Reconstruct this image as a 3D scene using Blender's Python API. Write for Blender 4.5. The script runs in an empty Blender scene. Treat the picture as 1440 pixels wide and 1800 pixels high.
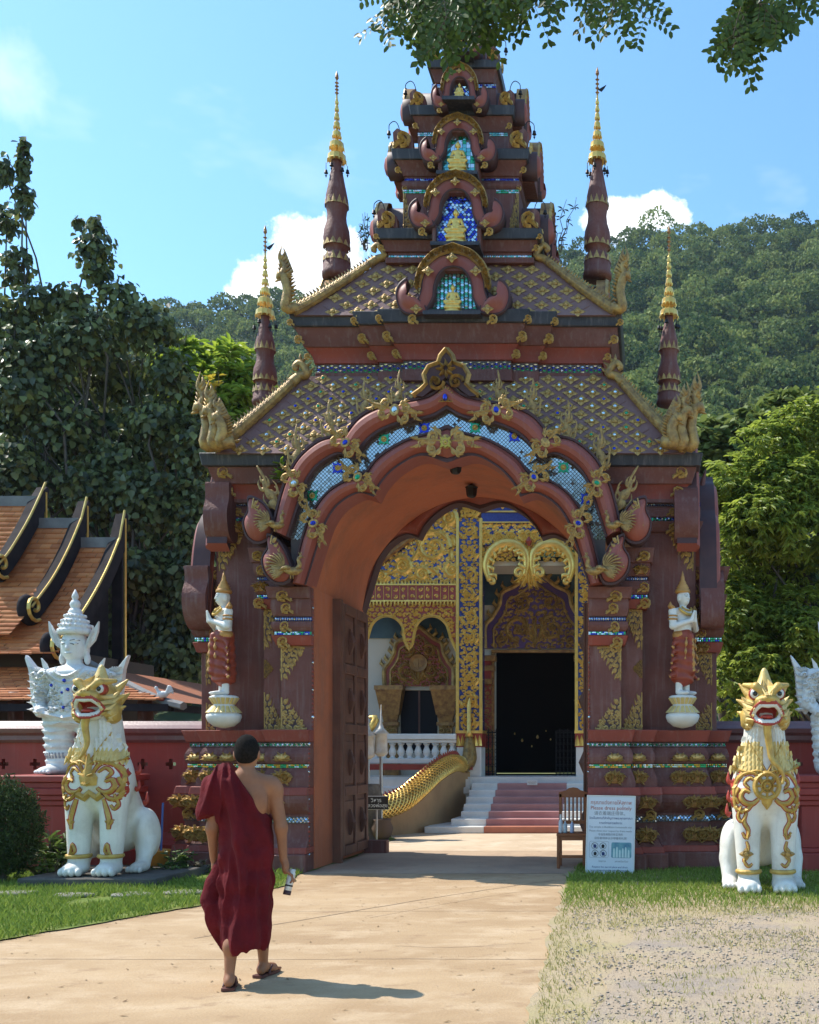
import bpy, bmesh, math, random
import numpy as np
from mathutils import Vector, Matrix, noise as mnoise
R = math.radians
SC = bpy.context.scene
COL = SC.collection
# ------------------------------------------------------------------ camera
F_PX, VX, VY, CH = 1834.0, 1145.0, 1320.0, 1.6      # focal length and principal point in photograph pixels, eye height
cam = bpy.data.cameras.new('camera'); camo = bpy.data.objects.new('camera', cam); COL.objects.link(camo)
camo.location = (0, 0, CH); camo.rotation_euler = (R(90), 0, 0)
cam.sensor_fit = 'VERTICAL'; cam.sensor_height = 24.0; cam.lens = F_PX / 1800 * 24.0
cam.shift_x = -(VX - 720) / 1800; cam.shift_y = (VY - 900) / 1800
cam.clip_start = 0.1; cam.clip_end = 6000
SC.camera = camo
# ------------------------------------------------------------------ sun, sky, exposure
SHX, SHY = 0.74, -0.22                                # where a one metre post throws its shadow
SUN_EL = math.atan2(1, math.hypot(SHX, SHY)); SUN_DIR = Vector((-SHX, -SHY, 1)).normalized()
sl = bpy.data.lights.new('sun', 'SUN'); sl.energy = 3.5; sl.angle = R(0.53); sl.color = (1.0, 0.94, 0.84)
so = bpy.data.objects.new('sun', sl); COL.objects.link(so)
so.rotation_euler = (-SUN_DIR).to_track_quat('-Z', 'Y').to_euler()
wd = bpy.data.worlds.new('World'); SC.world = wd; wd.use_nodes = True
def build_world():
    nt = wd.node_tree; N = nt.nodes; L = nt.links
    bg = N['Background']; bg.inputs['Strength'].default_value = 0.15
    sky = N.new('ShaderNodeTexSky'); sky.sky_type = 'NISHITA'; sky.sun_disc = False
    sky.sun_elevation = SUN_EL; sky.sun_rotation = math.atan2(SUN_DIR.x, SUN_DIR.y)
    sky.altitude = 300; sky.air_density = 1.0; sky.dust_density = 0.6; sky.ozone_density = 2.2
    tc = N.new('ShaderNodeTexCoord')
    def dirmask(px, py, wx, wy):                      # a soft ellipse of sky where a cloud bank stands
        d = Vector(((px - VX) / F_PX, 1, (VY - py) / F_PX)).normalized()
        sub = N.new('ShaderNodeVectorMath'); sub.operation = 'SUBTRACT'; L.new(tc.outputs['Generated'], sub.inputs[0]); sub.inputs[1].default_value = d
        mul = N.new('ShaderNodeVectorMath'); mul.operation = 'MULTIPLY'; L.new(sub.outputs[0], mul.inputs[0]); mul.inputs[1].default_value = (1 / wx, 1 / wx, 1 / wy)
        ln = N.new('ShaderNodeVectorMath'); ln.operation = 'LENGTH'; L.new(mul.outputs[0], ln.inputs[0])
        return ln.outputs['Value']
    def math_(op, a, b=None, clamp=False):
        m = N.new('ShaderNodeMath'); m.operation = op; m.use_clamp = clamp
        for i, v in enumerate((a, b)):
            if v is None: continue
            if isinstance(v, (int, float)): m.inputs[i].default_value = v
            else: L.new(v, m.inputs[i])
        return m.outputs[0]
    def nz(scale, detail, rough, sc=(1, 1, 1)):
        mp = N.new('ShaderNodeMapping'); mp.inputs['Scale'].default_value = sc; L.new(tc.outputs['Generated'], mp.inputs[0])
        n = N.new('ShaderNodeTexNoise'); n.inputs['Scale'].default_value = scale; n.inputs['Detail'].default_value = detail; n.inputs['Roughness'].default_value = rough
        L.new(mp.outputs[0], n.inputs['Vector']); return n.outputs['Fac']
    puff = nz(22, 6, 0.62)
    cov = None
    for (px, py, wx, wy) in ((565, 465, 0.042, 0.040), (515, 500, 0.045, 0.024), (1130, 380, 0.046, 0.018), (1085, 388, 0.04, 0.016), (1150, 368, 0.022, 0.014), (0, 130, 0.035, 0.032)):
        r = dirmask(px, py, wx, wy)
        a = math_('SUBTRACT', 1.0, r)                 # 1 in the middle, 0 on the rim
        b = math_('ADD', a, math_('MULTIPLY', math_('SUBTRACT', puff, 0.5), 2.2))
        c = math_('MULTIPLY', b, 4.0 if px else 1.1, True)
        if not px: c = math_('MULTIPLY', c, 0.30)
        cov = c if cov is None else math_('MAXIMUM', cov, c)
    wis = nz(3.1, 5, 0.6, (1, 1, 2.6))
    w1 = math_('MULTIPLY', math_('SUBTRACT', wis, 0.50), 1.5, True)
    cov = math_('MAXIMUM', cov, w1)
    sh = nz(9, 4, 0.55)
    mr = N.new('ShaderNodeMapRange'); L.new(sh, mr.inputs['Value']); mr.inputs['From Min'].default_value = 0.3; mr.inputs['From Max'].default_value = 0.7; mr.inputs['To Min'].default_value = 5.6; mr.inputs['To Max'].default_value = 6.9
    cc = N.new('ShaderNodeCombineColor')
    L.new(math_('MULTIPLY', mr.outputs[0], 0.97), cc.inputs[0]); L.new(mr.outputs[0], cc.inputs[1]); L.new(math_('MULTIPLY', mr.outputs[0], 1.04), cc.inputs[2])
    tint = N.new('ShaderNodeMix'); tint.data_type = 'RGBA'; tint.blend_type = 'MULTIPLY'; tint.inputs[0].default_value = 1.0; L.new(sky.outputs[0], tint.inputs[6]); tint.inputs[7].default_value = (0.74, 1.02, 1.07, 1)
    mix = N.new('ShaderNodeMix'); mix.data_type = 'RGBA'
    L.new(cov, mix.inputs[0]); L.new(tint.outputs[2], mix.inputs[6]); L.new(cc.outputs[0], mix.inputs[7])
    L.new(mix.outputs[2], bg.inputs['Color'])
build_world()
SC.view_settings.view_transform = 'Standard'; SC.view_settings.look = 'None'; SC.view_settings.gamma = 1.0
SC.view_settings.use_curve_mapping = False
SC.view_settings.exposure = 0.90
SC.cycles.max_bounces = 8; SC.cycles.diffuse_bounces = 4; SC.cycles.transparent_max_bounces = 8
# ------------------------------------------------------------------ helpers
def W(px, py, Y): return Vector(((px - VX) * Y / F_PX, Y, CH + (VY - py) * Y / F_PX))
MATS = {}
def mat(name, c1, c2=None, rough=0.7, metal=0.0, scale=4.0, bump=0.0, bscale=30.0, streak=0.0, spec=0.4, rand=0.0, trans=0.0, detail=5, dirt=None, dscale=1.5, damt=0.5, coat=0.0):
    if name in MATS: return MATS[name]
    m = bpy.data.materials.new(name); m.use_nodes = True; nt = m.node_tree; N = nt.nodes; L = nt.links
    p = N['Principled BSDF']; p.inputs['Roughness'].default_value = rough; p.inputs['Metallic'].default_value = metal
    p.inputs['Specular IOR Level'].default_value = spec; p.inputs['Coat Weight'].default_value = coat
    tc = N.new('ShaderNodeTexCoord'); vec = tc.outputs['Object']
    def noise(sc, det=detail, rg=0.6, v=None):
        n = N.new('ShaderNodeTexNoise'); n.inputs['Scale'].default_value = sc; n.inputs['Detail'].default_value = det; n.inputs['Roughness'].default_value = rg
        L.new(v or vec, n.inputs['Vector']); return n.outputs['Fac']
    def mixc(f, a, b):
        x = N.new('ShaderNodeMix'); x.data_type = 'RGBA'
        if isinstance(f, float): x.inputs[0].default_value = f
        else: L.new(f, x.inputs[0])
        for i, v in ((6, a), (7, b)):
            if isinstance(v, tuple): x.inputs[i].default_value = (*v, 1)
            else: L.new(v, x.inputs[i])
        return x.outputs[2]
    def ramp(v, a, b, lo=0.0, hi=1.0):
        r = N.new('ShaderNodeMapRange'); L.new(v, r.inputs[0]); r.inputs[1].default_value = a; r.inputs[2].default_value = b; r.inputs[3].default_value = lo; r.inputs[4].default_value = hi; return r.outputs[0]
    col = tuple(c1)
    if c2: col = mixc(ramp(noise(scale), 0.35, 0.65), col, tuple(c2))
    if dirt: col = mixc(ramp(noise(dscale, 6, 0.7), 0.48, 0.72, 0, damt), col, tuple(dirt))
    if streak:
        mp = N.new('ShaderNodeMapping'); mp.inputs['Scale'].default_value = (9, 9, 0.7); L.new(vec, mp.inputs[0])
        col = mixc(ramp(noise(2.2, 4, 0.6, mp.outputs[0]), 0.52, 0.75, 0, streak), col, (0.36, 0.31, 0.29))
    if rand:
        oi = N.new('ShaderNodeObjectInfo'); h = N.new('ShaderNodeHueSaturation')
        L.new(ramp(oi.outputs['Random'], 0, 1, 1 - rand, 1 + rand), h.inputs['Value'])
        if isinstance(col, tuple): h.inputs['Color'].default_value = (*col, 1)
        else: L.new(col, h.inputs['Color'])
        col = h.outputs[0]
    if isinstance(col, tuple): p.inputs['Base Color'].default_value = (*col, 1)
    else: L.new(col, p.inputs['Base Color'])
    if bump:
        b = N.new('ShaderNodeBump'); b.inputs['Strength'].default_value = bump; b.inputs['Distance'].default_value = 0.02
        L.new(noise(bscale, 4, 0.6), b.inputs['Height']); L.new(b.outputs[0], p.inputs['Normal'])
    if trans:
        t = N.new('ShaderNodeBsdfTranslucent'); ms = N.new('ShaderNodeMixShader'); ms.inputs[0].default_value = trans
        if isinstance(col, tuple): t.inputs[0].default_value = (*col, 1)
        else: L.new(col, t.inputs[0])
        L.new(p.outputs[0], ms.inputs[1]); L.new(t.outputs[0], ms.inputs[2]); L.new(ms.outputs[0], N['Material Output'].inputs['Surface'])
    MATS[name] = m
    return m
def leafmat(name, base, tip, rough=0.5, trans=0.35, spec=0.35, var='vcol'):
    """foliage: colour runs between two greens by a per-leaf random attribute"""
    m = bpy.data.materials.new(name); m.use_nodes = True; nt = m.node_tree; N = nt.nodes; L = nt.links
    p = N['Principled BSDF']; p.inputs['Roughness'].default_value = rough; p.inputs['Specular IOR Level'].default_value = spec
    at = N.new('ShaderNodeAttribute'); at.attribute_name = 'leafrand'
    x = N.new('ShaderNodeMix'); x.data_type = 'RGBA'; L.new(at.outputs['Fac'], x.inputs[0]); x.inputs[6].default_value = (*base, 1); x.inputs[7].default_value = (*tip, 1)
    L.new(x.outputs[2], p.inputs['Base Color'])
    t = N.new('ShaderNodeBsdfTranslucent'); ms = N.new('ShaderNodeMixShader'); ms.inputs[0].default_value = trans
    L.new(x.outputs[2], t.inputs[0]); L.new(p.outputs[0], ms.inputs[1]); L.new(t.outputs[0], ms.inputs[2]); L.new(ms.outputs[0], N['Material Output'].inputs['Surface'])
    MATS[name] = m; return m
def tag(o, label=None, cat=None, group=None, kind=None):
    if label: o['label'] = label
    if cat: o['category'] = cat
    if group: o['group'] = group
    if kind: o['kind'] = kind
    return o
def thing(name, label, cat, loc=(0, 0, 0), rotz=0.0, group=None):
    o = bpy.data.objects.new(name, None); o.empty_display_size = 0.2; COL.objects.link(o)
    o.location = loc; o.rotation_euler = (0, 0, rotz); return tag(o, label, cat, group)
def obj(name, me, parent=None, loc=None, rot=None, scale=None):
    o = bpy.data.objects.new(name, me); COL.objects.link(o)
    if parent: o.parent = parent
    if loc is not None: o.location = loc
    if rot is not None: o.rotation_euler = rot
    if scale is not None: o.scale = scale if hasattr(scale, '__len__') else (scale,) * 3
    return o
def copy_tree(o, parent=None):
    c = o.copy(); COL.objects.link(c); c.parent = parent
    for ch in [x for x in bpy.data.objects if x.parent == o]: copy_tree(ch, c)
    return c
def npmesh(name, V, Fq, mats, midx=None, smooth=False, rnd=None):
    """big mesh straight from numpy arrays; Fq is (n,3) or (n,4)"""
    V = np.asarray(V, np.float32); Fq = np.asarray(Fq, np.int32); n, k = Fq.shape
    me = bpy.data.meshes.new(name); me.vertices.add(len(V)); me.vertices.foreach_set('co', V.ravel())
    me.loops.add(n * k); me.loops.foreach_set('vertex_index', Fq.ravel())
    me.polygons.add(n); me.polygons.foreach_set('loop_start', np.arange(0, n * k, k, dtype=np.int32))
    for m in mats: me.materials.append(m)
    if midx is not None: me.polygons.foreach_set('material_index', np.asarray(midx, np.int32))
    if smooth: me.polygons.foreach_set('use_smooth', np.ones(n, bool))
    if rnd is not None:
        a = me.attributes.new('leafrand', 'FLOAT', 'POINT'); a.data.foreach_set('value', np.asarray(rnd, np.float32))
    me.update(calc_edges=True); return me
class MB:
    def __init__(s): s.v = []; s.f = []; s.m = []
    def add(s, vs, fs, m=0):
        n = len(s.v); s.v += [tuple(v) for v in vs]; s.f += [tuple(i + n for i in f) for f in fs]; s.m += [m] * len(fs); return s
    def box(s, x0, x1, y0, y1, z0, z1, m=0, j=0.0):
        if x0 > x1: x0, x1 = x1, x0
        q = lambda: random.uniform(-j, j) if j else 0
        return s.add([(x + q(), y + q(), z + q()) for z in (z0, z1) for y in (y0, y1) for x in (x0, x1)],
                     [(0, 2, 3, 1), (4, 5, 7, 6), (0, 1, 5, 4), (2, 6, 7, 3), (0, 4, 6, 2), (1, 3, 7, 5)], m)
    def loft(s, rings, caps=True, m=0, closed=True):
        n = len(rings[0]); vs = [p for r in rings for p in r]; fs = []
        for i in range(len(rings) - 1):
            for j in range(n if closed else n - 1):
                k = (j + 1) % n; fs.append((i * n + j, i * n + k, (i + 1) * n + k, (i + 1) * n + j))
        if caps and closed: fs.append(tuple(range(n - 1, -1, -1))); fs.append(tuple((len(rings) - 1) * n + j for j in range(n)))
        return s.add(vs, fs, m)
    def prism(s, poly, y0, y1, m=0):                   # polygon in x,z pushed along y
        return s.loft([[(x, y1, z) for x, z in poly], [(x, y0, z) for x, z in poly]], True, m)
    def slab(s, poly, z0, z1, m=0):                    # polygon in x,y pushed along z
        return s.loft([[(x, y, z0) for x, y in poly], [(x, y, z1) for x, y in poly]], True, m)
    def tube(s, path, rad, n=8, m=0, caps=True, flat=1.0):
        P = [Vector(p) for p in path]; rings = []; up = Vector((0, 0, 1)); prev = None
        for i, p in enumerate(P):
            t = (P[min(i + 1, len(P) - 1)] - P[max(i - 1, 0)]).normalized()
            a = prev - t * prev.dot(t) if prev is not None else t.cross(Vector((0.31, 1, 0.17)))
            if a.length < 1e-5: a = t.orthogonal()
            a.normalize(); b = t.cross(a); prev = a
            r = rad[i] if hasattr(rad, '__len__') else rad
            rings.append([p + (a * math.cos(2 * math.pi * k / n) + b * math.sin(2 * math.pi * k / n) * flat) * r for k in range(n)])
        return s.loft(rings, caps, m)
    def lathe(s, prof, n=12, c=(0, 0, 0), m=0, sx=1.0, sy=1.0):
        return s.loft([[(c[0] + r * sx * math.cos(2 * math.pi * k / n), c[1] + r * sy * math.sin(2 * math.pi * k / n), c[2] + z) for k in range(n)] for r, z in prof], True, m)
    def ribbon(s, pts, w, h, m=0, base=0.0):           # raised ridge drawn in (u,v); stands out towards -y
        n = len(pts); vs = []; fs = []
        for i in range(n):
            a = pts[max(i - 1, 0)]; b = pts[min(i + 1, n - 1)]; tx, ty = b[0] - a[0], b[1] - a[1]; l = math.hypot(tx, ty) or 1e-6
            nx, ny = -ty / l, tx / l; ww = w[i] if hasattr(w, '__len__') else w; hh = h[i] if hasattr(h, '__len__') else h
            u, v = pts[i]; vs += [(u + nx * ww, -base, v + ny * ww), (u, -base - hh, v), (u - nx * ww, -base, v - ny * ww)]
        for i in range(n - 1):
            k = i * 3; fs += [(k, k + 1, k + 4, k + 3), (k + 1, k + 2, k + 5, k + 4)]
        return s.add(vs, fs, m)
    def xf(s, M, start=0):
        for i in range(start, len(s.v)): s.v[i] = tuple(M @ Vector(s.v[i]))
        return s
    def mesh(s, name, mats, smooth=False):
        me = bpy.data.meshes.new(name); me.from_pydata(s.v, [], s.f)
        for m in (mats if isinstance(mats, (list, tuple)) else [mats]): me.materials.append(m)
        if any(s.m): me.polygons.foreach_set('material_index', s.m)
        if smooth: me.polygons.foreach_set('use_smooth', [True] * len(s.f))
        me.update(); return me
    def build(s, name, mats, parent=None, smooth=False, loc=None, rot=None, scale=None):
        return obj(name, s.mesh(name, mats, smooth), parent, loc, rot, scale)
def soft(o, w=0.008, seg=1):
    b = o.modifiers.new('bevel', 'BEVEL'); b.width = w; b.segments = seg; b.limit_method = 'ANGLE'; b.angle_limit = R(40); return o
def catmull(P, n=6, closed=False):
    P = [Vector(p) for p in P]; N = len(P); out = []
    for i in range(N if closed else N - 1):
        if closed: a, b, c, d = P[(i - 1) % N], P[i], P[(i + 1) % N], P[(i + 2) % N]
        else:
            b, c = P[i], P[i + 1]; a = P[i - 1] if i else b * 2 - c; d = P[i + 2] if i + 2 < N else c * 2 - b
        for k in range(n):
            t = k / n; out.append(0.5 * ((2 * b) + (c - a) * t + (2 * a - 5 * b + 4 * c - d) * t * t + (3 * b - a - 3 * c + d) * t ** 3))
    if not closed: out.append(P[-1])
    return out
def spiral(cx, cy, r0, r1, a0, turns, n=16):
    return [(cx + (r0 + (r1 - r0) * t) * math.cos(a0 + turns * 2 * math.pi * t), cy + (r0 + (r1 - r0) * t) * math.sin(a0 + turns * 2 * math.pi * t)) for t in [i / (n - 1) for i in range(n)]]
def bez(p0, p1, p2, n=6):
    return [((1 - t) ** 2 * p0[0] + 2 * t * (1 - t) * p1[0] + t * t * p2[0], (1 - t) ** 2 * p0[1] + 2 * t * (1 - t) * p1[1] + t * t * p2[1]) for t in [i / (n - 1) for i in range(n)]]
def taper(n, w, a=0.35, b=0.0): return [w * (a + (1 - a) * math.sin(math.pi * min(1, (i / (n - 1)) * 1.6 + 0.1) / 2)) * (1 - (1 - b) * max(0, (i / (n - 1)) * 1.5 - 0.5) ** 1.3) for i in range(n)]
def frond(mb, x, y, L, ang, curl, w, h, m=0, base=0.0, leaves=3, rnd=random):
    """one carved flame leaf: a curling stroke with small side tongues"""
    n = 9; pts = []; a = ang; px, py = x, y
    for i in range(n):
        pts.append((px, py)); px += L / n * math.cos(a); py += L / n * math.sin(a); a += curl * (0.4 + 1.6 * i / n) / n
    mb.ribbon(pts, taper(n, w), h, m, base)
    for k in range(leaves):
        i = 1 + int(k * (n - 3) / max(1, leaves)); d = -1 if curl > 0 else 1
        p = pts[i]; q = pts[i + 1]; t = math.atan2(q[1] - p[1], q[0] - p[0]) + d * 0.9
        l = L * (0.34 - 0.06 * k)
        mb.ribbon(bez(p, (p[0] + l * 0.6 * math.cos(t), p[1] + l * 0.6 * math.sin(t)), (p[0] + l * math.cos(t - d * 0.6), p[1] + l * math.sin(t - d * 0.6)), 5), taper(5, w * 0.75), h * 0.8, m, base)
def scroll(mb, cx, cy, r, a0, s, w, h, m=0, base=0.0, turns=1.35, leaves=6):
    """a vine scroll: spiral stem with tongues outside and a flower bud in its eye"""
    n = 22; pts = spiral(cx, cy, r, r * 0.18, a0, s * turns, n)
    mb.ribbon(pts, [w * (1 - 0.45 * i / n) for i in range(n)], h, m, base)
    for k in range(leaves):
        i = 1 + int(k * 12 / leaves); p = pts[i]; q = pts[i + 1]; t = math.atan2(q[1] - p[1], q[0] - p[0]) - s * 0.75
        l = r * (0.5 - 0.035 * k)
        mb.ribbon(bez(p, (p[0] + l * 0.65 * math.cos(t), p[1] + l * 0.65 * math.sin(t)), (p[0] + l * math.cos(t + s * 0.7), p[1] + l * math.sin(t + s * 0.7)), 5), taper(5, w * 0.95), h * 0.9, m, base)
        if k % 2: 
            t2 = t + s * 1.7; l *= 0.6
            mb.ribbon(bez(p, (p[0] + l * 0.6 * math.cos(t2), p[1] + l * 0.6 * math.sin(t2)), (p[0] + l * math.cos(t2 + s * 0.8), p[1] + l * math.sin(t2 + s * 0.8)), 4), taper(4, w * 0.7), h * 0.8, m, base)
    for k in range(5):
        t = k * 2 * math.pi / 5 + a0
        mb.ribbon([(cx, cy), (cx + r * 0.2 * math.cos(t), cy + r * 0.2 * math.sin(t)), (cx + r * 0.3 * math.cos(t), cy + r * 0.3 * math.sin(t))], [w * 0.4, w * 0.9, 0], h * 1.1, m, base)
def filigree(mask, x0, x1, y0, y1, step, w, h, seed=1, m=0, base=0.0, sym=False, mb=None, flow=math.pi / 2):
    """fills an outline with carved curls"""
    rn = random.Random(seed); mb = mb or MB(); ny = max(1, int((y1 - y0) / step)); nx = max(1, int((x1 - x0) / step))
    for j in range(ny + 1):
        for i in range(nx + 1):
            x = x0 + (i + (0.5 if j % 2 else 0)) * step + rn.uniform(-.15, .15) * step; y = y0 + j * step + rn.uniform(-.15, .15) * step
            if sym and x < 0: continue
            if not mask(x, y): continue
            s = 1 if (i + j) % 2 else -1; r = step * rn.uniform(.42, .6); a = flow + rn.uniform(-.7, .7)
            for sx in ((1, -1) if sym else (1,)):
                k = len(mb.v)
                n = 9; mb.ribbon(spiral(x, y, r, r * .15, a - s * 1.2, s * .85, n), [w * (1 - .5 * q / n) for q in range(n)], h * rn.uniform(.8, 1.2), m, base)
                frond(mb, x, y - r * .6, r * 1.5, a + s * .35, s * 1.6, w * 1.1, h * rn.uniform(.7, 1.1), m, base, 1)
                if sx < 0:
                    for q in range(k, len(mb.v)): v = mb.v[q]; mb.v[q] = (-v[0], v[1], v[2])
    return mb
# ------------------------------------------------------------------ sculpting field (smooth unions, turned into one closed skin)
class SDF:
    def __init__(s, lo, hi, h):
        s.lo = np.array(lo, float); s.h = h; s.n = np.ceil((np.array(hi) - s.lo) / h).astype(int) + 1
        s.F = np.full(s.n, 9.0, np.float32); s.B = np.full(s.n, 9.0, np.float32); s.M = np.zeros(s.n, np.int8)
        s.ax = [(s.lo[i] + h * np.arange(s.n[i])).astype(np.float32) for i in range(3)]
    def _sl(s, lo, hi, pad):
        sl = []
        for i in range(3):
            a = int(max(0, math.floor((lo[i] - pad - s.lo[i]) / s.h))); b = int(min(s.n[i], math.ceil((hi[i] + pad - s.lo[i]) / s.h) + 1))
            if b <= a: return None
            sl.append(slice(a, b))
        return tuple(sl)
    def _g(s, sl): return np.meshgrid(s.ax[0][sl[0]], s.ax[1][sl[1]], s.ax[2][sl[2]], indexing='ij', sparse=True)
    def _put(s, sl, d, k, m, sub):
        F = s.F[sl]
        if sub:
            hh = np.clip(0.5 - 0.5 * (F + d) / k, 0, 1) if k else None
            s.F[sl] = F * (1 - hh) - d * hh + k * hh * (1 - hh)
            if m: s.M[sl][np.broadcast_to(d, F.shape) < 1.6 * s.h] = m
            return
        if k > 0:
            hh = np.clip(0.5 + 0.5 * (F - d) / k, 0, 1); s.F[sl] = F * (1 - hh) + d * hh - k * hh * (1 - hh)
        else: s.F[sl] = np.minimum(F, d)
        B = s.B[sl]; c = d < B; B[c] = np.broadcast_to(d, B.shape)[c]; s.M[sl][c] = m
    def cap(s, a, b, ra, rb=None, k=0.03, m=0, sub=False):
        rb = ra if rb is None else rb; a = np.array(a, float); b = np.array(b, float); r = max(ra, rb)
        sl = s._sl(np.minimum(a, b) - r, np.maximum(a, b) + r, k + 3 * s.h)
        if sl is None: return s
        X, Y, Z = s._g(sl); ba = b - a; q = max(ba @ ba, 1e-9)
        t = np.clip(((X - a[0]) * ba[0] + (Y - a[1]) * ba[1] + (Z - a[2]) * ba[2]) / q, 0, 1)
        d = np.sqrt((X - a[0] - t * ba[0]) ** 2 + (Y - a[1] - t * ba[1]) ** 2 + (Z - a[2] - t * ba[2]) ** 2) - (ra + (rb - ra) * t)
        s._put(sl, d, k, m, sub); return s
    def chain(s, P, r, k=0.02, m=0):
        for i in range(len(P) - 1): s.cap(P[i], P[i + 1], r[i] if hasattr(r, '__len__') else r, r[i + 1] if hasattr(r, '__len__') else r, k, m)
        return s
    def ell(s, c, r, k=0.03, m=0, rot=None, sub=False):
        c = np.array(c, float); r = np.array(r, float); rm = r.max() if rot is not None else r
        sl = s._sl(c - rm, c + rm, k + 3 * s.h)
        if sl is None: return s
        X, Y, Z = s._g(sl); x, y, z = X - c[0], Y - c[1], Z - c[2]
        if rot is not None:
            Q = np.array(Matrix(rot) if not hasattr(rot, 'to_matrix') else rot.to_matrix()); Q = Q.T
            x, y, z = (Q[0, 0] * x + Q[0, 1] * y + Q[0, 2] * z), (Q[1, 0] * x + Q[1, 1] * y + Q[1, 2] * z), (Q[2, 0] * x + Q[2, 1] * y + Q[2, 2] * z)
        k0 = np.sqrt((x / r[0]) ** 2 + (y / r[1]) ** 2 + (z / r[2]) ** 2); k1 = np.sqrt((x / r[0] ** 2) ** 2 + (y / r[1] ** 2) ** 2 + (z / r[2] ** 2) ** 2) + 1e-9
        s._put(sl, k0 * (k0 - 1) / k1, k, m, sub); return s
    def box(s, c, r, rd=0.01, k=0.0, m=0, rot=None, sub=False):
        c = np.array(c, float); r = np.array(r, float); rm = np.full(3, np.linalg.norm(r)) if rot is not None else r
        sl = s._sl(c - rm, c + rm, k + 3 * s.h)
        if sl is None: return s
        X, Y, Z = s._g(sl); x, y, z = X - c[0], Y - c[1], Z - c[2]
        if rot is not None:
            Q = np.array(rot.to_matrix()).T
            x, y, z = (Q[0, 0] * x + Q[0, 1] * y + Q[0, 2] * z), (Q[1, 0] * x + Q[1, 1] * y + Q[1, 2] * z), (Q[2, 0] * x + Q[2, 1] * y + Q[2, 2] * z)
        qx, qy, qz = np.abs(x) - r[0] + rd, np.abs(y) - r[1] + rd, np.abs(z) - r[2] + rd
        d = np.sqrt(np.maximum(qx, 0) ** 2 + np.maximum(qy, 0) ** 2 + np.maximum(qz, 0) ** 2) + np.minimum(np.maximum(np.maximum(qx, qy), qz), 0) - rd
        s._put(sl, d, k, m, sub); return s
    def field(s, fn):                                   # fn(X,Y,Z,F) -> new F
        X, Y, Z = np.meshgrid(*s.ax, indexing='ij', sparse=True); s.F = fn(X, Y, Z, s.F).astype(np.float32); return s
    def front(s, x, z, flip=False):                     # y of the skin seen from -y at x,z (or from +x at y,z through side())
        i = np.clip(np.round((np.asarray(x) - s.lo[0]) / s.h).astype(int), 0, s.n[0] - 1); k = np.clip(np.round((np.asarray(z) - s.lo[2]) / s.h).astype(int), 0, s.n[2] - 1)
        f = s.F[i, :, k]; c = f < 0; j = c.argmax(1); r = np.arange(len(j)); j0 = np.maximum(j - 1, 0); f0, f1 = f[r, j0], f[r, j]
        return np.where(c.any(1), s.lo[1] + (j0 + np.clip(f0 / np.maximum(f0 - f1, 1e-6), 0, 1)) * s.h, np.nan)
    def mesh(s, name, mats, smooth=True):
        F = s.F; S = F < 0; nx, ny, nz = s.n
        c = np.zeros((nx - 1, ny - 1, nz - 1), np.int8)
        for dx in (0, 1):
            for dy in (0, 1):
                for dz in (0, 1): c += S[dx:nx - 1 + dx, dy:ny - 1 + dy, dz:nz - 1 + dz]
        act = (c > 0) & (c < 8); I = np.argwhere(act); idx = np.full(act.shape, -1, np.int32); idx[act] = np.arange(len(I))
        acc = np.zeros((len(I), 3)); cnt = np.zeros(len(I))
        for ax in range(3):
            o = [a for a in range(3) if a != ax]
            for u in (0, 1):
                for v in (0, 1):
                    A = I.copy(); A[:, o[0]] += u; A[:, o[1]] += v; B = A.copy(); B[:, ax] += 1
                    fa = F[A[:, 0], A[:, 1], A[:, 2]]; fb = F[B[:, 0], B[:, 1], B[:, 2]]; k = (fa < 0) != (fb < 0)
                    t = np.zeros(len(I)); t[k] = fa[k] / (fa[k] - fb[k]); P = A.astype(float); P[:, ax] += t
                    acc[k] += P[k]; cnt[k] += 1
        V = s.lo + s.h * acc / cnt[:, None]
        Q = []; 
        for ax in range(3):
            o = [(ax + 1) % 3, (ax + 2) % 3]
            a = [slice(None)] * 3; b = [slice(None)] * 3; a[ax] = slice(0, -1); b[ax] = slice(1, None)
            ch = np.argwhere(S[tuple(a)] != S[tuple(b)])
            ok = (ch[:, o[0]] > 0) & (ch[:, o[1]] > 0) & (ch[:, o[0]] < s.n[o[0]] - 1) & (ch[:, o[1]] < s.n[o[1]] - 1); ch = ch[ok]
            if not len(ch): continue
            q = []
            for (u, v) in ((-1, -1), (0, -1), (0, 0), (-1, 0)):
                C = ch.copy(); C[:, o[0]] += u; C[:, o[1]] += v; q.append(idx[C[:, 0], C[:, 1], C[:, 2]])
            q = np.stack(q, 1); ins = S[ch[:, 0], ch[:, 1], ch[:, 2]]; q[~ins] = q[~ins][:, ::-1]; Q.append(q)
        Q = np.concatenate(Q); Q = Q[(Q >= 0).all(1)]
        g = np.clip(np.round((V[Q].mean(1) - s.lo) / s.h).astype(int), 0, s.n - 1)
        return npmesh(name, V, Q, mats, s.M[g[:, 0], g[:, 1], g[:, 2]], smooth)
def drape(sd, mb, start=0, off=0.0):
    """lays a flat carving (drawn in x,z, standing out towards -y) on the front of a sculpted body"""
    if start >= len(mb.v): return mb
    V = np.array(mb.v[start:]); y = sd.front(V[:, 0], V[:, 2])
    good = ~np.isnan(y); fill = np.nanmean(y) if good.any() else 0
    if good.any():
        ix = np.where(good)[0]; bad = np.where(~good)[0]
        for b in bad: d = (V[ix, 0] - V[b, 0]) ** 2 + (V[ix, 2] - V[b, 2]) ** 2; y[b] = y[ix[d.argmin()]] 
    V[:, 1] += y - off
    mb.v[start:] = [tuple(v) for v in V]; return mb
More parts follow.
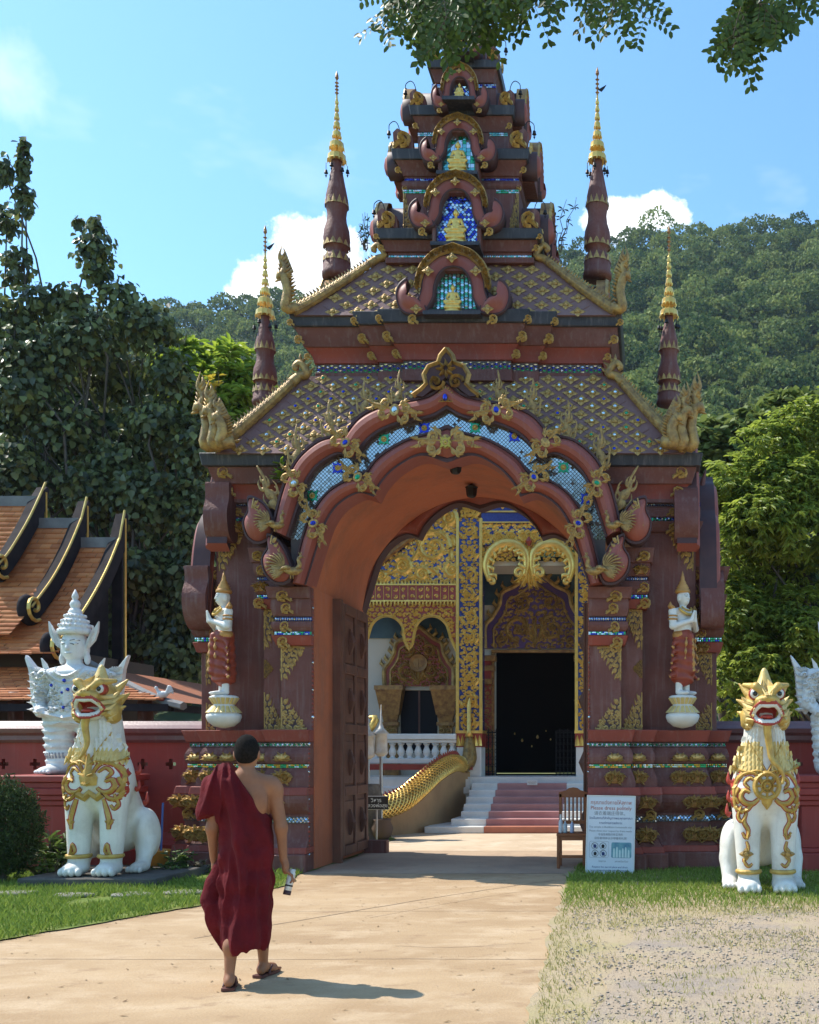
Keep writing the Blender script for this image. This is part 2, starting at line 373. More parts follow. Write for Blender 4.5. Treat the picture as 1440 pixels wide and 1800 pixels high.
# ------------------------------------------------------------------ shared materials
M_MAROON = mat('maroon_plaster', (0.172, 0.058, 0.045), (0.130, 0.047, 0.040), rough=0.62, scale=1.6, bump=0.5, bscale=22, streak=0.22, dirt=(0.235, 0.125, 0.115), dscale=2.4, damt=0.5, spec=0.35)
M_RED = mat('red_plaster', (0.30, 0.062, 0.042), (0.23, 0.055, 0.042), rough=0.6, scale=2.2, bump=0.2, bscale=20, streak=0.16, spec=0.35)
M_ARCH = mat('arch_red', (0.31, 0.078, 0.052), (0.25, 0.066, 0.05), rough=0.5, scale=1.8, bump=0.15, bscale=14, streak=0.12, spec=0.45)
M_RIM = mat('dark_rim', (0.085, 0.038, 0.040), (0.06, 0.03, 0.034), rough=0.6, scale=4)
M_SLAB = mat('black_slab', (0.028, 0.027, 0.036), (0.055, 0.05, 0.06), rough=0.45, scale=3, bump=0.2, streak=0.25)
M_ROOF = mat('roof_plaster', (0.23, 0.125, 0.118), (0.17, 0.09, 0.088), rough=0.75, scale=1.3, bump=0.3, bscale=24, streak=0.16, dirt=(0.24, 0.16, 0.14), damt=0.45)
M_GOLD = mat('old_gold', (0.58, 0.37, 0.115), (0.31, 0.185, 0.06), rough=0.42, metal=0.35, scale=9, bump=0.3, bscale=60, dirt=(0.14, 0.075, 0.04), dscale=7, damt=0.65, spec=0.5)
M_GOLDA = mat('antique_gold', (0.50, 0.32, 0.10), (0.26, 0.155, 0.06), rough=0.45, metal=0.3, scale=11, bump=0.5, bscale=50, dirt=(0.10, 0.055, 0.035), dscale=9, damt=0.7, spec=0.5)
M_GOLDLIT = mat('highlight_gold', (0.72, 0.49, 0.17), (0.45, 0.28, 0.09), rough=0.4, metal=0.3, scale=10, bump=0.3, bscale=60, dirt=(0.20, 0.11, 0.06), dscale=8, damt=0.5, spec=0.5)  # brighter copy of the gold for lumps and curls, highlights put into its colour
M_GOLDB = mat('bright_gold', (0.83, 0.58, 0.17), (0.70, 0.45, 0.11), rough=0.3, metal=0.55, scale=8, bump=0.1, spec=0.5)
M_GOLDR = mat('brown_gold', (0.46, 0.25, 0.075), (0.22, 0.10, 0.04), rough=0.42, metal=0.3, scale=9, bump=0.3, bscale=50, spec=0.5)
M_ORANGE = mat('passage_plaster', (0.50, 0.155, 0.068), (0.40, 0.125, 0.06), rough=0.7, scale=1.1, bump=0.2, bscale=9, dirt=(0.27, 0.105, 0.062), dscale=1.7, damt=0.8, streak=0.16)
M_IRON = mat('dark_iron', (0.03, 0.028, 0.03), rough=0.5, metal=0.6)
M_GREYMET = mat('grey_metal', (0.40, 0.40, 0.41), (0.28, 0.28, 0.3), rough=0.35, metal=0.8)
def glassmat(name, c, metal=0.75, rough=0.18): return mat(name, c, rough=rough, metal=metal, spec=0.7)
GL = [glassmat('glass_blue', (0.03, 0.05, 0.42)), glassmat('glass_green', (0.03, 0.34, 0.16)), glassmat('glass_silver', (0.62, 0.70, 0.74), 0.9, 0.12), glassmat('glass_teal', (0.16, 0.50, 0.50)), glassmat('glass_amber', (0.60, 0.36, 0.05)), glassmat('glass_paleblue', (0.35, 0.55, 0.85))]
def mirrormat():
    m = bpy.data.materials.new('mirror_mosaic'); m.use_nodes = True; N = m.node_tree.nodes; L = m.node_tree.links; p = N['Principled BSDF']
    p.inputs['Metallic'].default_value = 0.92; p.inputs['Roughness'].default_value = 0.10
    tc = N.new('ShaderNodeTexCoord'); n = N.new('ShaderNodeTexNoise'); n.inputs['Scale'].default_value = 3; L.new(tc.outputs['Object'], n.inputs[0])
    x = N.new('ShaderNodeMix'); x.data_type = 'RGBA'; L.new(n.outputs[0], x.inputs[0]); x.inputs[6].default_value = (0.42, 0.43, 0.44, 1); x.inputs[7].default_value = (0.72, 0.72, 0.70, 1)
    L.new(x.outputs[2], p.inputs['Base Color']); MATS['mirror_mosaic'] = m; return m
M_MIRROR = mirrormat()
M_GROUT = mat('mosaic_grout', (0.10, 0.085, 0.085), rough=0.85)
M_WHITE = mat('white_paint', (0.78, 0.765, 0.72), (0.70, 0.68, 0.64), rough=0.5, scale=2.5, bump=0.12, bscale=25, dirt=(0.52, 0.49, 0.44), dscale=3, damt=0.35, spec=0.4)
M_STEM = mat('twig', (0.10, 0.075, 0.055), (0.16, 0.13, 0.10), rough=0.9, scale=12, bump=0.4)
# ------------------------------------------------------------------ the gate
GX0, GY0 = (793 - VX) * 14 / F_PX, 14.0
GC = 1.22                                              # half the depth of the gate: its middle lies at local y = GC
G = thing('temple_gate', 'tall maroon temple gate with scalloped archway, gold ornaments and tiered tower', 'gate', (GX0, GY0, 0))
def gx(px, gy=0.0): return (px - VX) * (GY0 + gy) / F_PX - GX0
def gz(py, gy=0.0): return CH + (VY - py) * (GY0 + gy) / F_PX
S0 = GY0 / F_PX                                        # metres per photograph pixel on the front plane
def offs(poly, d):
    n = len(poly); out = []
    for i in range(n):
        a, b, c = poly[i - 1], poly[i], poly[(i + 1) % n]
        e1 = (b[0] - a[0], b[1] - a[1]); e2 = (c[0] - b[0], c[1] - b[1]); l1 = math.hypot(*e1); l2 = math.hypot(*e2)
        out.append((b[0] + d * (e1[1] / l1 + e2[1] / l2), b[1] - d * (e1[0] / l1 + e2[0] / l2)))
    return out
def rect(x0, x1, y0, y1): return [(x0, y0), (x1, y0), (x1, y1), (x0, y1)]
def layer(name, poly, z0, z1, o0, o1, m, bev=0.0, curve=0.0, parent=None):
    """one moulding: the plan polygon pushed out by o0 at the foot and o1 at the top, bellied by curve"""
    st = 5 if curve else 1; rings = []
    for i in range(st + 1):
        t = i / st; o = o0 + (o1 - o0) * t + curve * math.sin(math.pi * t); rings.append([(x, y, z0 + (z1 - z0) * t) for x, y in offs(poly, o)])
    o = MB().loft(rings, True).build(name, m, parent or G)
    if bev: soft(o, bev)
    return o
def mosaic(name, segs, z0, z1, mats, pat='diamond', tile=None, parent=None):
    """small glass chips set along wall runs; segs = [(x0,y0,x1,y1)] seen from outside, left to right"""
    mb = MB(); h = z1 - z0; t = tile or h / 2; rn = random.Random(len(segs) * 7 + int(z0 * 100))
    for (xa, ya, xb, yb) in segs:
        L = math.hypot(xb - xa, yb - ya); ux, uy = (xb - xa) / L, (yb - ya) / L; nx, ny = uy, -ux
        P = lambda s, z, o: (xa + ux * s + nx * o, ya + uy * s + ny * o, z)
        mb.add([P(0, z0, 0.002), P(L, z0, 0.002), P(L, z1, 0.002), P(0, z1, 0.002)], [(0, 1, 2, 3)], len(mats))
        n = max(1, int(L / t))
        for i in range(n):
            c = (i + .5) * L / n; zc = (z0 + z1) / 2; w = L / n * .46
            def chip(c, zc, w, hh, mi, dia):
                k = rn.uniform(0, .004); e = rn.uniform(-.25, .25) * w
                if dia: q = [P(c - w, zc, .004), P(c, zc - hh, .004), P(c + w, zc, .004), P(c, zc + hh, .004), P(c + e, zc + e, .009 + k)]
                else: q = [P(c - w, zc - hh, .005), P(c + w, zc - hh, .005), P(c + w, zc + hh, .005), P(c - w, zc + hh, .005), P(c + e, zc + e, .008 + k)]
                mb.add(q, [(0, 1, 4), (1, 2, 4), (2, 3, 4), (3, 0, 4)], mi)
            if pat == 'diamond':
                chip(c, zc, w, h * .3, i % 2, True)
                chip(c + L / n / 2, z0 + h * .78, w * .8, h * .17, 2 % len(mats), True); chip(c + L / n / 2, z0 + h * .22, w * .8, h * .17, 2 % len(mats), True)
            elif pat == 'zig':
                dz = h * .13 * (1 if i % 2 else -1)
                chip(c, z0 + h * .80 + dz * .7, w, h * .14, 2, True); chip(c, zc + dz, w, h * .16, 0, True); chip(c, z0 + h * .2 + dz * .7, w, h * .14, 1 if i % 5 else 2, True)
            else:
                chip(c, z0 + h * .27, w, h * .2, rn.randrange(len(mats)), False); chip(c, z0 + h * .73, w, h * .2, rn.randrange(len(mats)), False)
    return tag(mb.build(name, mats + [M_GROUT], parent or G), kind='stuff')
# --- carved ornaments, each drawn once and then set in place many times
def orn_flower():
    mb = MB()
    for k in range(4):
        a = k * math.pi / 2; c, s = math.cos(a), math.sin(a)
        q = [(.08, 0), (.22, .22), (.37, .14), (.54, 0), (.37, -.14), (.22, -.22)]
        vs = [(x * c - y * s, -.03, (x * s + y * c) * .85) for x, y in q] + [(.27 * c, -.13, .27 * s * .85)]
        mb.add(vs, [(i, (i + 1) % 6, 6)[::-1] for i in range(6)])
        a += math.pi / 4; c, s = math.cos(a), math.sin(a)
        mb.add([(x * c - y * s, -.02, (x * s + y * c) * .85) for x, y in ((.05, .09), (.05, -.09), (.27, 0))] + [(.13 * c, -.09, .13 * s * .85)], [(0, 1, 3)[::-1], (1, 2, 3)[::-1], (2, 0, 3)[::-1]])
    mb.loft([[(r * math.cos(2 * math.pi * k / 8), -y, r * math.sin(2 * math.pi * k / 8)) for k in range(8)] for r, y in ((.17, .02), (.16, .12), (.12, .14))], True)
    return mb
def jewel_mb(): return MB().loft([[(r * math.cos(2 * math.pi * k / 8), -y, r * math.sin(2 * math.pi * k / 8)) for k in range(8)] for r, y in ((.115, .12), (.10, .17), (.05, .20))], True)
ME_FLOWER = orn_flower().mesh('roof_flower', M_GOLD)
ME_JEWEL = [jewel_mb().mesh('jewel', g) for g in (GL[0], GL[1], GL[2], M_GOLD)]
def orn_rosette():                                     # rounded lump of leaves used in rows on the plinth
    mb = MB(); scroll(mb, -.20, -.04, .26, math.pi * .2, 1, .085, .26, leaves=5); scroll(mb, .22, -.05, .23, math.pi * .8, -1, .08, .24, leaves=5)
    for a in (-1.2, -.8, -.4, 0, .4, .8, 1.2): frond(mb, .02 + .2 * a, .02, .44 - .05 * abs(a), math.pi / 2 - a, -a * 1.3, .075, .25, leaves=2)
    for a in (-.5, .5): frond(mb, .3 * a, -.15, .35, -math.pi / 2 + a, a * 1.6, .075, .22, leaves=1)
    mb.loft([[(sx * math.cos(2 * math.pi * k / 10), -y, sy * math.sin(2 * math.pi * k / 10)) for k in range(10)] for sx, sy, y in ((.42, .32, 0), (.36, .27, .05), (.2, .15, .07))], True, 1)
    return mb
ME_ROSE = orn_rosette().mesh('gold_rosette', [M_GOLDLIT, M_GOLDR])
def orn_flamelump():                                   # pointed flame cluster for upper plinth row
    mb = MB()
    for a, l in ((-1.15, .42), (-.7, .5), (-.25, .62), (.25, .62), (.7, .5), (1.15, .42)): frond(mb, .12 * a, -.28, l, math.pi / 2 - a, -a * .9, .10, .20, leaves=2)
    mb.loft([[(sx * math.cos(2 * math.pi * k / 10), -y, -.08 + sy * math.sin(2 * math.pi * k / 10)) for k in range(10)] for sx, sy, y in ((.40, .24, 0), (.33, .19, .1), (.12, .08, .2))], True, 0)
    return mb
ME_LUMP = orn_flamelump().mesh('gold_flame_boss', [M_GOLDLIT])
ME_CURL = (lambda mb: (scroll(mb, .05, .02, .34, -math.pi * .6, 1, .09, .14, leaves=5), frond(mb, -.35, -.4, .7, .9, -1.5, .1, .14), frond(mb, .3, -.35, .6, 1.9, 1.6, .1, .12), mb)[-1])(MB()).mesh('gold_curl', M_GOLDLIT)
def orn_triangle(seed, down):                          # corner spandrel: straight edge at x = 0, point at far end
    mb = filigree(lambda x, y: 0 <= x <= (1 - y) * .98 + .05 and y < 1, 0.08, 1.0, 0.06, 1.0, .155, .045, .085, seed, flow=math.pi / 2)
    mb.ribbon([(0.03, 0), (0.03, 1.0)], .035, .07); mb.ribbon(bez((0, 0.02), (.5, -.03), (1.0, 0.04), 6), .035, .07)
    for k in range(6):
        y = .12 + k * .14; frond(mb, (1 - y) * .8, y, .26, .5, 1.6, .05, .09, leaves=1)
    mb.add([(0, -.004, 0), (1, -.004, 0), (.72, -.004, .25), (.4, -.004, .55), (.12, -.004, .9), (0, -.004, 1)], [(0, 1, 2, 3, 4, 5)], 1)
    if down: 
        for i, v in enumerate(mb.v): mb.v[i] = (v[0], v[1], -v[2])
        mb.f = [f[::-1] for f in mb.f]
    return mb.mesh('gold_spandrel', [M_GOLD, M_RIM])
ME_TRI_UP = [orn_triangle(s, False) for s in (3, 4)]; ME_TRI_DN = [orn_triangle(s, True) for s in (5, 6)]
def orn_flame():                                       # upright flame finial carved on both faces
    mb = MB(); C = catmull([(0.10, 0, 0), (-.06, 0, .22), (.10, 0, .45), (.03, 0, .68), (.12, 0, 1.0)], 4); n = len(C)
    mb.tube(C, [.13 * (1 - i / n) ** .7 * (1 + .25 * math.sin(i * 1.4)) + .006 for i in range(n)], 6, flat=.55)
    for k, (z, s, l) in enumerate(((.08, 1, .26), (.12, -1, .28), (.28, 1, .24), (.33, -1, .24), (.48, 1, .2), (.55, -1, .18), (.68, 1, .13))):
        p = C[min(n - 1, int(z * n))]
        mb.tube(catmull([p, p + Vector((s * l * .7, 0, l * .15)), p + Vector((s * l * .85, 0, l * .8)), p + Vector((s * l * .6, 0, l * 1.25))], 3), [.05, .055, .052, .048, .042, .036, .03, .022, .014, .004], 5, flat=.6)
    return mb
ME_FLAME = orn_flame().mesh('gold_flame_finial', M_GOLDA, True)
def orn_cluster(seed):                                 # leaf cluster that lies along the red arches
    mb = MB(); rn = random.Random(seed)
    for s in (1, -1):
        f = lambda a: a if s > 0 else math.pi - a
        scroll(mb, s * .32, .10, .15, f(-1.6), s, .05, .11, leaves=5); scroll(mb, s * .36, -.16, .12, f(1.6), -s, .045, .10, leaves=4)
        scroll(mb, s * .62, -.02, .10, f(-1.2), s, .03, .08, leaves=3)
        frond(mb, s * .14, .02, .9, f(.05), s * rn.uniform(-.3, .3), .05, .11, leaves=5); frond(mb, s * .12, .12, .42, f(.9), -s * 1.2, .05, .10, leaves=2); frond(mb, s * .12, -.12, .45, f(-.8), s * 1.3, .05, .10, leaves=2)
        frond(mb, s * .7, .03, .3, f(.5), -s * .9, .035, .08, leaves=1); frond(mb, s * .7, -.05, .3, f(-.5), s * .9, .035, .08, leaves=1)
    mb.loft([[(r * math.cos(2 * math.pi * k / 10), -y, r * math.sin(2 * math.pi * k / 10)) for k in range(10)] for r, y in ((.16, 0), (.15, .12), (.10, .13))], True)
    return mb
ME_CLUST = [orn_cluster(s).mesh('gold_leaf_cluster', M_GOLD) for s in (11, 12, 13)]
def put(name, me, x, y, z, sx=1.0, sz=None, sy=None, rot=0.0, parent=None, tilt=0.0, yaw=0.0):
    o = obj(name, me, parent or G, (x, y, z), (tilt, -rot, yaw), (sx, abs(sx) if sy is None else sy, abs(sx) if sz is None else sz)); return o
# --- piers
COLS = {'A': (1.85, 2.28, 0.0), 'B': (2.26, 2.57, 0.15), 'P': (2.55, 3.30, 0.36), 'C': (3.28, 3.60, 0.58)}
def front_y(ax):                                        # which face stands at this distance from the axis
    for k in 'ABPC':
        if ax <= COLS[k][1]: return COLS[k][2]
    return COLS['C'][2]
BACK = 2 * GC
def mir(poly, s): return poly if s < 0 else [(-x, y) for x, y in poly][::-1]
for s in (-1, 1):
    # shared stepped plinth
    pl = [(-3.60, .58), (-3.30, .58), (-3.30, .36), (-2.57, .36), (-2.57, .15), (-2.28, .15), (-2.28, 0), (-1.855, 0), (-1.855, BACK), (-2.28, BACK), (-2.28, BACK - .2), (-3.60, BACK - .6)]
    pl = mir(pl, s)
    L = lambda n, a, b, o0, o1, m, bev=.008, curve=0.: layer(n, [(x if abs(abs(x) - 1.855) > .01 else x, y) for x, y in pl], gz(a), gz(b), o0, o1, m, bev, curve)
    # the passage side stays flush: its vertices are pulled back after the mouldings are made
    def flush(o):
        for v in o.data.vertices:
            if abs(v.co.x) < 1.85: v.co.x = 1.85 * (-1 if v.co.x < 0 else 1)
        return o
    flush(L('plinth', 1533, 1498, .34, .34, M_MAROON, .015)); flush(L('red_step', 1498, 1487, .30, .28, M_RED)); flush(L('plinth_cove', 1487, 1447, .26, .16, M_MAROON, 0, -.03))
    flush(L('plinth_band', 1447, 1430, .17, .17, M_MAROON)); flush(L('plinth_torus', 1430, 1397, .17, .26, M_MAROON, 0, .035)); flush(L('red_step', 1397, 1383, .27, .25, M_RED))
    flush(L('plinth_cove', 1383, 1350, .20, .13, M_MAROON, 0, .02)); flush(L('plinth_band', 1350, 1342, .13, .13, M_MAROON)); flush(L('plinth_torus', 1342, 1314, .15, .12, M_MAROON, 0, .03))
    flush(L('plinth_band', 1314, 1304, .11, .11, M_MAROON)); flush(L('red_ledge', 1304, 1283, .15, .20, M_RED)); 
    def runs(o, px=None):                               # front runs of the plinth at offset o
        xs = [(-3.60 - o, -3.30 - o, .58 - o), (-3.30 - o, -2.57 - o, .36 - o), (-2.57 - o, -2.28 - o, .15 - o), (-2.28 - o, -1.86, -o)]
        return [(a, y, b, y) for a, b, y in xs] if s < 0 else [(-b, y, -a, y) for a, b, y in xs][::-1]
    mosaic('mosaic_strip', runs(.172), gz(1446), gz(1434), [GL[2], GL[5], GL[2]], 'diamond')
    mosaic('mosaic_strip', runs(.132), gz(1350), gz(1343), [GL[4], GL[2], GL[1]], 'sq')
    mosaic('mosaic_strip', runs(.112), gz(1313), gz(1305), [GL[1], GL[2], GL[2]], 'diamond')
    for (row, py, xs, o, me, sx, sz) in (('boss', 1329, (293, 330, 399, 429, 460), .20, ME_LUMP, 27, 24), ('rose', 1366, (293, 330, 399, 429, 462), .215, ME_ROSE, 29, 30), ('rose', 1410, (308, 345, 425, 455, 484), .275, ME_ROSE, 33, 28), ('curl', 1432, (350, 430, 470), .22, ME_CURL, 26, 22), ('rose', 1467, (345, 425, 452, 480), .26, ME_ROSE, 34, 34)):
        for x in xs:
            ax = x * S0; y = front_y(max(1.9, ax - o)) - o; ax *= (14 + y) / 14
            put('gold_rosette' if row == 'rose' else 'gold_flame_boss' if row == 'boss' else 'gold_curl', me, s * ax, y + .02, gz(py, 0), s * sx * S0 * 1.25, sz * S0 * 1.22, sx * S0 * 1.15)
    # columns
    for k, top, layers in (
        ('A', 1135, [(1135, 1118, .05, .10, M_RED, .0), (1118, 1110, .06, .06, M_MAROON, 0), (1110, 1094, .07, .09, M_MAROON, .02), (1094, 1084, .06, .06, M_MAROON, 0), (1084, 1054, .08, .10, M_MAROON, .015), (1054, 1034, .13, .16, M_MAROON, 0)]),
        ('B', 1068, [(1068, 1052, .05, .10, M_RED, 0), (1052, 1043, .06, .06, M_MAROON, 0), (1043, 1020, .07, .09, M_MAROON, .02), (1020, 1011, .06, .06, M_MAROON, 0), (1011, 988, .08, .10, M_MAROON, .015), (988, 962, .13, .16, M_MAROON, 0)]),
        ('P', 926, [(926, 908, .04, .10, M_MAROON, 0), (908, 900, .05, .05, M_MAROON, 0), (900, 882, .06, .06, M_MAROON, 0), (882, 872, .05, .05, M_MAROON, 0)]),
        ('C', 1140, [(1140, 1122, .05, .09, M_RED, 0), (1122, 1112, .06, .06, M_MAROON, 0), (1112, 1094, .07, .09, M_MAROON, .02), (1094, 1060, .06, .09, M_MAROON, 0), (1060, 1036, .10, .14, M_MAROON, .0), (1036, 1012, .09, .10, M_MAROON, .02), (1012, 986, .13, .18, M_MAROON, 0)])):
        x0, x1, yf = COLS[k]; po = mir(rect(-x1, -x0, yf, BACK - yf), s)
        fl = flush if k == 'A' else (lambda o: o)
        fl(layer('pier_shaft', po, gz(1284), gz(top) + .01, 0, 0, M_MAROON, .006))
        for (a, b, o0, o1, m, cv) in layers: fl(layer('red_moulding' if m is M_RED else 'moulding', po, gz(a), gz(b), o0, o1, m, 0 if cv else .006, cv))
        fr = lambda o: [(-x1 - o, yf - o, -x0 - (0 if k == 'A' else -.0), yf - o)] if s < 0 else [(x0, yf - o, x1 + o, yf - o)]
        strips = {'A': ((1117, 1111, .062), (1093, 1085, .062)), 'B': ((1051, 1044, .062), (1019, 1012, .062)), 'P': ((907, 901, .052), (881, 873, .052)), 'C': ((1121, 1113, .062),)}[k]
        for q, (a, b, o) in enumerate(strips): mosaic('mosaic_strip', fr(o), gz(a), gz(b), [[GL[0], GL[2], GL[1]], [GL[2], GL[5], GL[0]]][q], 'diamond' if q else 'sq')
    # carved corners of the columns
    def tri(px, y0, y1, w, gy, up, side=-1):             # hangs or rises along an arris at photo x px (left pier; mirrored right)
        ax = (793 - px) * S0; h = abs(y1 - y0) * S0
        me = random.choice(ME_TRI_UP if up else ME_TRI_DN)
        put('gold_spandrel', me, s * ax, gy - .004, gz(y1 if up else y0), -s * w * S0, h, .10)
    tri(494, 1137, 1196, 42, 0, False); tri(494, 1226, 1283, 46, 0, True)
    tri(457, 1070, 1140, 34, .15, False); tri(457, 1216, 1283, 36, .15, True)
    tri(365, 928, 996, 44, .36, False)
    tri(330, 1142, 1200, 32, .58, False); tri(330, 1232, 1284, 38, .58, True)
    put('gold_spandrel', ME_TRI_UP[0], s * 2.565, .146, gz(1174), -s * .13, .13, .1); put('gold_spandrel', ME_TRI_DN[0], s * 2.565, .146, gz(1174), -s * .13, .13, .1)
    # bosses on the capitals
    for (px, py, gy, w, h) in ((506, 1049, -.13, 32, 24), (510, 1070, -.1, 26, 24), (507, 1102, -.09, 24, 24), (503, 1129, -.08, 26, 26), (456, 976, 0, 28, 22), (459, 1000, .05, 24, 22), (456, 1030, .06, 26, 22), (455, 1058, .06, 28, 24), (403, 920, .28, 30, 24), (404, 890, .30, 24, 18), (362, 1000, .43, 30, 22), (364, 1026, .48, 22, 26), (350, 1050, .45, 26, 22), (354, 1078, .5, 22, 26), (352, 1104, .5, 26, 20), (350, 1132, .5, 26, 24)):
        put('gold_curl', random.choice((ME_CURL, ME_CURL, ME_ROSE)), s * ((793 - px) * S0), gy, gz(py), s * w * S0 * 1.15, h * S0 * 1.15, w * S0)
    # beads down the arris of the archway
    mb = MB(); rn = random.Random(5)
    for i in range(58):
        z = gz(1500) + (gz(1045) - gz(1500)) * i / 57; r = .016 + rn.uniform(-.003, .004)
        mb.loft([[(s * 1.852 + q * math.cos(2 * math.pi * k / 6), -.155 * (z < gz(1283)) - .004 - yq, z + q * math.sin(2 * math.pi * k / 6)) for k in range(6)] for q, yq in ((r, 0), (r * .8, .016), (r * .3, .022))], True, 1 if i % 6 == 0 else 0)
    tag(mb.build('bead_edge', [M_RED, GL[2]], G), kind='stuff')
    # entablature under the lower roof
    e = mir(rect(-3.10, -1.95, .26, BACK - .26), s)
    layer('entablature', e, gz(876), gz(870), .03, .03, M_MAROON); layer('red_cornice', e, gz(870), gz(846), .03, .10, M_RED, 0, -.02); layer('cornice', e, gz(846), gz(818), .13, .20, M_MAROON, .006); layer('eave_slab', e, gz(818), gz(796), .25, .28, M_SLAB, .01)
    for px, py, w in ((393, 826, 30), (398, 858, 26)): put('gold_curl', ME_CURL, s * (793 - px) * S0 * 1.005, .09 if w == 30 else .15, gz(py), s * w * S0 * 1.2, w * S0, w * S0)
# --- the two scalloped arches
def arch_band(name, outer, inner, yb, yf, bulge, mats, parent=G, n=7, fx=None):
    """outer and inner edges as matching runs from apex to foot (photo pixels, left half)"""
    fx = fx or (lambda p: ((p[0] - 793) * S0, gz(p[1])))
    O, I = [], []
    for q, (a, b) in enumerate(zip(outer, inner)):
        ca = catmull([Vector((*p, 0)) for p in a], n); cb = catmull([Vector((*p, 0)) for p in b], n)
        ta = [i / 30 for i in range(31)]; samp = lambda c, t: c[min(len(c) - 1, int(t * (len(c) - 1)))].lerp(c[min(len(c) - 1, int(t * (len(c) - 1)) + 1)], t * (len(c) - 1) - int(t * (len(c) - 1)))
        for t in ta[(1 if q else 0):]: O.append(samp(ca, t)); I.append(samp(cb, t))
    O = [fx(p) for p in O]; I = [fx(p) for p in I]
    mir_ = lambda L: [(-x, z) for x, z in L[::-1]]
    O = O[::-1][:-1] + mir_(O)[::-1] if False else [p for p in O[::-1]] + [(-x, z) for x, z in O[1:]]
    I = [p for p in I[::-1]] + [(-x, z) for x, z in I[1:]]
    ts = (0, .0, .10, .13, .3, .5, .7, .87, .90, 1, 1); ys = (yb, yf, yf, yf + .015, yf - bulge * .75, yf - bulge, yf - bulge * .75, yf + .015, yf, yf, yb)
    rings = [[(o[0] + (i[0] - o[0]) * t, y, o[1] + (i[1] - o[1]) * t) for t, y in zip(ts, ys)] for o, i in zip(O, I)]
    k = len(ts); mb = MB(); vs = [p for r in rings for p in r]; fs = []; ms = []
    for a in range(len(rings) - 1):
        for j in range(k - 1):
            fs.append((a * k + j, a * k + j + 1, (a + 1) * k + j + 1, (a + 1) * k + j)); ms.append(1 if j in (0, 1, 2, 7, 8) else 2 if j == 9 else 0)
    fs.append(tuple(range(k))[::-1]); fs.append(tuple((len(rings) - 1) * k + j for j in range(k))); ms += [0, 0]
    mb.add(vs, fs); mb.m = ms
    o = mb.build(name, mats, parent, True); soft_angle(o); return o, O, I
def soft_angle(o, a=35):
    try: o.data.set_sharp_from_angle(angle=R(a))
    except Exception: pass
OUT_O = [[(793, 682), (764, 705), (720, 716), (677, 724), (642, 741), (615, 773)], [(615, 773), (573, 783), (538, 811), (517, 846), (504, 880), (490, 940)]]
OUT_I = [[(793, 731), (764, 746), (712, 756), (670, 775), (645, 800), (635, 820)], [(635, 820), (608, 809), (573, 828), (552, 856), (538, 898), (520, 952)]]
INN_O = [[(793, 757), (764, 769), (722, 781), (677, 807), (653, 835)], [(653, 835), (608, 856), (580, 877), (556, 912), (540, 955), (522, 1030)]]
INN_I = [[(793, 823), (747, 811), (705, 832), (680, 858), (667, 882)], [(667, 882), (640, 876), (608, 894), (587, 922), (573, 960), (550, 1034)]]
def volute(name, pts, y0, h, parent=G, s=-1, m=None, fx=None):
    fx = fx or (lambda p: ((p[0] - 793) * S0, gz(p[1])))
    C = [fx(p) for p in catmull([Vector((*p, 0)) for p in pts], 4, True)]
    cx = sum(p[0] for p in C) / len(C); cz = sum(p[1] for p in C) / len(C)
    sh = lambda k: [(cx + (x - cx) * k, cz + (z - cz) * k) for x, z in C]
    rings = [[(x, y, z) for x, z in sh(k)] for k, y in ((1, y0 + .22), (1, y0), (.9, y0 - .004), (.87, y0 + .012), (.7, y0 - h * .6), (.4, y0 - h), (.12, y0 - h * 1.1))]
    if s > 0: rings = [[(-x, y, z) for x, y, z in r][::-1] for r in rings]
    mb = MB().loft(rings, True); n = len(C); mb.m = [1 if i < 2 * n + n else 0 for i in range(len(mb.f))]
    o = mb.build(name, [m or M_ARCH, M_RIM], parent, True); soft_angle(o); return o
V_OUT = [(450, 880), (474, 888), (491, 912), (494, 942), (480, 960), (462, 963), (446, 950), (440, 925), (449, 903)]
V_INN = [(487, 947), (508, 960), (522, 985), (531, 1015), (522, 1034), (500, 1034), (482, 1016), (477, 990), (488, 968)]
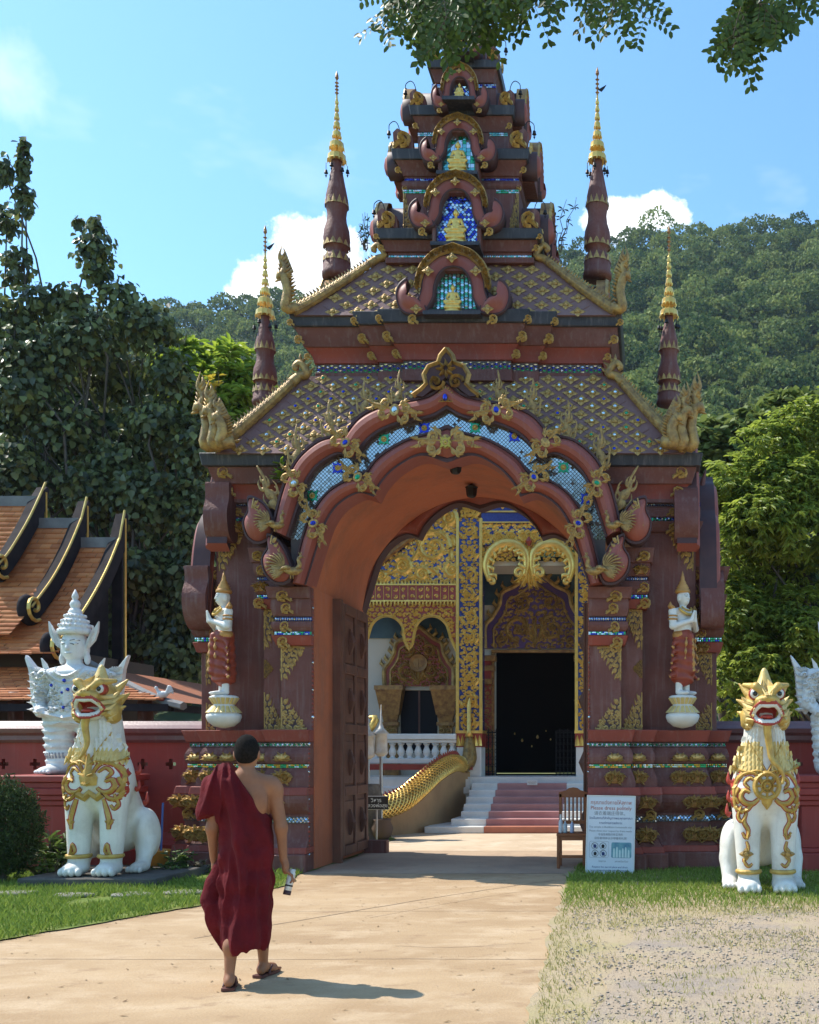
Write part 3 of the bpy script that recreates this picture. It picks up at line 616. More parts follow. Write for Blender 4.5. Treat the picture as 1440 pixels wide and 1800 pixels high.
def peacock():
    mb = MB()
    body = catmull([(.36, 0, .02), (.18, 0, -.02), (0, 0, .0), (-.16, 0, .05)], 4); mb.tube(body, [.03, .06, .085, .10, .11, .115, .115, .11, .10, .09, .08, .07, .05], 8)
    neck = catmull([(.22, -.02, .03), (.31, -.04, .14), (.28, -.05, .28), (.33, -.06, .36), (.39, -.06, .355)], 4); n = len(neck)
    mb.tube(neck, [.07 - .035 * i / n for i in range(n - 3)] + [.045, .04, .02], 6); mb.tube([(.385, -.06, .355), (.47, -.06, .33)], [.018, .003], 5)
    for a in (.2, .5, .8): mb.tube([(.33, -.06, .38), (.33 - .05 * math.cos(a * 3), -.06, .38 + .1)], [.008, .012], 4)
    for x in (.05, .12): mb.tube([(x, 0, -.05), (x + .01, -.02, -.22)], .015, 5)
    mb.tube(catmull([(.1, -.05, .03), (-.05, -.10, .07), (-.25, -.07, .0)], 4), [.03, .05, .07, .07, .06, .05, .035, .02, .005], 6)
    for k in range(9):
        a = math.pi * (.55 + .07 * k); l = .58 - .035 * abs(k - 4); x0, z0 = -.14, .05
        P = catmull([(x0, .0, z0), (x0 + l * .55 * math.cos(a - .22), -.02, z0 + l * .55 * math.sin(a - .22)), (x0 + l * math.cos(a), -.01, z0 + l * math.sin(a))], 3)
        mb.tube(P, [.014, .02, .026, .03, .033, .028, .006], 5, flat=.5)
    for k in range(7):
        a = math.pi * (.95 + .05 * k); l = .40
        mb.tube([(-.1, -.03, .02), (-.1 + l * .6 * math.cos(a), -.05, .02 + l * .6 * math.sin(a)), (-.1 + l * math.cos(a - .1), -.03, .02 + l * math.sin(a - .1))], [.03, .045, .01], 5, flat=.5)
    return mb.mesh('gold_peacock', M_GOLDA, True)
ME_PEA = peacock()
YO, YI = -.30, -.27
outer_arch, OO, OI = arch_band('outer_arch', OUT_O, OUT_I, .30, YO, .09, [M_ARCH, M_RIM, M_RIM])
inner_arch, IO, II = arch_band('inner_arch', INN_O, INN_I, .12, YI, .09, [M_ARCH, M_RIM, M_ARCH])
# mirror mosaic between the arches
n = min(len(OI), len(IO)); rs = lambda Lx, k: [Lx[min(len(Lx) - 1, int(round(i * (len(Lx) - 1) / (k - 1))))] for i in range(k)]
def arc_pt(L, t):
    d = [0]
    for a, b in zip(L, L[1:]): d.append(d[-1] + math.hypot(b[0] - a[0], b[1] - a[1]))
    t *= d[-1]; i = max(0, min(len(L) - 2, next((j for j in range(len(L) - 1) if d[j + 1] >= t), len(L) - 2))); u = (t - d[i]) / max(1e-6, d[i + 1] - d[i])
    return (L[i][0] + (L[i + 1][0] - L[i][0]) * u, L[i][1] + (L[i + 1][1] - L[i][1]) * u)
mb = MB(); A = [arc_pt(OI, i / 60) for i in range(61)]; B = [arc_pt(IO, i / 60) for i in range(61)]
mb.add([(x, -.19, z) for x, z in A] + [(x, -.19, z) for x, z in B], [(i, i + 1, 62 + i, 61 + i) for i in range(60)])
mb.build('mirror_backing', M_GROUT, G)
mb = MB(); st = .052; rn = random.Random(8)            # chips of mirror set as small diamonds
def inside_poly(x, z, P):
    c = False
    for (x1, z1), (x2, z2) in zip(P, P[1:] + P[:1]):
        if (z1 > z) != (z2 > z) and x < (x2 - x1) * (z - z1) / (z2 - z1) + x1: c = not c
    return c
PO = OI + [(OI[-1][0], OI[0][1])]; 
zlo = min(z for x, z in OI); zhi = max(z for x, z in OI)
j = 0; z = zlo
while z < zhi:
    x = -2.15 + (st / 2 if j % 2 else 0)
    while x < 2.15:
        if inside_poly(x, z, OI) and not inside_poly(x, z, IO + [(IO[-1][0], IO[-1][1] - 1), (IO[0][0], IO[0][1] - 1)]) and rn.random() > .03:
            w = st * .41; a, b = rn.gauss(0, .006), rn.gauss(0, .006)
            mb.add([(x - w, -.197 + a * w, z), (x, -.197 - b * w, z - w), (x + w, -.197 - a * w, z), (x, -.197 + b * w, z + w)], [(0, 1, 2, 3)], 0)
        x += st
    z += st / 2; j += 1
tag(mb.build('mirror_chips', M_MIRROR, G), kind='stuff')
def star(c):
    mb = MB(); q = []
    for k in range(16): a = k * math.pi / 8 + math.pi / 8; r = .5 if k % 4 == 1 else .36 if k % 2 else .27; q.append((r * 1.15 * math.cos(a), r * 1.15 * math.sin(a)))
    mb.add([(x, -.02, z) for x, z in q] + [(x, .1, z) for x, z in q], [tuple(range(16))[::-1]] + [(i, (i + 1) % 16, 16 + (i + 1) % 16, 16 + i)[::-1] for i in range(16)], 0)
    mb.loft([[(r * math.cos(2 * math.pi * k / 12), -y, r * math.sin(2 * math.pi * k / 12)) for k in range(12)] for r, y in ((.22, 0.02), (.21, .1), (.13, .11))], True, 1)
    mb.loft([[(r * math.cos(2 * math.pi * k / 10), -y, r * math.sin(2 * math.pi * k / 10)) for k in range(10)] for r, y in ((.12, 0.1), (.10, .16), (.04, .18))], True, 2)
    return mb.mesh('glass_star', [c, M_GOLD, GL[4]])
STB, STG = star(GL[0]), star(GL[1])
for px, py, me in ((682, 780, STG), (752, 761, STB), (840, 760, STG), (908, 775, STB), (602, 830, STB), (993, 829, STG), (558, 878, STG), (1032, 883, STB)):
    put('glass_star', me, (px - 793) * S0, -.21, gz(py), 24 * S0, 24 * S0, .06)
for s in (-1, 1):
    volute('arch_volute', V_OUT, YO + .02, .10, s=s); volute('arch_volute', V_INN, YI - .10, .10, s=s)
    put('gold_peacock', ME_PEA, s * (793 - 500) * S0, YO - .12, gz(935), -s * .40, .40, .40); put('gold_peacock', ME_PEA, s * (793 - 530) * S0, YI - .22, gz(1014), -s * .48, .48, .48)
    for px, py, w, h, q in ((467, 912, 34, 40, 0), (500, 985, 36, 46, 1)): put('gold_spandrel', ME_TRI_UP[q], s * ((793 - px) * S0 + 13 * S0), (YO if not q else YI - .1) - .07, gz(py + 22), -s * w * S0, h * S0 * 1.2, .08, rot=s * .2)
    for px, py, w, r in ((706, 737, 95, -.22), (622, 793, 84, -.72), (534, 862, 78, -1.12)):
        c = put('gold_leaf_cluster', random.choice(ME_CLUST), s * (793 - px) * S0, YO - .085, gz(py), w * S0 * .57, w * S0 * .72, .12, rot=-s * r)
        obj('jewel', random.choice(ME_JEWEL), c, (0, 0, 0), None, (.8, .9, .8))
    for px, py, w, r in ((642, 851, 84, -.62), (566, 930, 84, -1.15)):
        c = put('gold_leaf_cluster', random.choice(ME_CLUST), s * (793 - px) * S0, YI - .085, gz(py), w * S0 * .57, w * S0 * .70, .12, rot=-s * r)
        obj('jewel', random.choice(ME_JEWEL), c, (0, 0, 0), None, (.8, .9, .8))
    for px, py, h, r in ((706, 722, 64, -.06), (648, 742, 70, -.1), (588, 786, 76, -.12), (530, 832, 80, -.1)):
        put('gold_flame_finial', ME_FLAME, s * (793 - px) * S0, YO + .14, gz(py), -s * h * .72 * S0, h * S0, .22, rot=s * r)
    put('gold_flame_finial', ME_FLAME, s * (793 - 497) * S0, YO + .06, gz(900), s * 56 * S0, 80 * S0, .25, rot=-s * .35)
put('gold_leaf_cluster', ME_CLUST[0], 0, YI - .085, gz(790), 66 * S0, 80 * S0, .1); put('glass_star', star(GL[4]), 0, YI - .12, gz(792), 24 * S0, 24 * S0, .06)
# crest on the apex of the outer arch
mb = MB(); cr = [(0, 74), (10, 62), (14, 50), (30, 44), (38, 30), (34, 14), (44, 4), (58, -6), (40, -8), (22, 6), (0, 26)]
P = [(x * S0, y * S0) for x, y in cr]; P = P + [(-x, y) for x, y in P[1:-1]][::-1]
mb.prism(P, -.12, .02, 1)
C2 = [(x * S0, y * S0) for x, y in cr[:8]]
for s in (1, -1): mb.ribbon([(s * x, z) for x, z in C2], .04, .07, 0, .10); scroll(mb, s * .13, .13, .10, 0, s, .025, .06, 0, .12, leaves=3)
for k in range(8): a = k * math.pi / 4; frond(mb, .03 * math.cos(a), .30 + .03 * math.sin(a), .11, a, .3, .03, .06, 0, .12, 0)
mb.build('apex_crest', [M_GOLD, M_RIM], G, False, (0, YO + .08, gz(704)))
put('gold_spandrel', ME_TRI_UP[0], 0, YO - .07, gz(722), .17, .2, .1); put('gold_spandrel', ME_TRI_UP[0], 0, YO - .07, gz(722), -.17, .2, .1)
put('jewel', ME_JEWEL[0], 0, YO - .07, gz(716), .28, .42, .28)
# --- passage vault
vp = catmull([Vector((*p, 0)) for p in [(793, 800), (740, 806), (690, 826), (645, 856), (600, 900), (568, 955), (550, 1036)]], 5)
vp = [((p.x - 793) * S0, gz(p.y)) for p in vp]; vp = vp[::-1] + [(-x, z) for x, z in vp[1:]]
mb = MB(); rows = [-.05, .5, 1.0, 1.5, 2.0, BACK - .02]
for y in rows: mb.v += [(x, y, z) for x, z in vp]
nv = len(vp)
for a in range(len(rows) - 1): mb.f += [(a * nv + i, a * nv + i + 1, (a + 1) * nv + i + 1, (a + 1) * nv + i) for i in range(nv - 1)]
mb.m = [0] * len(mb.f); mb.build('passage_vault', M_ORANGE, G, True)
for s in (-1, 1):
    mb = MB().box(s * 1.85, s * 1.835, .02, BACK - .02, gz(1528), gz(1034)); mb.build('passage_wall', M_ORANGE, G)
arch_band('back_arch', INN_O, INN_I, BACK + .2, BACK - .08, .05, [M_ARCH, M_RIM, M_RIM])
# core masonry that closes the gate above the vault and behind the mirror panel
mb = MB(); up = [(-3.06, gz(870)), (-1.86, gz(870)), (-1.86, gz(1020))] + [(x, z + .03) for x, z in vp[1:-1]] + [(1.86, gz(1020)), (1.86, gz(870)), (3.06, gz(870)), (3.06, gz(800)), (-3.06, gz(800))]
mb.prism(up, .42, BACK - .03); mb.build('core_wall', M_MAROON, G)
# --- tiered roofs and tower
def hip_ring(hw, hd, z): return [(-hw, GC - hd, z), (hw, GC - hd, z), (hw, GC + hd, z), (-hw, GC + hd, z)]
def hip_roof(hw0, hd0, z0, hw1, hd1, z1, step, size, jset):
    """studded hip roof with a slightly hollow slope; returns point-on-hip function"""
    P = lambda t: (hw0 + (hw1 - hw0) * t ** .93, hd0 + (hd1 - hd0) * t ** .86, z0 + (z1 - z0) * t)
    MB().loft([hip_ring(*P(i / 8)) for i in range(9)], True).build('roof_slope', M_ROOF, G)
    nrm = Vector((0, -(z1 - z0), (hd0 - hd1))).normalized(); tilt = -math.atan2(hd0 - hd1, z1 - z0)
    sl = math.hypot(z1 - z0, hd0 - hd1); rows = int(sl / (step * .43)); lat = MB()
    for j in range(rows + 1):
        t = (j + .45) / (rows + .9); hw, hd, z = P(t); x = -hw + (step * .5 if j % 2 else 0) ; n = int(2 * hw / step) + 2
        for i in range(-n, n + 1):
            x = i * step + (step / 2 if j % 2 else 0)
            if abs(x) > hw - step * .42: continue
            f = put('roof_flower', ME_FLOWER, x, GC - hd - .004, z, size * random.uniform(.92, 1.06), tilt=tilt, rot=random.uniform(-.1, .1))
            if jset: obj('jewel', ME_JEWEL[random.choice(jset)], f)
            t2 = (j + 1.45) / (rows + .9)
            if t2 < 1:
                h2 = P(t2)
                for s in (-1, 1):
                    xe = x + s * step / 2
                    if abs(xe) < h2[0] - step * .2:
                        a = Vector((x, GC - hd, z)); b = Vector((xe, GC - h2[1], h2[2])); lat.tube([a.lerp(b, .06), a.lerp(b, .94)], .009, 4)
    tag(lat.build('roof_lattice', M_ROOF, G), kind='stuff')
    return P
R1 = hip_roof(3.13, 1.29, gz(797, -.06), 2.13, .66, gz(661, .55), 41 * S0, 29 * S0, (0, 1, 2, 3, 2))
def naga_hip(Pf, s, r, heads, tail):
    """gold serpent on a hip: scaled body, raised comb, heads rearing at the eave, tail curled on top"""
    def pt(t, o=0): hw, hd, z = Pf(t); return Vector((s * (hw + o * .6), GC - hd - o * .5, z + o * .6))
    path = [pt(.02 + .9 * i / 26, r * .7) for i in range(27)]
    mb = MB(); n = len(path); mb.tube(path, [r * (.92 + .12 * (i % 2)) * (1 - .35 * i / n) for i in range(n)], 8)
    d = (path[-1] - path[0]).normalized()
    for i in range(0, n - 1):                             # scales
        for k in range(-2, 3):
            q = path[i].lerp(path[i + 1], .5 if k % 2 else 0); a = k * .62; rr = r * (1 - .35 * i / n)
            out = (Vector((0, -1, .55)).normalized() * math.cos(a) + Vector((s * .8, 0, .6)).normalized() * math.sin(a)).normalized()
            mb.add([q + out * rr * .95 - d * rr * .35, q + out * rr * 1.0 + d.cross(out) * rr * .32, q + out * rr * 1.2 + d * rr * .5, q + out * rr * 1.0 - d.cross(out) * rr * .32], [(0, 1, 2, 3)])
    b = mb.build('serpent_body', M_GOLDA, G)
    cm = MB()
    for i in range(2, n): q = path[i]; rr = r * (1 - .35 * i / n); cm.tube([q + Vector((s * .3, -.2, .8)) * rr, q + Vector((s * .5, -.2, 2.0)) * rr - d * rr * .6], [rr * .42, .004], 4)
    cm.build('serpent_comb', M_GOLDA, b)
    hm = MB(); base = pt(.03, r)
    for (dx, dy, hh, ln) in heads:
        q = base + Vector((s * dx, dy, -.02)); C = catmull([q + Vector((-s * .10, .04, .05)), q + Vector((s * .05, -.02, .02)), q + Vector((s * .02, -.03, hh * .30)), q + Vector((s * .06, -.04, hh * .52)), q + Vector((s * (.06 + ln * .5), -.05, hh * .56)), q + Vector((s * (.06 + ln), -.06, hh * .50))], 4); m = len(C)
        hm.tube(C, [r * (.92 + .07 * (i % 2)) * (1 - .25 * i / m) for i in range(m - 5)] + [r * .85, r * .8, r * .55, r * .36, r * .16], 8)
        e = C[-7]; hm.tube([e + Vector((s * .02, 0, -.035)), e + Vector((s * ln * .9, -.02, -.09))], [r * .45, r * .12], 5)
        for i in range(1, m - 6): hm.tube([C[i] + Vector((-s * r * .8, 0, 0)), C[i] + Vector((-s * r * 1.7, 0, r * .5))], [r * .35, .004], 4)
        T = C[-6]; hm.tube(catmull([T, T + Vector((-s * .05, 0, hh * .16)), T + Vector((s * .03, 0, hh * .30)), T + Vector((-s * .01, 0, hh * .52))], 4), [r * .62, r * .6, r * .62, r * .55, r * .5, r * .46, r * .4, r * .36, r * .3, r * .25, r * .18, r * .1, .003], 6)
        for k in range(6): hm.tube([T + Vector((0, 0, hh * .06 * k - .03)), T + Vector((-s * (.15 - .02 * k), 0, hh * (.06 * k + .08))), T + Vector((-s * (.13 - .02 * k), 0, hh * (.06 * k + .17)))], [r * .42, r * .3, .004], 5); hm.tube([T + Vector((0, 0, hh * .06 * k)), T + Vector((s * (.07 - .01 * k), 0, hh * (.06 * k + .10)))], [r * .32, .004], 5)
        for k in range(3): hm.tube([C[2] + Vector((s * r * .6, -.02, .05 * k)), C[2] + Vector((s * r * 1.5, -.04, .05 * k + .02))], [r * .4, .006], 5)
    hm.build('serpent_head', M_GOLDA, b, True)
    tm = MB(); q = path[-1]; T = catmull([q - d * .1, q + d * .06, q + Vector((-s * tail * .7, 0, tail * .35)), q + Vector((-s * tail * .25, 0, tail * 1.0)), q + Vector((s * tail * .1, 0, tail * .75)), q + Vector((-s * tail * .1, 0, tail * .62))], 4)
    tm.tube(T, [r * .8 * (1 - .5 * i / len(T)) for i in range(len(T))], 7)
    for i in range(4, len(T) - 6, 2): tm.tube([T[i], T[i] + Vector((-s * r * 1.2, 0, r * 1.0))], [r * .5, .003], 4)
    tm.tube([T[12], T[12] + Vector((0, 0, tail * .6))], [r * .5, .004], 5)
    tm.build('serpent_tail', M_GOLDA, b, True)
for s in (-1, 1):
    naga_hip(R1, s, .088, ((.05, -.02, .92, .14), (-.09, -.10, .78, .12), (-.21, -.14, .6, .1)), .22)
def stepbox(hw, y, proj):                                # rectangular tier with a projecting centre bay
    q = [(-hw, y), *[p for w, d in proj for p in ((-w, None), (-w, y - d))], *[p for w, d in proj[::-1] for p in ((w, y - d), (w, None))], (hw, y), (hw, 2 * GC - y), (-hw, 2 * GC - y)]
    out = []; cur = y
    for x, yy in q:
        if yy is None: out.append((x, None))
        else: out.append((x, yy))
    # fill the inner corners with the depth of the neighbour outside
    for i, (x, yy) in enumerate(out):
        if yy is None: out[i] = (x, out[i - 1][1] if x < 0 else out[i + 1][1])
    return out
def tier_runs(poly, o): return [(a[0], a[1], b[0], b[1]) for a, b in zip(offs(poly, o), offs(poly, o)[1:]) if abs(a[1] - b[1]) < 1e-6 and b[0] > a[0]]
def corner_curls(poly, o, z, w, h, me=None):
    q = offs(poly, o); 
    for i, (x, y) in enumerate(q):
        if y < GC and i < len(q) - 2: put('gold_curl', me or ME_CURL, x + (w * .3 if x < 0 else -w * .3) * (1 if abs(x) > .5 else .4), y - .004, z, (w if x > 0 else -w) * 1.1, h, w)
# stage between the two roofs
P2 = stepbox(1.99, .60, [(1.10, .06), (.74, .14)])
layer('tower_base', P2, gz(676, .6), gz(656, .6), .02, .02, M_MAROON, .006); layer('tower_band', P2, gz(656, .6), gz(640, .6), 0, 0, M_MAROON)
mosaic('mosaic_strip', tier_runs(P2, .004), gz(655, .58), gz(641, .58), [GL[0], GL[1], GL[2]], 'zig', .058)
layer('red_cornice', P2, gz(640, .6), gz(612, .5), .03, .12, M_RED, 0, -.02); layer('cornice', P2, gz(612, .5), gz(577, .45), .14, .24, M_MAROON, .006); layer('eave_slab', P2, gz(577, .4), gz(554, .38), .27, .30, M_SLAB, .01)
corner_curls(P2, .22, gz(597, .4), .17, .17); corner_curls(P2, .12, gz(625, .45), .14, .14); corner_curls(P2, .30, gz(566, .3), .13, .13)
R2 = hip_roof(2.20, .96, gz(556, .3), 1.10, .46, gz(456, .76), 44 * S0, 28 * S0, (3,))
for s in (-1, 1): naga_hip(R2, s, .075, ((.04, -.02, .8, .10),), .22)
# --- niches
def niche_shapes(hw, h, low):
    """red ogee arch with curled feet, its gold cresting, and the dark hollow inside; origin at the foot of the arch, y to the back"""
    f = lambda p: (p[0] * hw, p[1] * h)
    o = [(0, .86), (.22, .83), (.42, .70), (.52, .50), (.55, .32), (.62, .14)]; i = [(0, .66), (.14, .63), (.25, .52), (.31, .36), (.33, .20), (.44, .02)]
    O = [f(p) for p in catmull([Vector((*p, 0)) for p in o], 4)]; I = [f(p) for p in catmull([Vector((*p, 0)) for p in i], 4)]
    O = [(-p[0], p[1]) for p in O[::-1]] + O[1:]; I = [(-p[0], p[1]) for p in I[::-1]] + I[1:]
    d = hw * .16; ts = (0, 0, .12, .16, .5, .84, .88, 1, 1); ys = (.9, 0, 0, .02, -d * .5, .02, 0, 0, .9)
    rings = [[(a[0] + (b[0] - a[0]) * t, y, a[1] + (b[1] - a[1]) * t) for t, y in zip(ts, ys)] for a, b in zip(O, I)]
    k = len(ts); mb = MB(); fs = [(a * k + j, a * k + j + 1, (a + 1) * k + j + 1, (a + 1) * k + j) for a in range(len(rings) - 1) for j in range(k - 1)]
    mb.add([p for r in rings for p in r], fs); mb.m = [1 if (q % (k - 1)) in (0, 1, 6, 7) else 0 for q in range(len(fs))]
    for s in (-1, 1):
        V = [(.42, .00), (.54, .16), (.66, .17), (.76, .22), (.84, .33), (.78, .50), (.92, .40), (.97, .24), (.92, .06), (.80, -.04), (.60, -.06)]
        C = [(s * p.x * hw, p.y * h) for p in catmull([Vector((*p, 0)) for p in V], 4, True)]
        if s < 0: C = C[::-1]
        cx = sum(p[0] for p in C) / len(C); cz = sum(p[1] for p in C) / len(C)
        st = len(mb.f); mb.loft([[(cx + (x - cx) * q, y, cz + (z - cz) * q) for x, z in C] for q, y in ((1, .25), (1, -.01), (.9, -.015), (.86, 0.0), (.6, -d * .6), (.2, -d * .8))][::1], True)
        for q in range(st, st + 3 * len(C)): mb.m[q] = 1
    red = mb.mesh('niche_arch', [M_ARCH, M_RIM], True)
    g = MB(); T = [f(p) for p in catmull([Vector((*p, 0)) for p in [(0, 1.0), (.12, .96), (.34, .88), (.54, .68), (.62, .46), (.62, .34)]], 5)]; B = [f(p) for p in catmull([Vector((*p, 0)) for p in [(0, .88), (.12, .86), (.28, .80), (.45, .66), (.54, .46), (.56, .34)]], 5)]
    for s in (-1, 1):
        n = len(T); pts = [(s * a[0], a[1]) for a in T] + [(s * b[0], b[1]) for b in B[::-1]]
        g.add([(x, -.01, z) for x, z in pts] + [(x, .12, z) for x, z in pts], [(q, q + 1, 2 * n - 2 - q, 2 * n - 1 - q)[::s] for q in range(n - 1)] + [(q, q + 1, 2 * n + q + 1, 2 * n + q)[::-s] for q in range(n - 1)], 1)
        g.ribbon([(s * a[0], a[1]) for a in T], .028 * hw, .05 * hw, 0, .01); g.ribbon([(s * a[0], a[1]) for a in B], .022 * hw, .04 * hw, 0, .01)
        for q in range(2, n - 2, 3):
            c = ((T[q][0] + B[q][0]) / 2 * s, (T[q][1] + B[q][1]) / 2); a = math.atan2(T[q + 1][1] - T[q - 1][1], s * (T[q + 1][0] - T[q - 1][0]))
            scroll(g, c[0], c[1], .062 * hw, a, s, .018 * hw, .06 * hw, 0, .01, leaves=3); frond(g, T[q][0] * s, T[q][1], .10 * hw, a - s * 1.2 if s > 0 else a + 1.2, .8, .03 * hw, .04 * hw, 0, .01, 0)
    gold = g.mesh('niche_cresting', [M_GOLD, M_GOLDR])
    return red, gold
def niche(px, base, top, hwpx, gy, openb, glass, pat, statue_h, lab, side=None):
    sc = (14 + gy) / F_PX; hw = hwpx * sc; h = (base - top) * sc; z = gz(base, gy); x = 0.0
    red, gold = niche_shapes(hw, h, 0)
    a = obj('niche_arch', red, G, (x, gy, z)); obj('niche_cresting', gold, a)
    for k, (u, v) in enumerate(((0, .76), (.40, .56), (-.40, .56), (.60, 0), (-.60, 0))): obj('roof_flower', ME_FLOWER, a, (u * hw, -hw * .09, v * h), None, .20 * hw)
    for s in (-1, 1): obj('gold_curl', ME_CURL, a, (s * hw * .66, -.02, -.12 * h), None, (s * .24 * hw, .2 * hw, .24 * hw))
    # hollow: side walls, glass-chip back
    zb = gz(openb, gy); zt = z + h * .62; w = hw * .42; dp = .13
    mb = MB().box(-w - .05, -w, .03, dp + .12, zb - z, zt - z).box(w, w + .05, .03, dp + .12, zb - z, zt - z).box(-w - .05, w + .05, .03, dp + .12, zt - z, zt - z + .06); mb.build('niche_hollow', M_MAROON, a)
    gm = MB(); st = .055; j = 0; rn = random.Random(int(px)); zz = 0
    while zz < zt - zb:
        xx = -w + (st / 2 if (pat == 'dia' and j % 2) else 0)
        while xx < w:
            q = st * .46; e = rn.gauss(0, .2) * q * .3; mi = rn.randrange(len(glass)) if pat != 'zig' else j % len(glass); zo = (q * .8 if int(round(xx / st)) % 2 else 0) if pat == 'zig' else 0
            if pat == 'sq': gm.add([(xx, dp + e, zz), (xx + 2 * q, dp - e, zz), (xx + 2 * q, dp + e, zz + 2 * q), (xx, dp - e, zz + 2 * q)], [(0, 1, 2, 3)], mi)
            else: gm.add([(xx - q, dp + e, zz + zo), (xx, dp - e, zz - q + zo), (xx + q, dp + e, zz + zo), (xx, dp - e, zz + q + zo)], [(0, 1, 2, 3)], mi)
            xx += st
        zz += st * (.62 if pat != 'sq' else 1); j += 1
    gm.add([(-w, dp + .02, -.05), (w, dp + .02, -.05), (w, dp + .02, zt - zb + .1), (-w, dp + .02, zt - zb + .1)], [(0, 1, 2, 3)], len(glass))
    for q, v in enumerate(gm.v): gm.v[q] = (v[0], v[1], v[2] + zb - z)
    tag(gm.build('glass_chips', list(glass) + [M_GROUT], a), kind='stuff')
    MB().box(-w - .05, w + .05, -.10, dp + .25, zb - z - .05, zb - z).build('niche_floor', M_SLAB, a)
    buddha(GX0 + x, GY0 + gy - .0, zb + .004, statue_h, lab)
    if side:                                               # the same pediment on both flanks, seen edge on
        for s in (-1, 1):
            b = obj('niche_arch', red, G, (s * side, GC, z), (0, 0, s * math.pi / 2), (.8, 1, 1)); obj('niche_cresting', gold, b)
            MB().prism([(-hw * .5, -.05), (hw * .5, -.05), (hw * .5, h * .4), (hw * .3, h * .68), (0, h * .78), (-hw * .3, h * .68), (-hw * .5, h * .4)], .04, .8).build('gable_block', M_MAROON, b)
BUD = {}
def buddha(x, y, z, h, lab):
    if not BUD:
        s = SDF((-.42, -.34, .0), (.42, .3, 1.25), .02)
        s.box((0, 0, .06), (.36, .24, .06), .02).box((0, 0, .15), (.30, .2, .04), .03, .02).box((0, 0, .235), (.33, .22, .045), .03, .02)
        for q in (-1, 1): s.cap((q * .12, -.02, .36), (q * .34, -.12, .33), .10, .075, .03); s.cap((q * .32, -.13, .33), (-q * .05, -.2, .34), .07, .05, .03); s.cap((q * .19, 0, .74), (q * .27, -.03, .52), .06, .05, .03); s.cap((q * .27, -.03, .52), (q * .08, -.2, .42), .05, .04, .02)
        s.ell((0, 0, .55), (.15, .11, .26), .04).ell((0, 0, .72), (.2, .1, .09), .05).cap((0, 0, .8), (0, 0, .9), .055, .05, .02).ell((0, -.01, .98), (.095, .1, .125), .02).ell((0, 0, 1.09), (.06, .06, .05), .02).cap((0, 0, 1.1), (0, 0, 1.22), .03, .006, .02)
        for q in (-1, 1): s.ell((q * .1, 0, .97), (.015, .03, .07), .01)
        BUD['m'] = s.mesh('seated_figure', [M_GOLDB])
        BUD['b'] = MB().lathe([(.44, -.0), (.44, .05), (.40, .07), (.36, .11), (.36, .13)], 8, m=0, sy=.72).mesh('stand', M_GOLDB)
    t = thing('buddha_statue', lab, 'statue', (x, y, z), 0, 'gilded statues in the tower niches')
    obj('seated_figure', BUD['m'], t, (0, 0, .1 * h), None, h / 1.32); obj('stand', BUD['b'], t, None, None, h / 1.32)
# --- upper tiers: (wall half width, wall front, slab half width, photo rows)
def tier(hww, yw, hws, ys, rows, cw):
    """rows: dictionary of photo y for each course, bottom to top"""
    for nm, a, b, k, o0, o1, m, cv in rows:
        hw, y = (hww, yw) if k == 'w' else (hws, ys); po = rect(-hw, hw, y, 2 * GC - y)
        o = layer(nm, po, gz(a, y), gz(b, y), o0, o1, m, 0 if cv else .006, cv)
        if 'strip' in nm: pass
T3 = rect(-.94, .94, .72, 2 * GC - .72); 
layer('tower_band', T3, gz(462, .62), gz(452, .62), .10, .10, M_MAROON, .006); layer('tower_band', T3, gz(452, .62), gz(442, .62), .07, .07, M_MAROON); mosaic('mosaic_strip', tier_runs(T3, .073), gz(451, .55), gz(443, .55), [GL[3], GL[2], GL[2]], 'sq')
layer('cornice', T3, gz(442, .62), gz(418, .55), .10, .17, M_MAROON, 0, -.01); layer('eave_slab', T3, gz(418, .5), gz(400, .5), .20, .22, M_SLAB, .008); corner_curls(T3, .17, gz(431, .48), .13, .13); corner_curls(T3, .22, gz(412, .45), .11, .11)
W3 = rect(-.82, .82, .74, 2 * GC - .74); layer('tower_wall', W3, gz(400, .6), gz(326, .64), 0, 0, M_MAROON)
for s in (-1, 1):
    for x in (.78, .60): pass
    put('gold_spandrel', ME_TRI_UP[0], s * .815, .732, gz(398, .64), -s * .14, gz(328, .64) - gz(398, .64), .08)
mosaic('mosaic_strip', [(-.82, .737, -.5, .737), (.5, .737, .82, .737)], gz(334, .64), gz(327, .64), [GL[3], GL[2], GL[1]], 'sq')
T4 = rect(-.78, .78, .84, 2 * GC - .84)
layer('tower_torus', T4, gz(326, .66), gz(309, .66), .03, .05, M_MAROON, 0, .03); layer('tower_band', T4, gz(309, .66), gz(300, .66), .03, .03, M_MAROON); mosaic('mosaic_strip', tier_runs(T4, .033), gz(308, .62), gz(301, .62), [GL[0], GL[5], GL[0]], 'sq')
layer('cornice', T4, gz(300, .66), gz(273, .6), .05, .15, M_MAROON, 0, -.01); layer('eave_slab', T4, gz(273, .58), gz(255, .58), .17, .19, M_SLAB, .008); corner_curls(T4, .13, gz(287, .55), .12, .13); corner_curls(T4, .05, gz(318, .6), .11, .12)
W4 = rect(-.64, .64, .88, 2 * GC - .88); layer('tower_wall', W4, gz(255, .6), gz(220, .70), 0, 0, M_MAROON)
mosaic('mosaic_strip', [(-.64, .877, -.38, .877), (.38, .877, .64, .877)], gz(227, .70), gz(220, .70), [GL[3], GL[2], GL[3]], 'sq')
T5 = rect(-.60, .60, .92, 2 * GC - .92)
layer('cornice', T5, gz(220, .74), gz(192, .7), .02, .12, M_MAROON, 0, -.01); layer('eave_slab', T5, gz(192, .66), gz(175, .66), .13, .15, M_SLAB, .008); corner_curls(T5, .09, gz(205, .62), .11, .13)
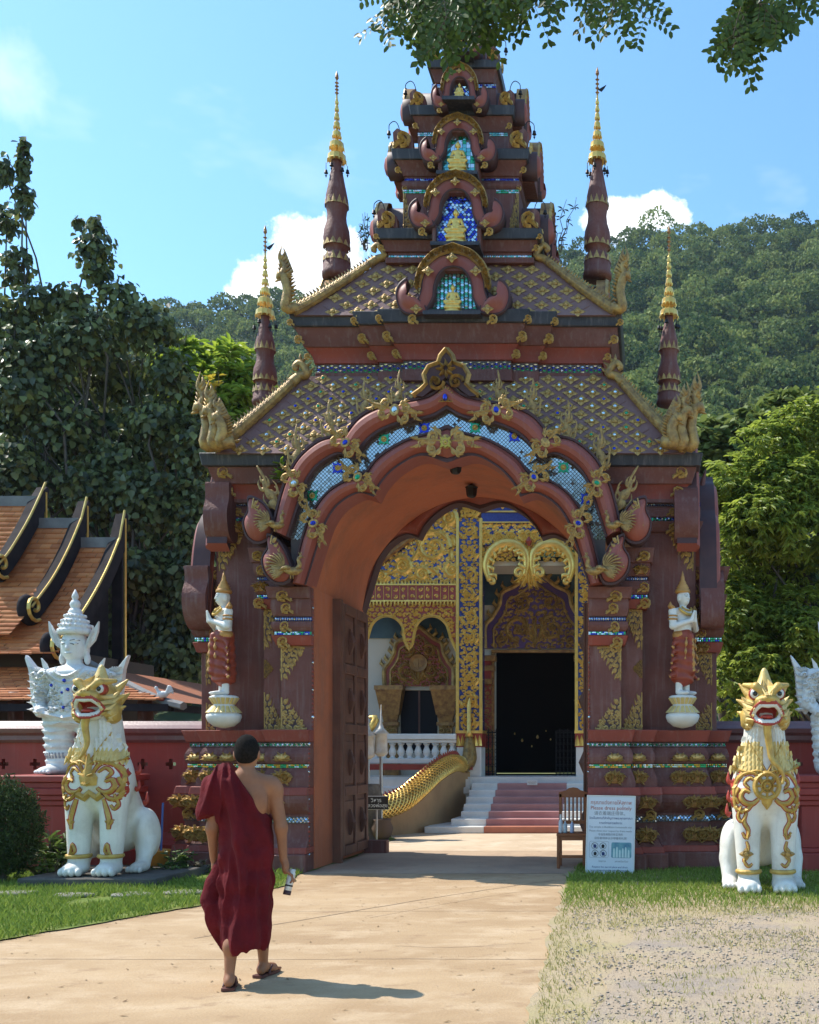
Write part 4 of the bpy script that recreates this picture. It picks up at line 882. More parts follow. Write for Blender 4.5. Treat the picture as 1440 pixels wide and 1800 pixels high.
W5 = rect(-.46, .46, .95, 2 * GC - .95); layer('tower_wall', W5, gz(175, .7), gz(134, .78), 0, 0, M_MAROON); mosaic('mosaic_strip', [(-.46, .947, -.2, .947), (.2, .947, .46, .947)], gz(142, .78), gz(135, .78), [GL[5], GL[2], GL[0]], 'sq')
T6 = rect(-.40, .40, 1.0, 2 * GC - 1.0)
layer('cornice', T6, gz(134, .84), gz(108, .8), .02, .09, M_MAROON, 0, -.01); layer('eave_slab', T6, gz(108, .76), gz(94, .76), .11, .12, M_SLAB, .008); W6 = rect(-.3, .3, 1.02, 2 * GC - 1.02); layer('tower_wall', W6, gz(94, .8), gz(58, .88), 0, 0, M_MAROON)
layer('cornice', rect(-.3, .3, 1.02, 2 * GC - 1.02), gz(58, .88), gz(40, .88), .02, .08, M_MAROON, 0, -.01)
MB().lathe([(.34, 0), (.30, .1), (.33, .2), (.24, .3), (.12, .55), (.14, .62), (.08, .75), (.05, 1.2), (.01, 2.0)], 12, (0, GC, gz(40, .88))).build('crown_spire', M_MAROON, G, True)
for hw, y, z, sz in ((1.13, .52, gz(400, .5), .30), (.95, .67, gz(255, .6), .30), (.74, .79, gz(175, .66), .24), (.51, .9, gz(94, .76), .19)):
    for s in (-1, 1):
        put('corner_scroll', ME_CURL, s * (hw - sz * .42), y - .01, z + sz * .42, -s * sz * 1.05, sz * 1.1, sz * 1.2); put('corner_scroll', ME_CURL, s * hw, y + .25, z + sz * .42, sz, sz * 1.1, sz, yaw=s * math.pi / 2)
        MB().prism([(-sz * .45, 0), (sz * .45, 0), (sz * .5, sz * .75), (sz * .3, sz * .95), (0, sz * .8), (-sz * .4, sz * .55)], 0, .14).build('corner_block', M_MAROON, G, loc=(s * (hw - sz * .5), y + .01, z), scale=(s, 1, 1))
niche(803, 547, 429, 104, .13, 551, (GL[1], GL[2], GL[3]), 'zig', .40, 'small gilded statue in the lowest tower niche, green and silver chevrons behind', 2.02)
niche(807, 396, 300, 87, .35, 430, (GL[0], GL[5], GL[0], GL[2]), 'dia', .50, 'gilded statue in the second lowest tower niche against blue glass chips', 1.22)
niche(809, 281, 199, 70, .50, 306, (GL[3], GL[1], GL[2]), 'sq', .46, 'gilded statue in the third tower niche before squares of teal glass', 1.05)
niche(813, 186, 109, 52, .62, 176, (GL[5], GL[2], GL[0]), 'dia', .24, 'smallest gilded statue in the high niche just below the leaves', .86)
niche(815, 90, 40, 34, .74, 92, (GL[5], GL[2]), 'dia', .2, 'tiny gilded statue at the very top of the tower, half behind hanging leaves')
# flank pediments of the lower storey, the same two arches seen edge on
for s in (-1, 1):
    for k, xo, zd, hwf, th in ((0, 3.17, .10, .50, .45), (1, 3.42, .30, .50, .6)):
        e = obj('flank_arch', (outer_arch, inner_arch)[k].data, G, (s * xo, GC, -zd), (0, 0, s * math.pi / 2), (hwf, th, 1))
    for (V, xo, zd, yy) in ((V_OUT, 3.30, -.02, .10), (V_INN, 3.66, .06, .22)):
        for q in (-1, 1):
            fx = lambda p: ((p[0] - (467 if V is V_OUT else 503)) * S0 * 1.1, (992 - p[1]) * S0 * (1.25 if V is V_OUT else 1.25))
            C = [fx(p) for p in catmull([Vector((*p, 0)) for p in V], 4, True)]
            mb = MB().prism(C, -.02, .30); o = mb.build('flank_volute', [M_MAROON], G, True, (s * xo, GC + q * (1.02 if V is V_OUT else .86), gz(985 if V is V_OUT else 1045)), (0, 0, s * math.pi / 2), (q, 1, 1)); soft_angle(o)
    MB().prism([(-.62, 0), (.62, 0), (.62, 1.0), (.36, 1.45), (0, 1.62), (-.36, 1.45), (-.62, 1.0)], 0, .9).build('flank_gable', M_MAROON, G, loc=(s * 3.2, GC, gz(872)), rot=(0, 0, s * math.pi / 2), scale=(1, 1, .75))
    mb = MB().tube(catmull([(0, 0, 0), (.06, 0, .18), (0, 0, .38), (.05, 0, .62)], 4), [.09, .085, .08, .075, .07, .065, .06, .05, .045, .04, .03, .02, .01], 8); mb.build('flank_finial', M_MAROON, G, True, (s * 3.42, GC - .25, gz(872)), None, (s, 1, 1))
# corner spires with gilded parasols
def spire(x, y, z0, z1, z2, z3, sub):
    """post from z0 to z1, parasol tiers to z2, rod to z3"""
    h = z1 - z0; r = .17
    pr = [(1.2, 0), (1.22, .04), (1.12, .06), (1.12, .16), (.95, .19), (.74, .22), (.88, .245), (1.08, .27), (1.12, .33), (1.05, .40), (.84, .47), (.78, .53), (.84, .58), (.92, .60), (.98, .63), (.88, .66), (.90, .69), (.70, .79), (.46, .92), (.38, .97), (.42, 1.0)]
    p = MB().lathe([(a * r * (h / 1.65) ** .5, b * h) for a, b in pr], 14).build('corner_spire', M_MAROON, G, True, (x, y, z0))
    g = MB()
    for zz, rr in ((.14, 1.1), (.27, 1.08), (.62, .95)):
        for k in range(12):
            a = k * math.pi / 6; R0 = rr * r * (h / 1.65) ** .5; c, q = math.cos(a), math.sin(a); w = .26 * R0
            g.add([(R0 * c - w * q, R0 * q + w * c, zz * h - .02), (R0 * 1.08 * c, R0 * 1.08 * q, zz * h - .02), (R0 * c + w * q, R0 * q - w * c, zz * h - .02), (R0 * .98 * c, R0 * .98 * q, zz * h + .10)], [(0, 1, 3), (1, 2, 3)])
    tag(g.build('gold_petals', M_GOLD, p), kind='stuff')
    H = z2 - z1; mb = MB(); zz = h
    for k, (rr, hh) in enumerate(((.135, .19), (.105, .18), (.064, .15), (.046, .14), (.034, .13), (.026, .11), (.02, .10))):
        hh *= H; mb.lathe([(rr * 1.02, zz), (rr, zz + hh * .06), (rr * .95, zz + hh * .42), (rr * .8, zz + hh * .5), (rr * .25, zz + hh * .56), (.013, zz + hh * .60), (.013, zz + hh)], 12)
        for q in range(12): a = q * math.pi / 6; mb.tube([(rr * math.cos(a), rr * math.sin(a), zz), (rr * 1.03 * math.cos(a), rr * 1.03 * math.sin(a), zz - .035)], [.012, .003], 4)
        zz += hh
    mb.build('gilded_parasol', M_GOLDB, p)
    rd = MB().tube([(0, 0, zz), (0, 0, z3 - z0 - .12)], [.014, .009], 6); q = z3 - z0
    for k in range(4): rd.lathe([(.012, 0), (.03, .012), (.012, .024)], 8, (0, 0, zz + (q - zz - .15) * (k + .5) / 4.2))
    rd.lathe([(.01, -.13), (.028, -.10), (.022, -.06), (.003, 0)], 8, (0, 0, q)); rd.build('finial_rod', M_GOLDR, p)
    if sub: MB().prism([(0, 0), (-.05, .03), (-.12, .07), (-.09, .02), (-.05, -.03)], -.006, .006).build('bird_vane', M_IRON, p, loc=(-.012 if sub < 0 else .012, 0, q - .33), scale=(-sub, 1, 1))
    for k in range(6):
        a = k * math.pi / 3 + .3; b = bell(p, (.15 * math.cos(a), .15 * math.sin(a), h - .05), .036, .05 + .05 * (k % 2))
ME_BELL = {}
def bell(parent, loc, r, drop):
    mb = MB().tube([(0, 0, 0), (0, 0, -drop)], .005, 4); mb.lathe([(.2 * r, 0), (.55 * r, -.25 * r), (.62 * r, -.9 * r), (.8 * r, -1.4 * r), (.85 * r, -1.5 * r)], 8, (0, 0, -drop)); mb.tube([(0, 0, -drop - 1.4 * r), (0, 0, -drop - 2.2 * r)], .005, 4)
    mb.add([(-.5 * r, 0, -drop - 2.2 * r), (0, 0, -drop - 3.4 * r), (.5 * r, 0, -drop - 2.2 * r)], [(0, 1, 2)])
    return mb.build('bell', M_IRON, parent, True, loc)
for s in (-1, 1):
    spire(s * 2.945, GC, gz(712, GC), gz(556, GC), gz(445, GC), gz(396, GC), -s if s < 0 else 0)
    spire(s * 1.90, GC, gz(490, GC), gz(283, GC), gz(168, GC), gz(118 if s > 0 else 125, GC), 1 if s > 0 else 0)
# bells on wire crooks at the tower corners
for hw, y, z in ((1.10, .62, gz(400, .5) + .22), (.93, .78, gz(255, .6) + .22), (.72, .88, gz(175, .66) + .18), (.50, .98, gz(94, .76) + .14)):
  for s in (-1, 1):
    b = Vector((s * (hw - .08), y, z)); P = catmull([b - Vector((0, 0, .12)), b + Vector((s * .04, 0, .14)), b + Vector((s * .10, 0, .22)), b + Vector((s * .17, 0, .18)), b + Vector((s * .18, 0, .11))], 4)
    w = MB().tube(P, .006, 5).build('bell_crook', M_IRON, G); bell(w, P[-1], .038, .02)
# lanterns under the vault
for px, py, gy in ((801, 826, .1), (829, 868, 1.5)):
    x = gx(px, gy); z = gz(py, gy); mb = MB().lathe([(.02, .14), (.10, .10), (.085, .08), (.075, -.02), (.055, -.05), (.02, -.06)], 6, (x, gy, z)); o = mb.build('lantern', M_IRON, G)
    MB().lathe([(.07, .07), (.06, -.02)], 6, (x, gy, z)).build('lantern_glass', mat('lantern_pane', (.35, .27, .2), rough=.2), o); MB().tube([(x, gy, z + .12), (x, gy, z + .34)], .008, 5).build('lantern_stem', M_IRON, o)
# --- open door leaf
M_WOOD = mat('door_wood', (0.17, 0.068, 0.042), (0.11, 0.046, 0.031), rough=.55, scale=3, bump=.3, bscale=25, streak=.10)
def door_leaf(s):
    d = MB().box(0, .05, 0, 1.72, .09, 3.72).build('door_leaf', M_WOOD, G, loc=(s * 1.80 - (.05 if s > 0 else 0), .92, 0), scale=(1, .76, 1)); soft(d)
    f = MB(); X0, X1 = (.05, .085) if s < 0 else (-.035, 0)
    for y in (0, .80, 1.60): f.box(X0, X1, y, y + .12, .09, 3.72)
    for z in (.09, .95, 1.85, 2.72, 3.58): f.box(X0, X1 + .006 * -s, .121, .799, z, z + .14).box(X0, X1 + .006 * -s, .921, 1.599, z, z + .14)
    soft(f.build('door_frame', M_WOOD, d), .01)
    for i in range(4):
        for j in range(2):
            y0 = .16 + j * .8; z0 = 1.0 + (i - 1) * .88 + .1 - (0 if i else 0)
            z0 = (.25, 1.12, 2.02, 2.88)[i]
            b = MB().box(.052 if s < 0 else -.02, .072 if s < 0 else -.002, y0, y0 + .56, z0, z0 + .62); b.tube([((.08 if s < 0 else -.03), y0 + .28, z0 + .12), ((.085 if s < 0 else -.035), y0 + .28, z0 + .31), ((.08 if s < 0 else -.03), y0 + .28, z0 + .5)], [.02, .10, .02], 8, flat=.4); soft(b.build('door_panel', M_WOOD, d), .012)
door_leaf(-1); door_leaf(1)
MB().box(-1.80, -1.45, 2.3, 2.46, 0, .2).build('door_stop', M_MAROON, G)
MB().box(-1.85, -1.72, .80, .92, 0, 3.76).build('door_jamb', M_WOOD, G)
# ------------------------------------------------------------------ ground
def gmat(name, cols, scale, rough=.9, bump=.4, bscale=60, speck=None, stretch=(1, 1, 1)):
    m = bpy.data.materials.new(name); m.use_nodes = True; N = m.node_tree.nodes; L = m.node_tree.links; p = N['Principled BSDF']; p.inputs['Roughness'].default_value = rough; p.inputs['Specular IOR Level'].default_value = .2
    tc = N.new('ShaderNodeTexCoord'); mp = N.new('ShaderNodeMapping'); mp.inputs['Scale'].default_value = stretch; L.new(tc.outputs['Object'], mp.inputs[0])
    col = None
    for i, (c, sc, lo, hi) in enumerate(cols):
        if col is None: col = c; continue
        n = N.new('ShaderNodeTexNoise'); n.inputs['Scale'].default_value = sc; n.inputs['Detail'].default_value = 7; n.inputs['Roughness'].default_value = .65; L.new(mp.outputs[0], n.inputs[0])
        r = N.new('ShaderNodeMapRange'); r.inputs[1].default_value = lo; r.inputs[2].default_value = hi; L.new(n.outputs[0], r.inputs[0])
        x = N.new('ShaderNodeMix'); x.data_type = 'RGBA'; L.new(r.outputs[0], x.inputs[0]); x.inputs[7].default_value = (*c, 1)
        if isinstance(col, tuple): x.inputs[6].default_value = (*col, 1)
        else: L.new(col, x.inputs[6])
        col = x.outputs[2]
    L.new(col, p.inputs['Base Color'])
    n = N.new('ShaderNodeTexNoise'); n.inputs['Scale'].default_value = bscale; n.inputs['Detail'].default_value = 6; L.new(mp.outputs[0], n.inputs[0])
    b = N.new('ShaderNodeBump'); b.inputs['Strength'].default_value = bump; b.inputs['Distance'].default_value = .02; L.new(n.outputs[0], b.inputs['Height']); L.new(b.outputs[0], p.inputs['Normal'])
    MATS[name] = m; return m
M_ROAD = gmat('road_concrete', [((.56, .41, .27),), ((.47, .33, .21), .55, .42, .62), ((.62, .48, .34), 2.3, .5, .7), ((.36, .24, .15), 5.5, .62, .74), ((.40, .28, .18), 14, .60, .72)] if False else [((.45, .315, .185), 0, 0, 0), ((.36, .24, .135), .55, .40, .60), ((.51, .375, .24), 2.3, .48, .70), ((.27, .17, .10), 3.5, .58, .76), ((.38, .26, .17), 18, .58, .72), ((.30, .20, .13), 70, .62, .72)], 1, .92, .35, 55, None, (.75, 1.15, 1))
M_SOIL = gmat('soil_and_turf', [((.10, .13, .035), 0, 0, 0), ((.20, .17, .07), .6, .45, .62), ((.24, .17, .10), 3, .55, .72)], 1)
M_LAWN = gmat('lawn_base', [((.13, .18, .035), 0, 0, 0), ((.19, .20, .055), 1.2, .42, .62), ((.22, .16, .085), 5, .60, .74)], 1)
M_DRY = gmat('dry_verge', [((.41, .32, .20), 0, 0, 0), ((.36, .30, .16), 1.1, .45, .62), ((.38, .30, .21), 4, .5, .7), ((.24, .17, .11), 18, .58, .72)], 1, .95, .6, 70)
M_GRAVEL = gmat('gravel_earth', [((.43, .33, .225), 0, 0, 0), ((.33, .27, .22), 1.1, .45, .62), ((.46, .37, .22), 2.6, .52, .66), ((.17, .13, .11), 34, .58, .66), ((.54, .47, .37), 55, .60, .68), ((.20, .16, .13), 90, .60, .68)], 1, .95, .8, 80)
tag(MB().add([(-900, -300, -.02), (900, -300, -.02), (900, 1500, -.02), (-900, 1500, -.02)], [(0, 1, 2, 3)]).build('ground', M_SOIL), kind='structure')
def sheet(name, left, right, z, m, wob=.05, n=90, seed=3):
    """a strip between two edges given as [(Y, X)]; edges wander a little"""
    rn = random.Random(seed); f = lambda E, y: next((a[1] + (b[1] - a[1]) * (y - a[0]) / (b[0] - a[0]) for a, b in zip(E, E[1:]) if a[0] <= y <= b[0]), E[-1][1])
    y0, y1 = left[0][0], left[-1][0]; V = []
    for i in range(n + 1):
        y = y0 + (y1 - y0) * i / n
        w = lambda k: wob * (mnoise.noise((y * 1.3, k, seed)) + .6 * mnoise.noise((y * 4.1, k, seed)))
        V += [(f(left, y) + w(1), y, z), (f(right, y) + w(7), y, z)]
    o = MB().add(V, [(2 * i, 2 * i + 1, 2 * i + 3, 2 * i + 2) for i in range(n)]).build(name, m); return tag(o, kind='structure')
ROADL = [(-12, -16), (0, -11), (6, -7.5), (7.5, -6.25), (8.76, -5.50), (9.6, -5.2), (10.87, -4.62), (12.2, -4.38), (13.4, -4.55), (13.7, -4.6)]
ROADR = [(-12, .4), (0, -.30), (3, -.5), (6.1, -.68), (9, -.83), (11, -.93), (13.04, -1.01), (13.7, -1.0)]
sheet('road', ROADL, ROADR, 0, M_ROAD, .045, 160)
M_COURT = gmat('courtyard_concrete', [((.60, .47, .33), 0, 0, 0), ((.50, .38, .26), .7, .42, .62), ((.34, .26, .19), 3, .60, .74), ((.66, .55, .42), 2, .55, .7)], 1, .9, .3, 40)
M_PASS = gmat('passage_floor', [((.46, .34, .235), 0, 0, 0), ((.36, .265, .19), .9, .42, .62), ((.30, .22, .16), 6, .58, .72)], 1, .9, .3, 40)
tag(MB().add([(-4.7, 13.58, .004), (-.7, 13.58, .004), (-.7, 16.7, .004), (-4.7, 16.7, .004)], [(0, 1, 2, 3)]).build('passage_floor', M_PASS), kind='structure')
tag(MB().add([(-16, 16.6, 0), (14, 16.6, 0), (14, 40, 0), (-16, 40, 0)], [(0, 1, 2, 3)]).build('courtyard', M_COURT), kind='structure')
sheet('lawn', [(-12, -40), (13.4, -40), (16.6, -40)], [(y, x + .05) for y, x in ROADL[:-1]] + [(16.6, -4.5)], .012, M_LAWN, .11, 220, 3)
sheet('verge', [(y, x - .05) for y, x in ROADR[:-1]] + [(16.6, -1.0)], [(-12, 40), (13.4, 40), (16.6, 40)], .008, M_DRY, .11, 220, 4)
def blob_sheet(name, pts, z, m):
    C = catmull([Vector((x, y, 0)) for x, y in pts], 8, True); V = [(p.x + .12 * mnoise.noise((p.x * 2, p.y * 2, 1)), p.y + .10 * mnoise.noise((p.x * 2, p.y * 2, 5)), z) for p in C]
    return tag(MB().add(V, [tuple(range(len(V)))]).build(name, m), kind='structure')
blob_sheet('gravel_patch', [(-.25, 5.0), (-.30, 7.5), (-.1, 9.2), (.35, 9.9), (1.6, 10.2), (3.2, 10.0), (7, 9.6), (9, 5), (4, 3), (1, 3)], .014, M_GRAVEL)
blob_sheet('courtyard_turf', [(-5.6, 17.0), (-4.75, 17.5), (-4.6, 18.6), (-5.0, 19.6), (-6.4, 19.6), (-7, 18)], .010, M_LAWN)
# --- grass blades, gravel stones
M_GRASS = leafmat('grass_green', (.12, .20, .028), (.32, .40, .075), .6, .35, .25); M_GRASSD = leafmat('grass_dry', (.26, .27, .07), (.56, .46, .22), .7, .3, .2)
def edge_at(E, y):
    for a, b in zip(E, E[1:]):
        if a[0] <= y <= b[0]: return a[1] + (b[1] - a[1]) * (y - a[0]) / (b[0] - a[0])
    return E[-1][1]
def blades(name, pts, hmin, hmax, wid, m, seed, label, z=.01):
    rng = np.random.default_rng(seed); P = np.asarray(pts); n = len(P); h = rng.uniform(hmin, hmax, n); a = rng.uniform(0, 2 * np.pi, n); lean = rng.uniform(.15, .9, n) * h; b = a + rng.uniform(-1, 1, n)
    w = wid * rng.uniform(.6, 1.2, n); dx, dy = np.cos(a) * w, np.sin(a) * w; lx, ly = np.cos(b + 1.57) * lean, np.sin(b + 1.57) * lean
    V = np.stack([np.stack([P[:, 0] - dx, P[:, 1] - dy, np.full(n, z)], 1), np.stack([P[:, 0] + dx, P[:, 1] + dy, np.full(n, z)], 1), np.stack([P[:, 0] + dx * .6 + lx * .45, P[:, 1] + dy * .6 + ly * .45, z + h * .62], 1), np.stack([P[:, 0] + lx, P[:, 1] + ly, z + h], 1)], 1).reshape(-1, 3)
    i = np.arange(n)[:, None] * 4; F = np.concatenate([i + np.array([[0, 1, 2]]), i + np.array([[0, 2, 3]])])
    o = obj(name, npmesh(name, V, F, [m], rnd=np.repeat(np.clip(rng.normal(.45, .28, n), 0, 1), 4))); return tag(o, label, 'grass', kind='stuff')
rng = np.random.default_rng(2); pts = []
N_ = 95000
X = rng.uniform(-11.5, -4.1, N_); Y = 8.0 + 6.6 * rng.random(N_) ** 1.15
for x, y in zip(X, Y):
    if x < edge_at(ROADL, y) + .09 * mnoise.noise((y * 2.3, x * .5, 0)) + .05 * mnoise.noise((y * 9, x * 2, 0)) + .03 and x > -.62 * y - 1.0 and mnoise.noise((x * 1.1, y * 1.1, 4)) > -.45 + .5 * (mnoise.noise((x * 6, y * 6, 1)) > .35): pts.append((x, y))
blades('lawn_grass', pts, .03, .085, .006, M_GRASS, 3, 'bright green lawn grass left of the road')
pts = []; N_ = 78000
X = rng.uniform(-1.1, 4.0, N_); Y = rng.uniform(5.2, 14.6, N_)
for x, y in zip(X, Y):
    e = edge_at(ROADR, y); d = x - e + .07 * mnoise.noise((y * 2.3, 3, 0)) + .05 * mnoise.noise((y * 9, x * 2, 0)) + .02
    dens = 1.0 if y > 10.6 else max(0, (y - 9.6) * .9)
    dens = max(dens, .8 * max(0, 1 - d / .45), .55 * max(0, min(1, .35 + 2.2 * mnoise.noise((x * .7, y * 1.5, 9)))))
    if d > 0 and rng.random() < dens: pts.append((x, y))
P_ = np.array(pts); gr = P_[(P_[:, 1] + rng.normal(0, .5, len(P_))) > 11.0]; dr = P_[(P_[:, 1] + rng.normal(0, .5, len(P_))) <= 11.0]
blades('verge_grass', gr, .03, .07, .006, M_GRASS, 5, 'short green grass along the foot of the gate')
blades('verge_straw', dr, .012, .045, .004, M_GRASSD, 6, 'dry yellow grass beside the road')
# loose stones
def stones(name, n, box, smin, smax, m, seed, label):
    rng = np.random.default_rng(seed); base = np.array([(1, 0, 0), (-1, 0, 0), (0, 1, 0), (0, -1, 0), (0, 0, 1), (0, 0, -1)], float); tri = np.array([(0, 2, 4), (2, 1, 4), (1, 3, 4), (3, 0, 4), (2, 0, 5), (1, 2, 5), (3, 1, 5), (0, 3, 5)])
    X = rng.uniform(box[0], box[1], n); Y = rng.uniform(box[2], box[3], n); keep = np.array([mnoise.noise((x * .9, y * 1.2, 2)) > -.25 + .35 * mnoise.noise((x * 5, y * 5, 3)) and x > edge_at(ROADR, y) + .12 for x, y in zip(X, Y)]); X, Y = X[keep], Y[keep]; n = len(X)
    s = smin + (smax - smin) * rng.random((n, 1)) ** 3; V = base[None] * (1 + rng.uniform(-.45, .45, (n, 6, 3))) * s[:, None] * np.array([1, 1, .55]) ; V[..., 0] += X[:, None]; V[..., 1] += Y[:, None]; V[..., 2] += .018
    F = (np.arange(n)[:, None, None] * 6 + tri[None]).reshape(-1, 3)
    return tag(obj(name, npmesh(name, V.reshape(-1, 3), F, [m], rnd=np.repeat(rng.random(n), 6))), label, 'gravel', kind='stuff')
M_STONE = leafmat('loose_stone', (.20, .17, .145), (.52, .44, .35), .9, 0.0, .2)
stones('gravel', 16000, (-.8, 4.2, 5.2, 10.6), .004, .015, M_STONE, 4, 'loose gravel on the bare earth right of the road')
# slab joints and wandering cracks in the road
def crack(pts, w, name):
    C = catmull([Vector((x, y, .003)) for x, y in pts], 12); V = []
    for i, p in enumerate(C):
        t = (C[min(i + 1, len(C) - 1)] - C[max(i - 1, 0)]).normalized(); n = Vector((-t.y, t.x, 0)); k = w * (.55 + .6 * abs(mnoise.noise((p.x * 5, p.y * 5, 2)))); j = n * .02 * mnoise.noise((p.x * 3, p.y * 3, 7)); V += [p + n * k + j, p - n * k + j]
    tag(MB().add(V, [(2 * i, 2 * i + 1, 2 * i + 3, 2 * i + 2) for i in range(len(C) - 1)]).build(name, mat('joint_dirt', (.27, .18, .115), (.36, .25, .16), rough=.95, scale=9)), kind='structure')
for y in (13.35, 10.4, 8.0, 5.9): crack([(edge_at(ROADL, y) + .1, y + .03), (-3.2, y), (-2, y + .02), (edge_at(ROADR, y) - .02, y)], .008, 'road_joint')
crack([(-1.2, 12.9), (-2.2, 11.6), (-3.1, 10.2), (-3.9, 8.9)], .012, 'road_crack'); crack([(-.95, 12.6), (-1.9, 11.3), (-2.7, 10.0)], .006, 'road_crack'); crack([(-1.0, 8.7), (-1.6, 8.5), (-2.1, 8.55)], .005, 'road_crack')
# fallen leaves and specks on the road
mb = MB(); rn = random.Random(12)
for i in range(260):
    y = rn.uniform(6, 13.3); x = rn.uniform(edge_at(ROADL, y) + .1, edge_at(ROADR, y) - .05); a = rn.uniform(0, 6.28); l = rn.uniform(.006, .03) ; c, s = math.cos(a) * l, math.sin(a) * l
    mb.add([(x - c, y - s, .004), (x - s * .3, y + c * .3, .006), (x + c, y + s, .010), (x + s * .3, y - c * .3, .005)], [(0, 3, 2, 1)], 0)
tag(mb.build('leaf_litter', mat('dead_leaf', (.16, .09, .045), (.28, .18, .08), rough=.9)), 'tiny dead leaves and specks scattered over the road', 'leaves', kind='stuff')
# ------------------------------------------------------------------ hills
M_HILL = gmat('hill_floor', [((.045, .075, .03), 0, 0, 0), ((.07, .09, .035), .05, .4, .6)], 1)
RIDGE = [(-900, 560), (-300, 540), (0, 535), (150, 520), (262, 512), (330, 520), (390, 505), (480, 490), (560, 500), (700, 480), (850, 440), (960, 425), (1060, 400), (1130, 372), (1200, 378), (1300, 372), (1440, 360), (1700, 350), (2600, 360), (3600, 420)]
def ridge_py(px):
    for a, b in zip(RIDGE, RIDGE[1:]):
        if a[0] <= px <= b[0]: t = (px - a[0]) / (b[0] - a[0]); t = t * t * (3 - 2 * t); return a[1] + (b[1] - a[1]) * t
    return RIDGE[-1][1]
def hill_z(x, y):
    """height of the wooded hill behind the temple"""
    k = min(1.0, max(0.0, (y - 85) / 215)); px = VX + x / max(y, 60) * F_PX
    crest = (VY - ridge_py(px)) * 300 / F_PX - 8
    spur = 7 * mnoise.noise((x * .018, y * .018, 3)) + 3.5 * mnoise.noise((x * .05, y * .05, 8))
    sp2 = 10 * math.sin(x * .035 + 1.1) * k * (1 - k) * 2.4
    return -1 + (crest + 1) * (k ** 1.08) + (spur + sp2) * min(1, k * 4) * (1 - .75 * k)
V = []; nx, ny = 80, 44
for j in range(ny + 1):
    y = 70 + 290 * j / ny
    for i in range(nx + 1):
        x = (-1.0 + 1.75 * i / nx) * 300 + 40; yy = y; V.append((x, yy, hill_z(x, min(yy, 300)) - max(0, yy - 300) * .5))
hill = npmesh('hill', V, [(j * (nx + 1) + i, j * (nx + 1) + i + 1, (j + 1) * (nx + 1) + i + 1, (j + 1) * (nx + 1) + i) for j in range(ny) for i in range(nx)], [M_HILL], smooth=True)
tag(obj('hill', hill), kind='structure')
M_FOREST = leafmat('forest_leaf', (.040, .080, .022), (.27, .31, .085), .75, .35, .2)
def forest():
    rng = np.random.default_rng(21); C = []; Q = []; RN = []
    # a crown is a dome of small leaf clumps
    def crown(nc):
        u = rng.normal(size=(nc, 3)); u /= np.linalg.norm(u, axis=1)[:, None]; u[:, 2] = np.abs(u[:, 2]) * 1.0 - .25
        lob = rng.normal(size=(6, 3)); lob /= np.linalg.norm(lob, axis=1)[:, None]; lob[:, 2] = np.abs(lob[:, 2])
        r = .74 + .30 * np.max(np.clip(u @ lob.T, 0, 1) ** 6, axis=1) + rng.normal(0, .07, nc); return u * r[:, None]
    lib = [crown(680) for _ in range(7)]
    rows = []
    y = 96.0
    while y < 302:
        stp = 5.6 + (y - 96) * .006; x = -.66 * y - 8
        while x < .24 * y + 14:
            xx = x + rng.uniform(-1.6, 1.6); yy = y + rng.uniform(-1.6, 1.6); rows.append((xx, yy)); x += stp
        y += stp * .86
    for (x, yy) in rows:
        z = hill_z(x, min(yy, 300)); r = rng.uniform(2.6, 5.0) * (1.3 if rng.random() < .2 else 1); tall = rng.uniform(.9, 1.35) + (.4 if rng.random() < .12 else 0)
        L = lib[rng.integers(7)]; a = rng.uniform(0, 6.28); c, s = np.cos(a), np.sin(a)
        k = L[: (680 if yy < 220 else 480)]
        p = np.stack([k[:, 0] * c - k[:, 1] * s, k[:, 0] * s + k[:, 1] * c, k[:, 2] * tall], 1) * r + np.array([x, yy, z + r * .9]); n = len(p)
        d = rng.normal(size=(n, 3)) * .75 + k * np.array([1.0, 1.0, 1.0]) ; d /= np.linalg.norm(d, axis=1)[:, None]; t = np.cross(d, rng.normal(size=(n, 3))); t /= np.linalg.norm(t, axis=1)[:, None]; b = np.cross(d, t)
        sz = (rng.uniform(.22, .50, (n, 1)))
        C.append(np.stack([p - t * sz, p - b * sz * .8, p + t * sz * 1.1, p + b * sz * .8], 1).reshape(-1, 3)); tone = np.clip(rng.normal(.42, .22), 0, 1)
        RN.append(np.repeat(np.clip(tone + rng.normal(0, .16, n), 0, 1), 4))
    V = np.concatenate(C); F = np.arange(len(V)).reshape(-1, 4)
    return tag(obj('hill_forest', npmesh('hill_forest', V, F, [M_FOREST], rnd=np.concatenate(RN))), 'dense green forest covering the hills behind the temple', 'forest', kind='stuff'), len(rows), len(F)
fo, ntree, nface = forest(); print('FOREST', ntree, nface)
# --- air between here and the hills
hz = MB().box(-420, 420, -60, 420, -3, 190).build('haze', bpy.data.materials.new('haze_air')); tag(hz, 'thin bluish haze filling the valley', 'haze', kind='stuff')
hm = hz.data.materials[0]; hm.use_nodes = True; N = hm.node_tree.nodes; N.remove(N['Principled BSDF']); pv = N.new('ShaderNodeVolumePrincipled'); pv.inputs['Color'].default_value = (.62, .78, 1.0, 1); pv.inputs['Density'].default_value = .00018; pv.inputs['Anisotropy'].default_value = .2
hm.node_tree.links.new(pv.outputs[0], N['Material Output'].inputs['Volume'])
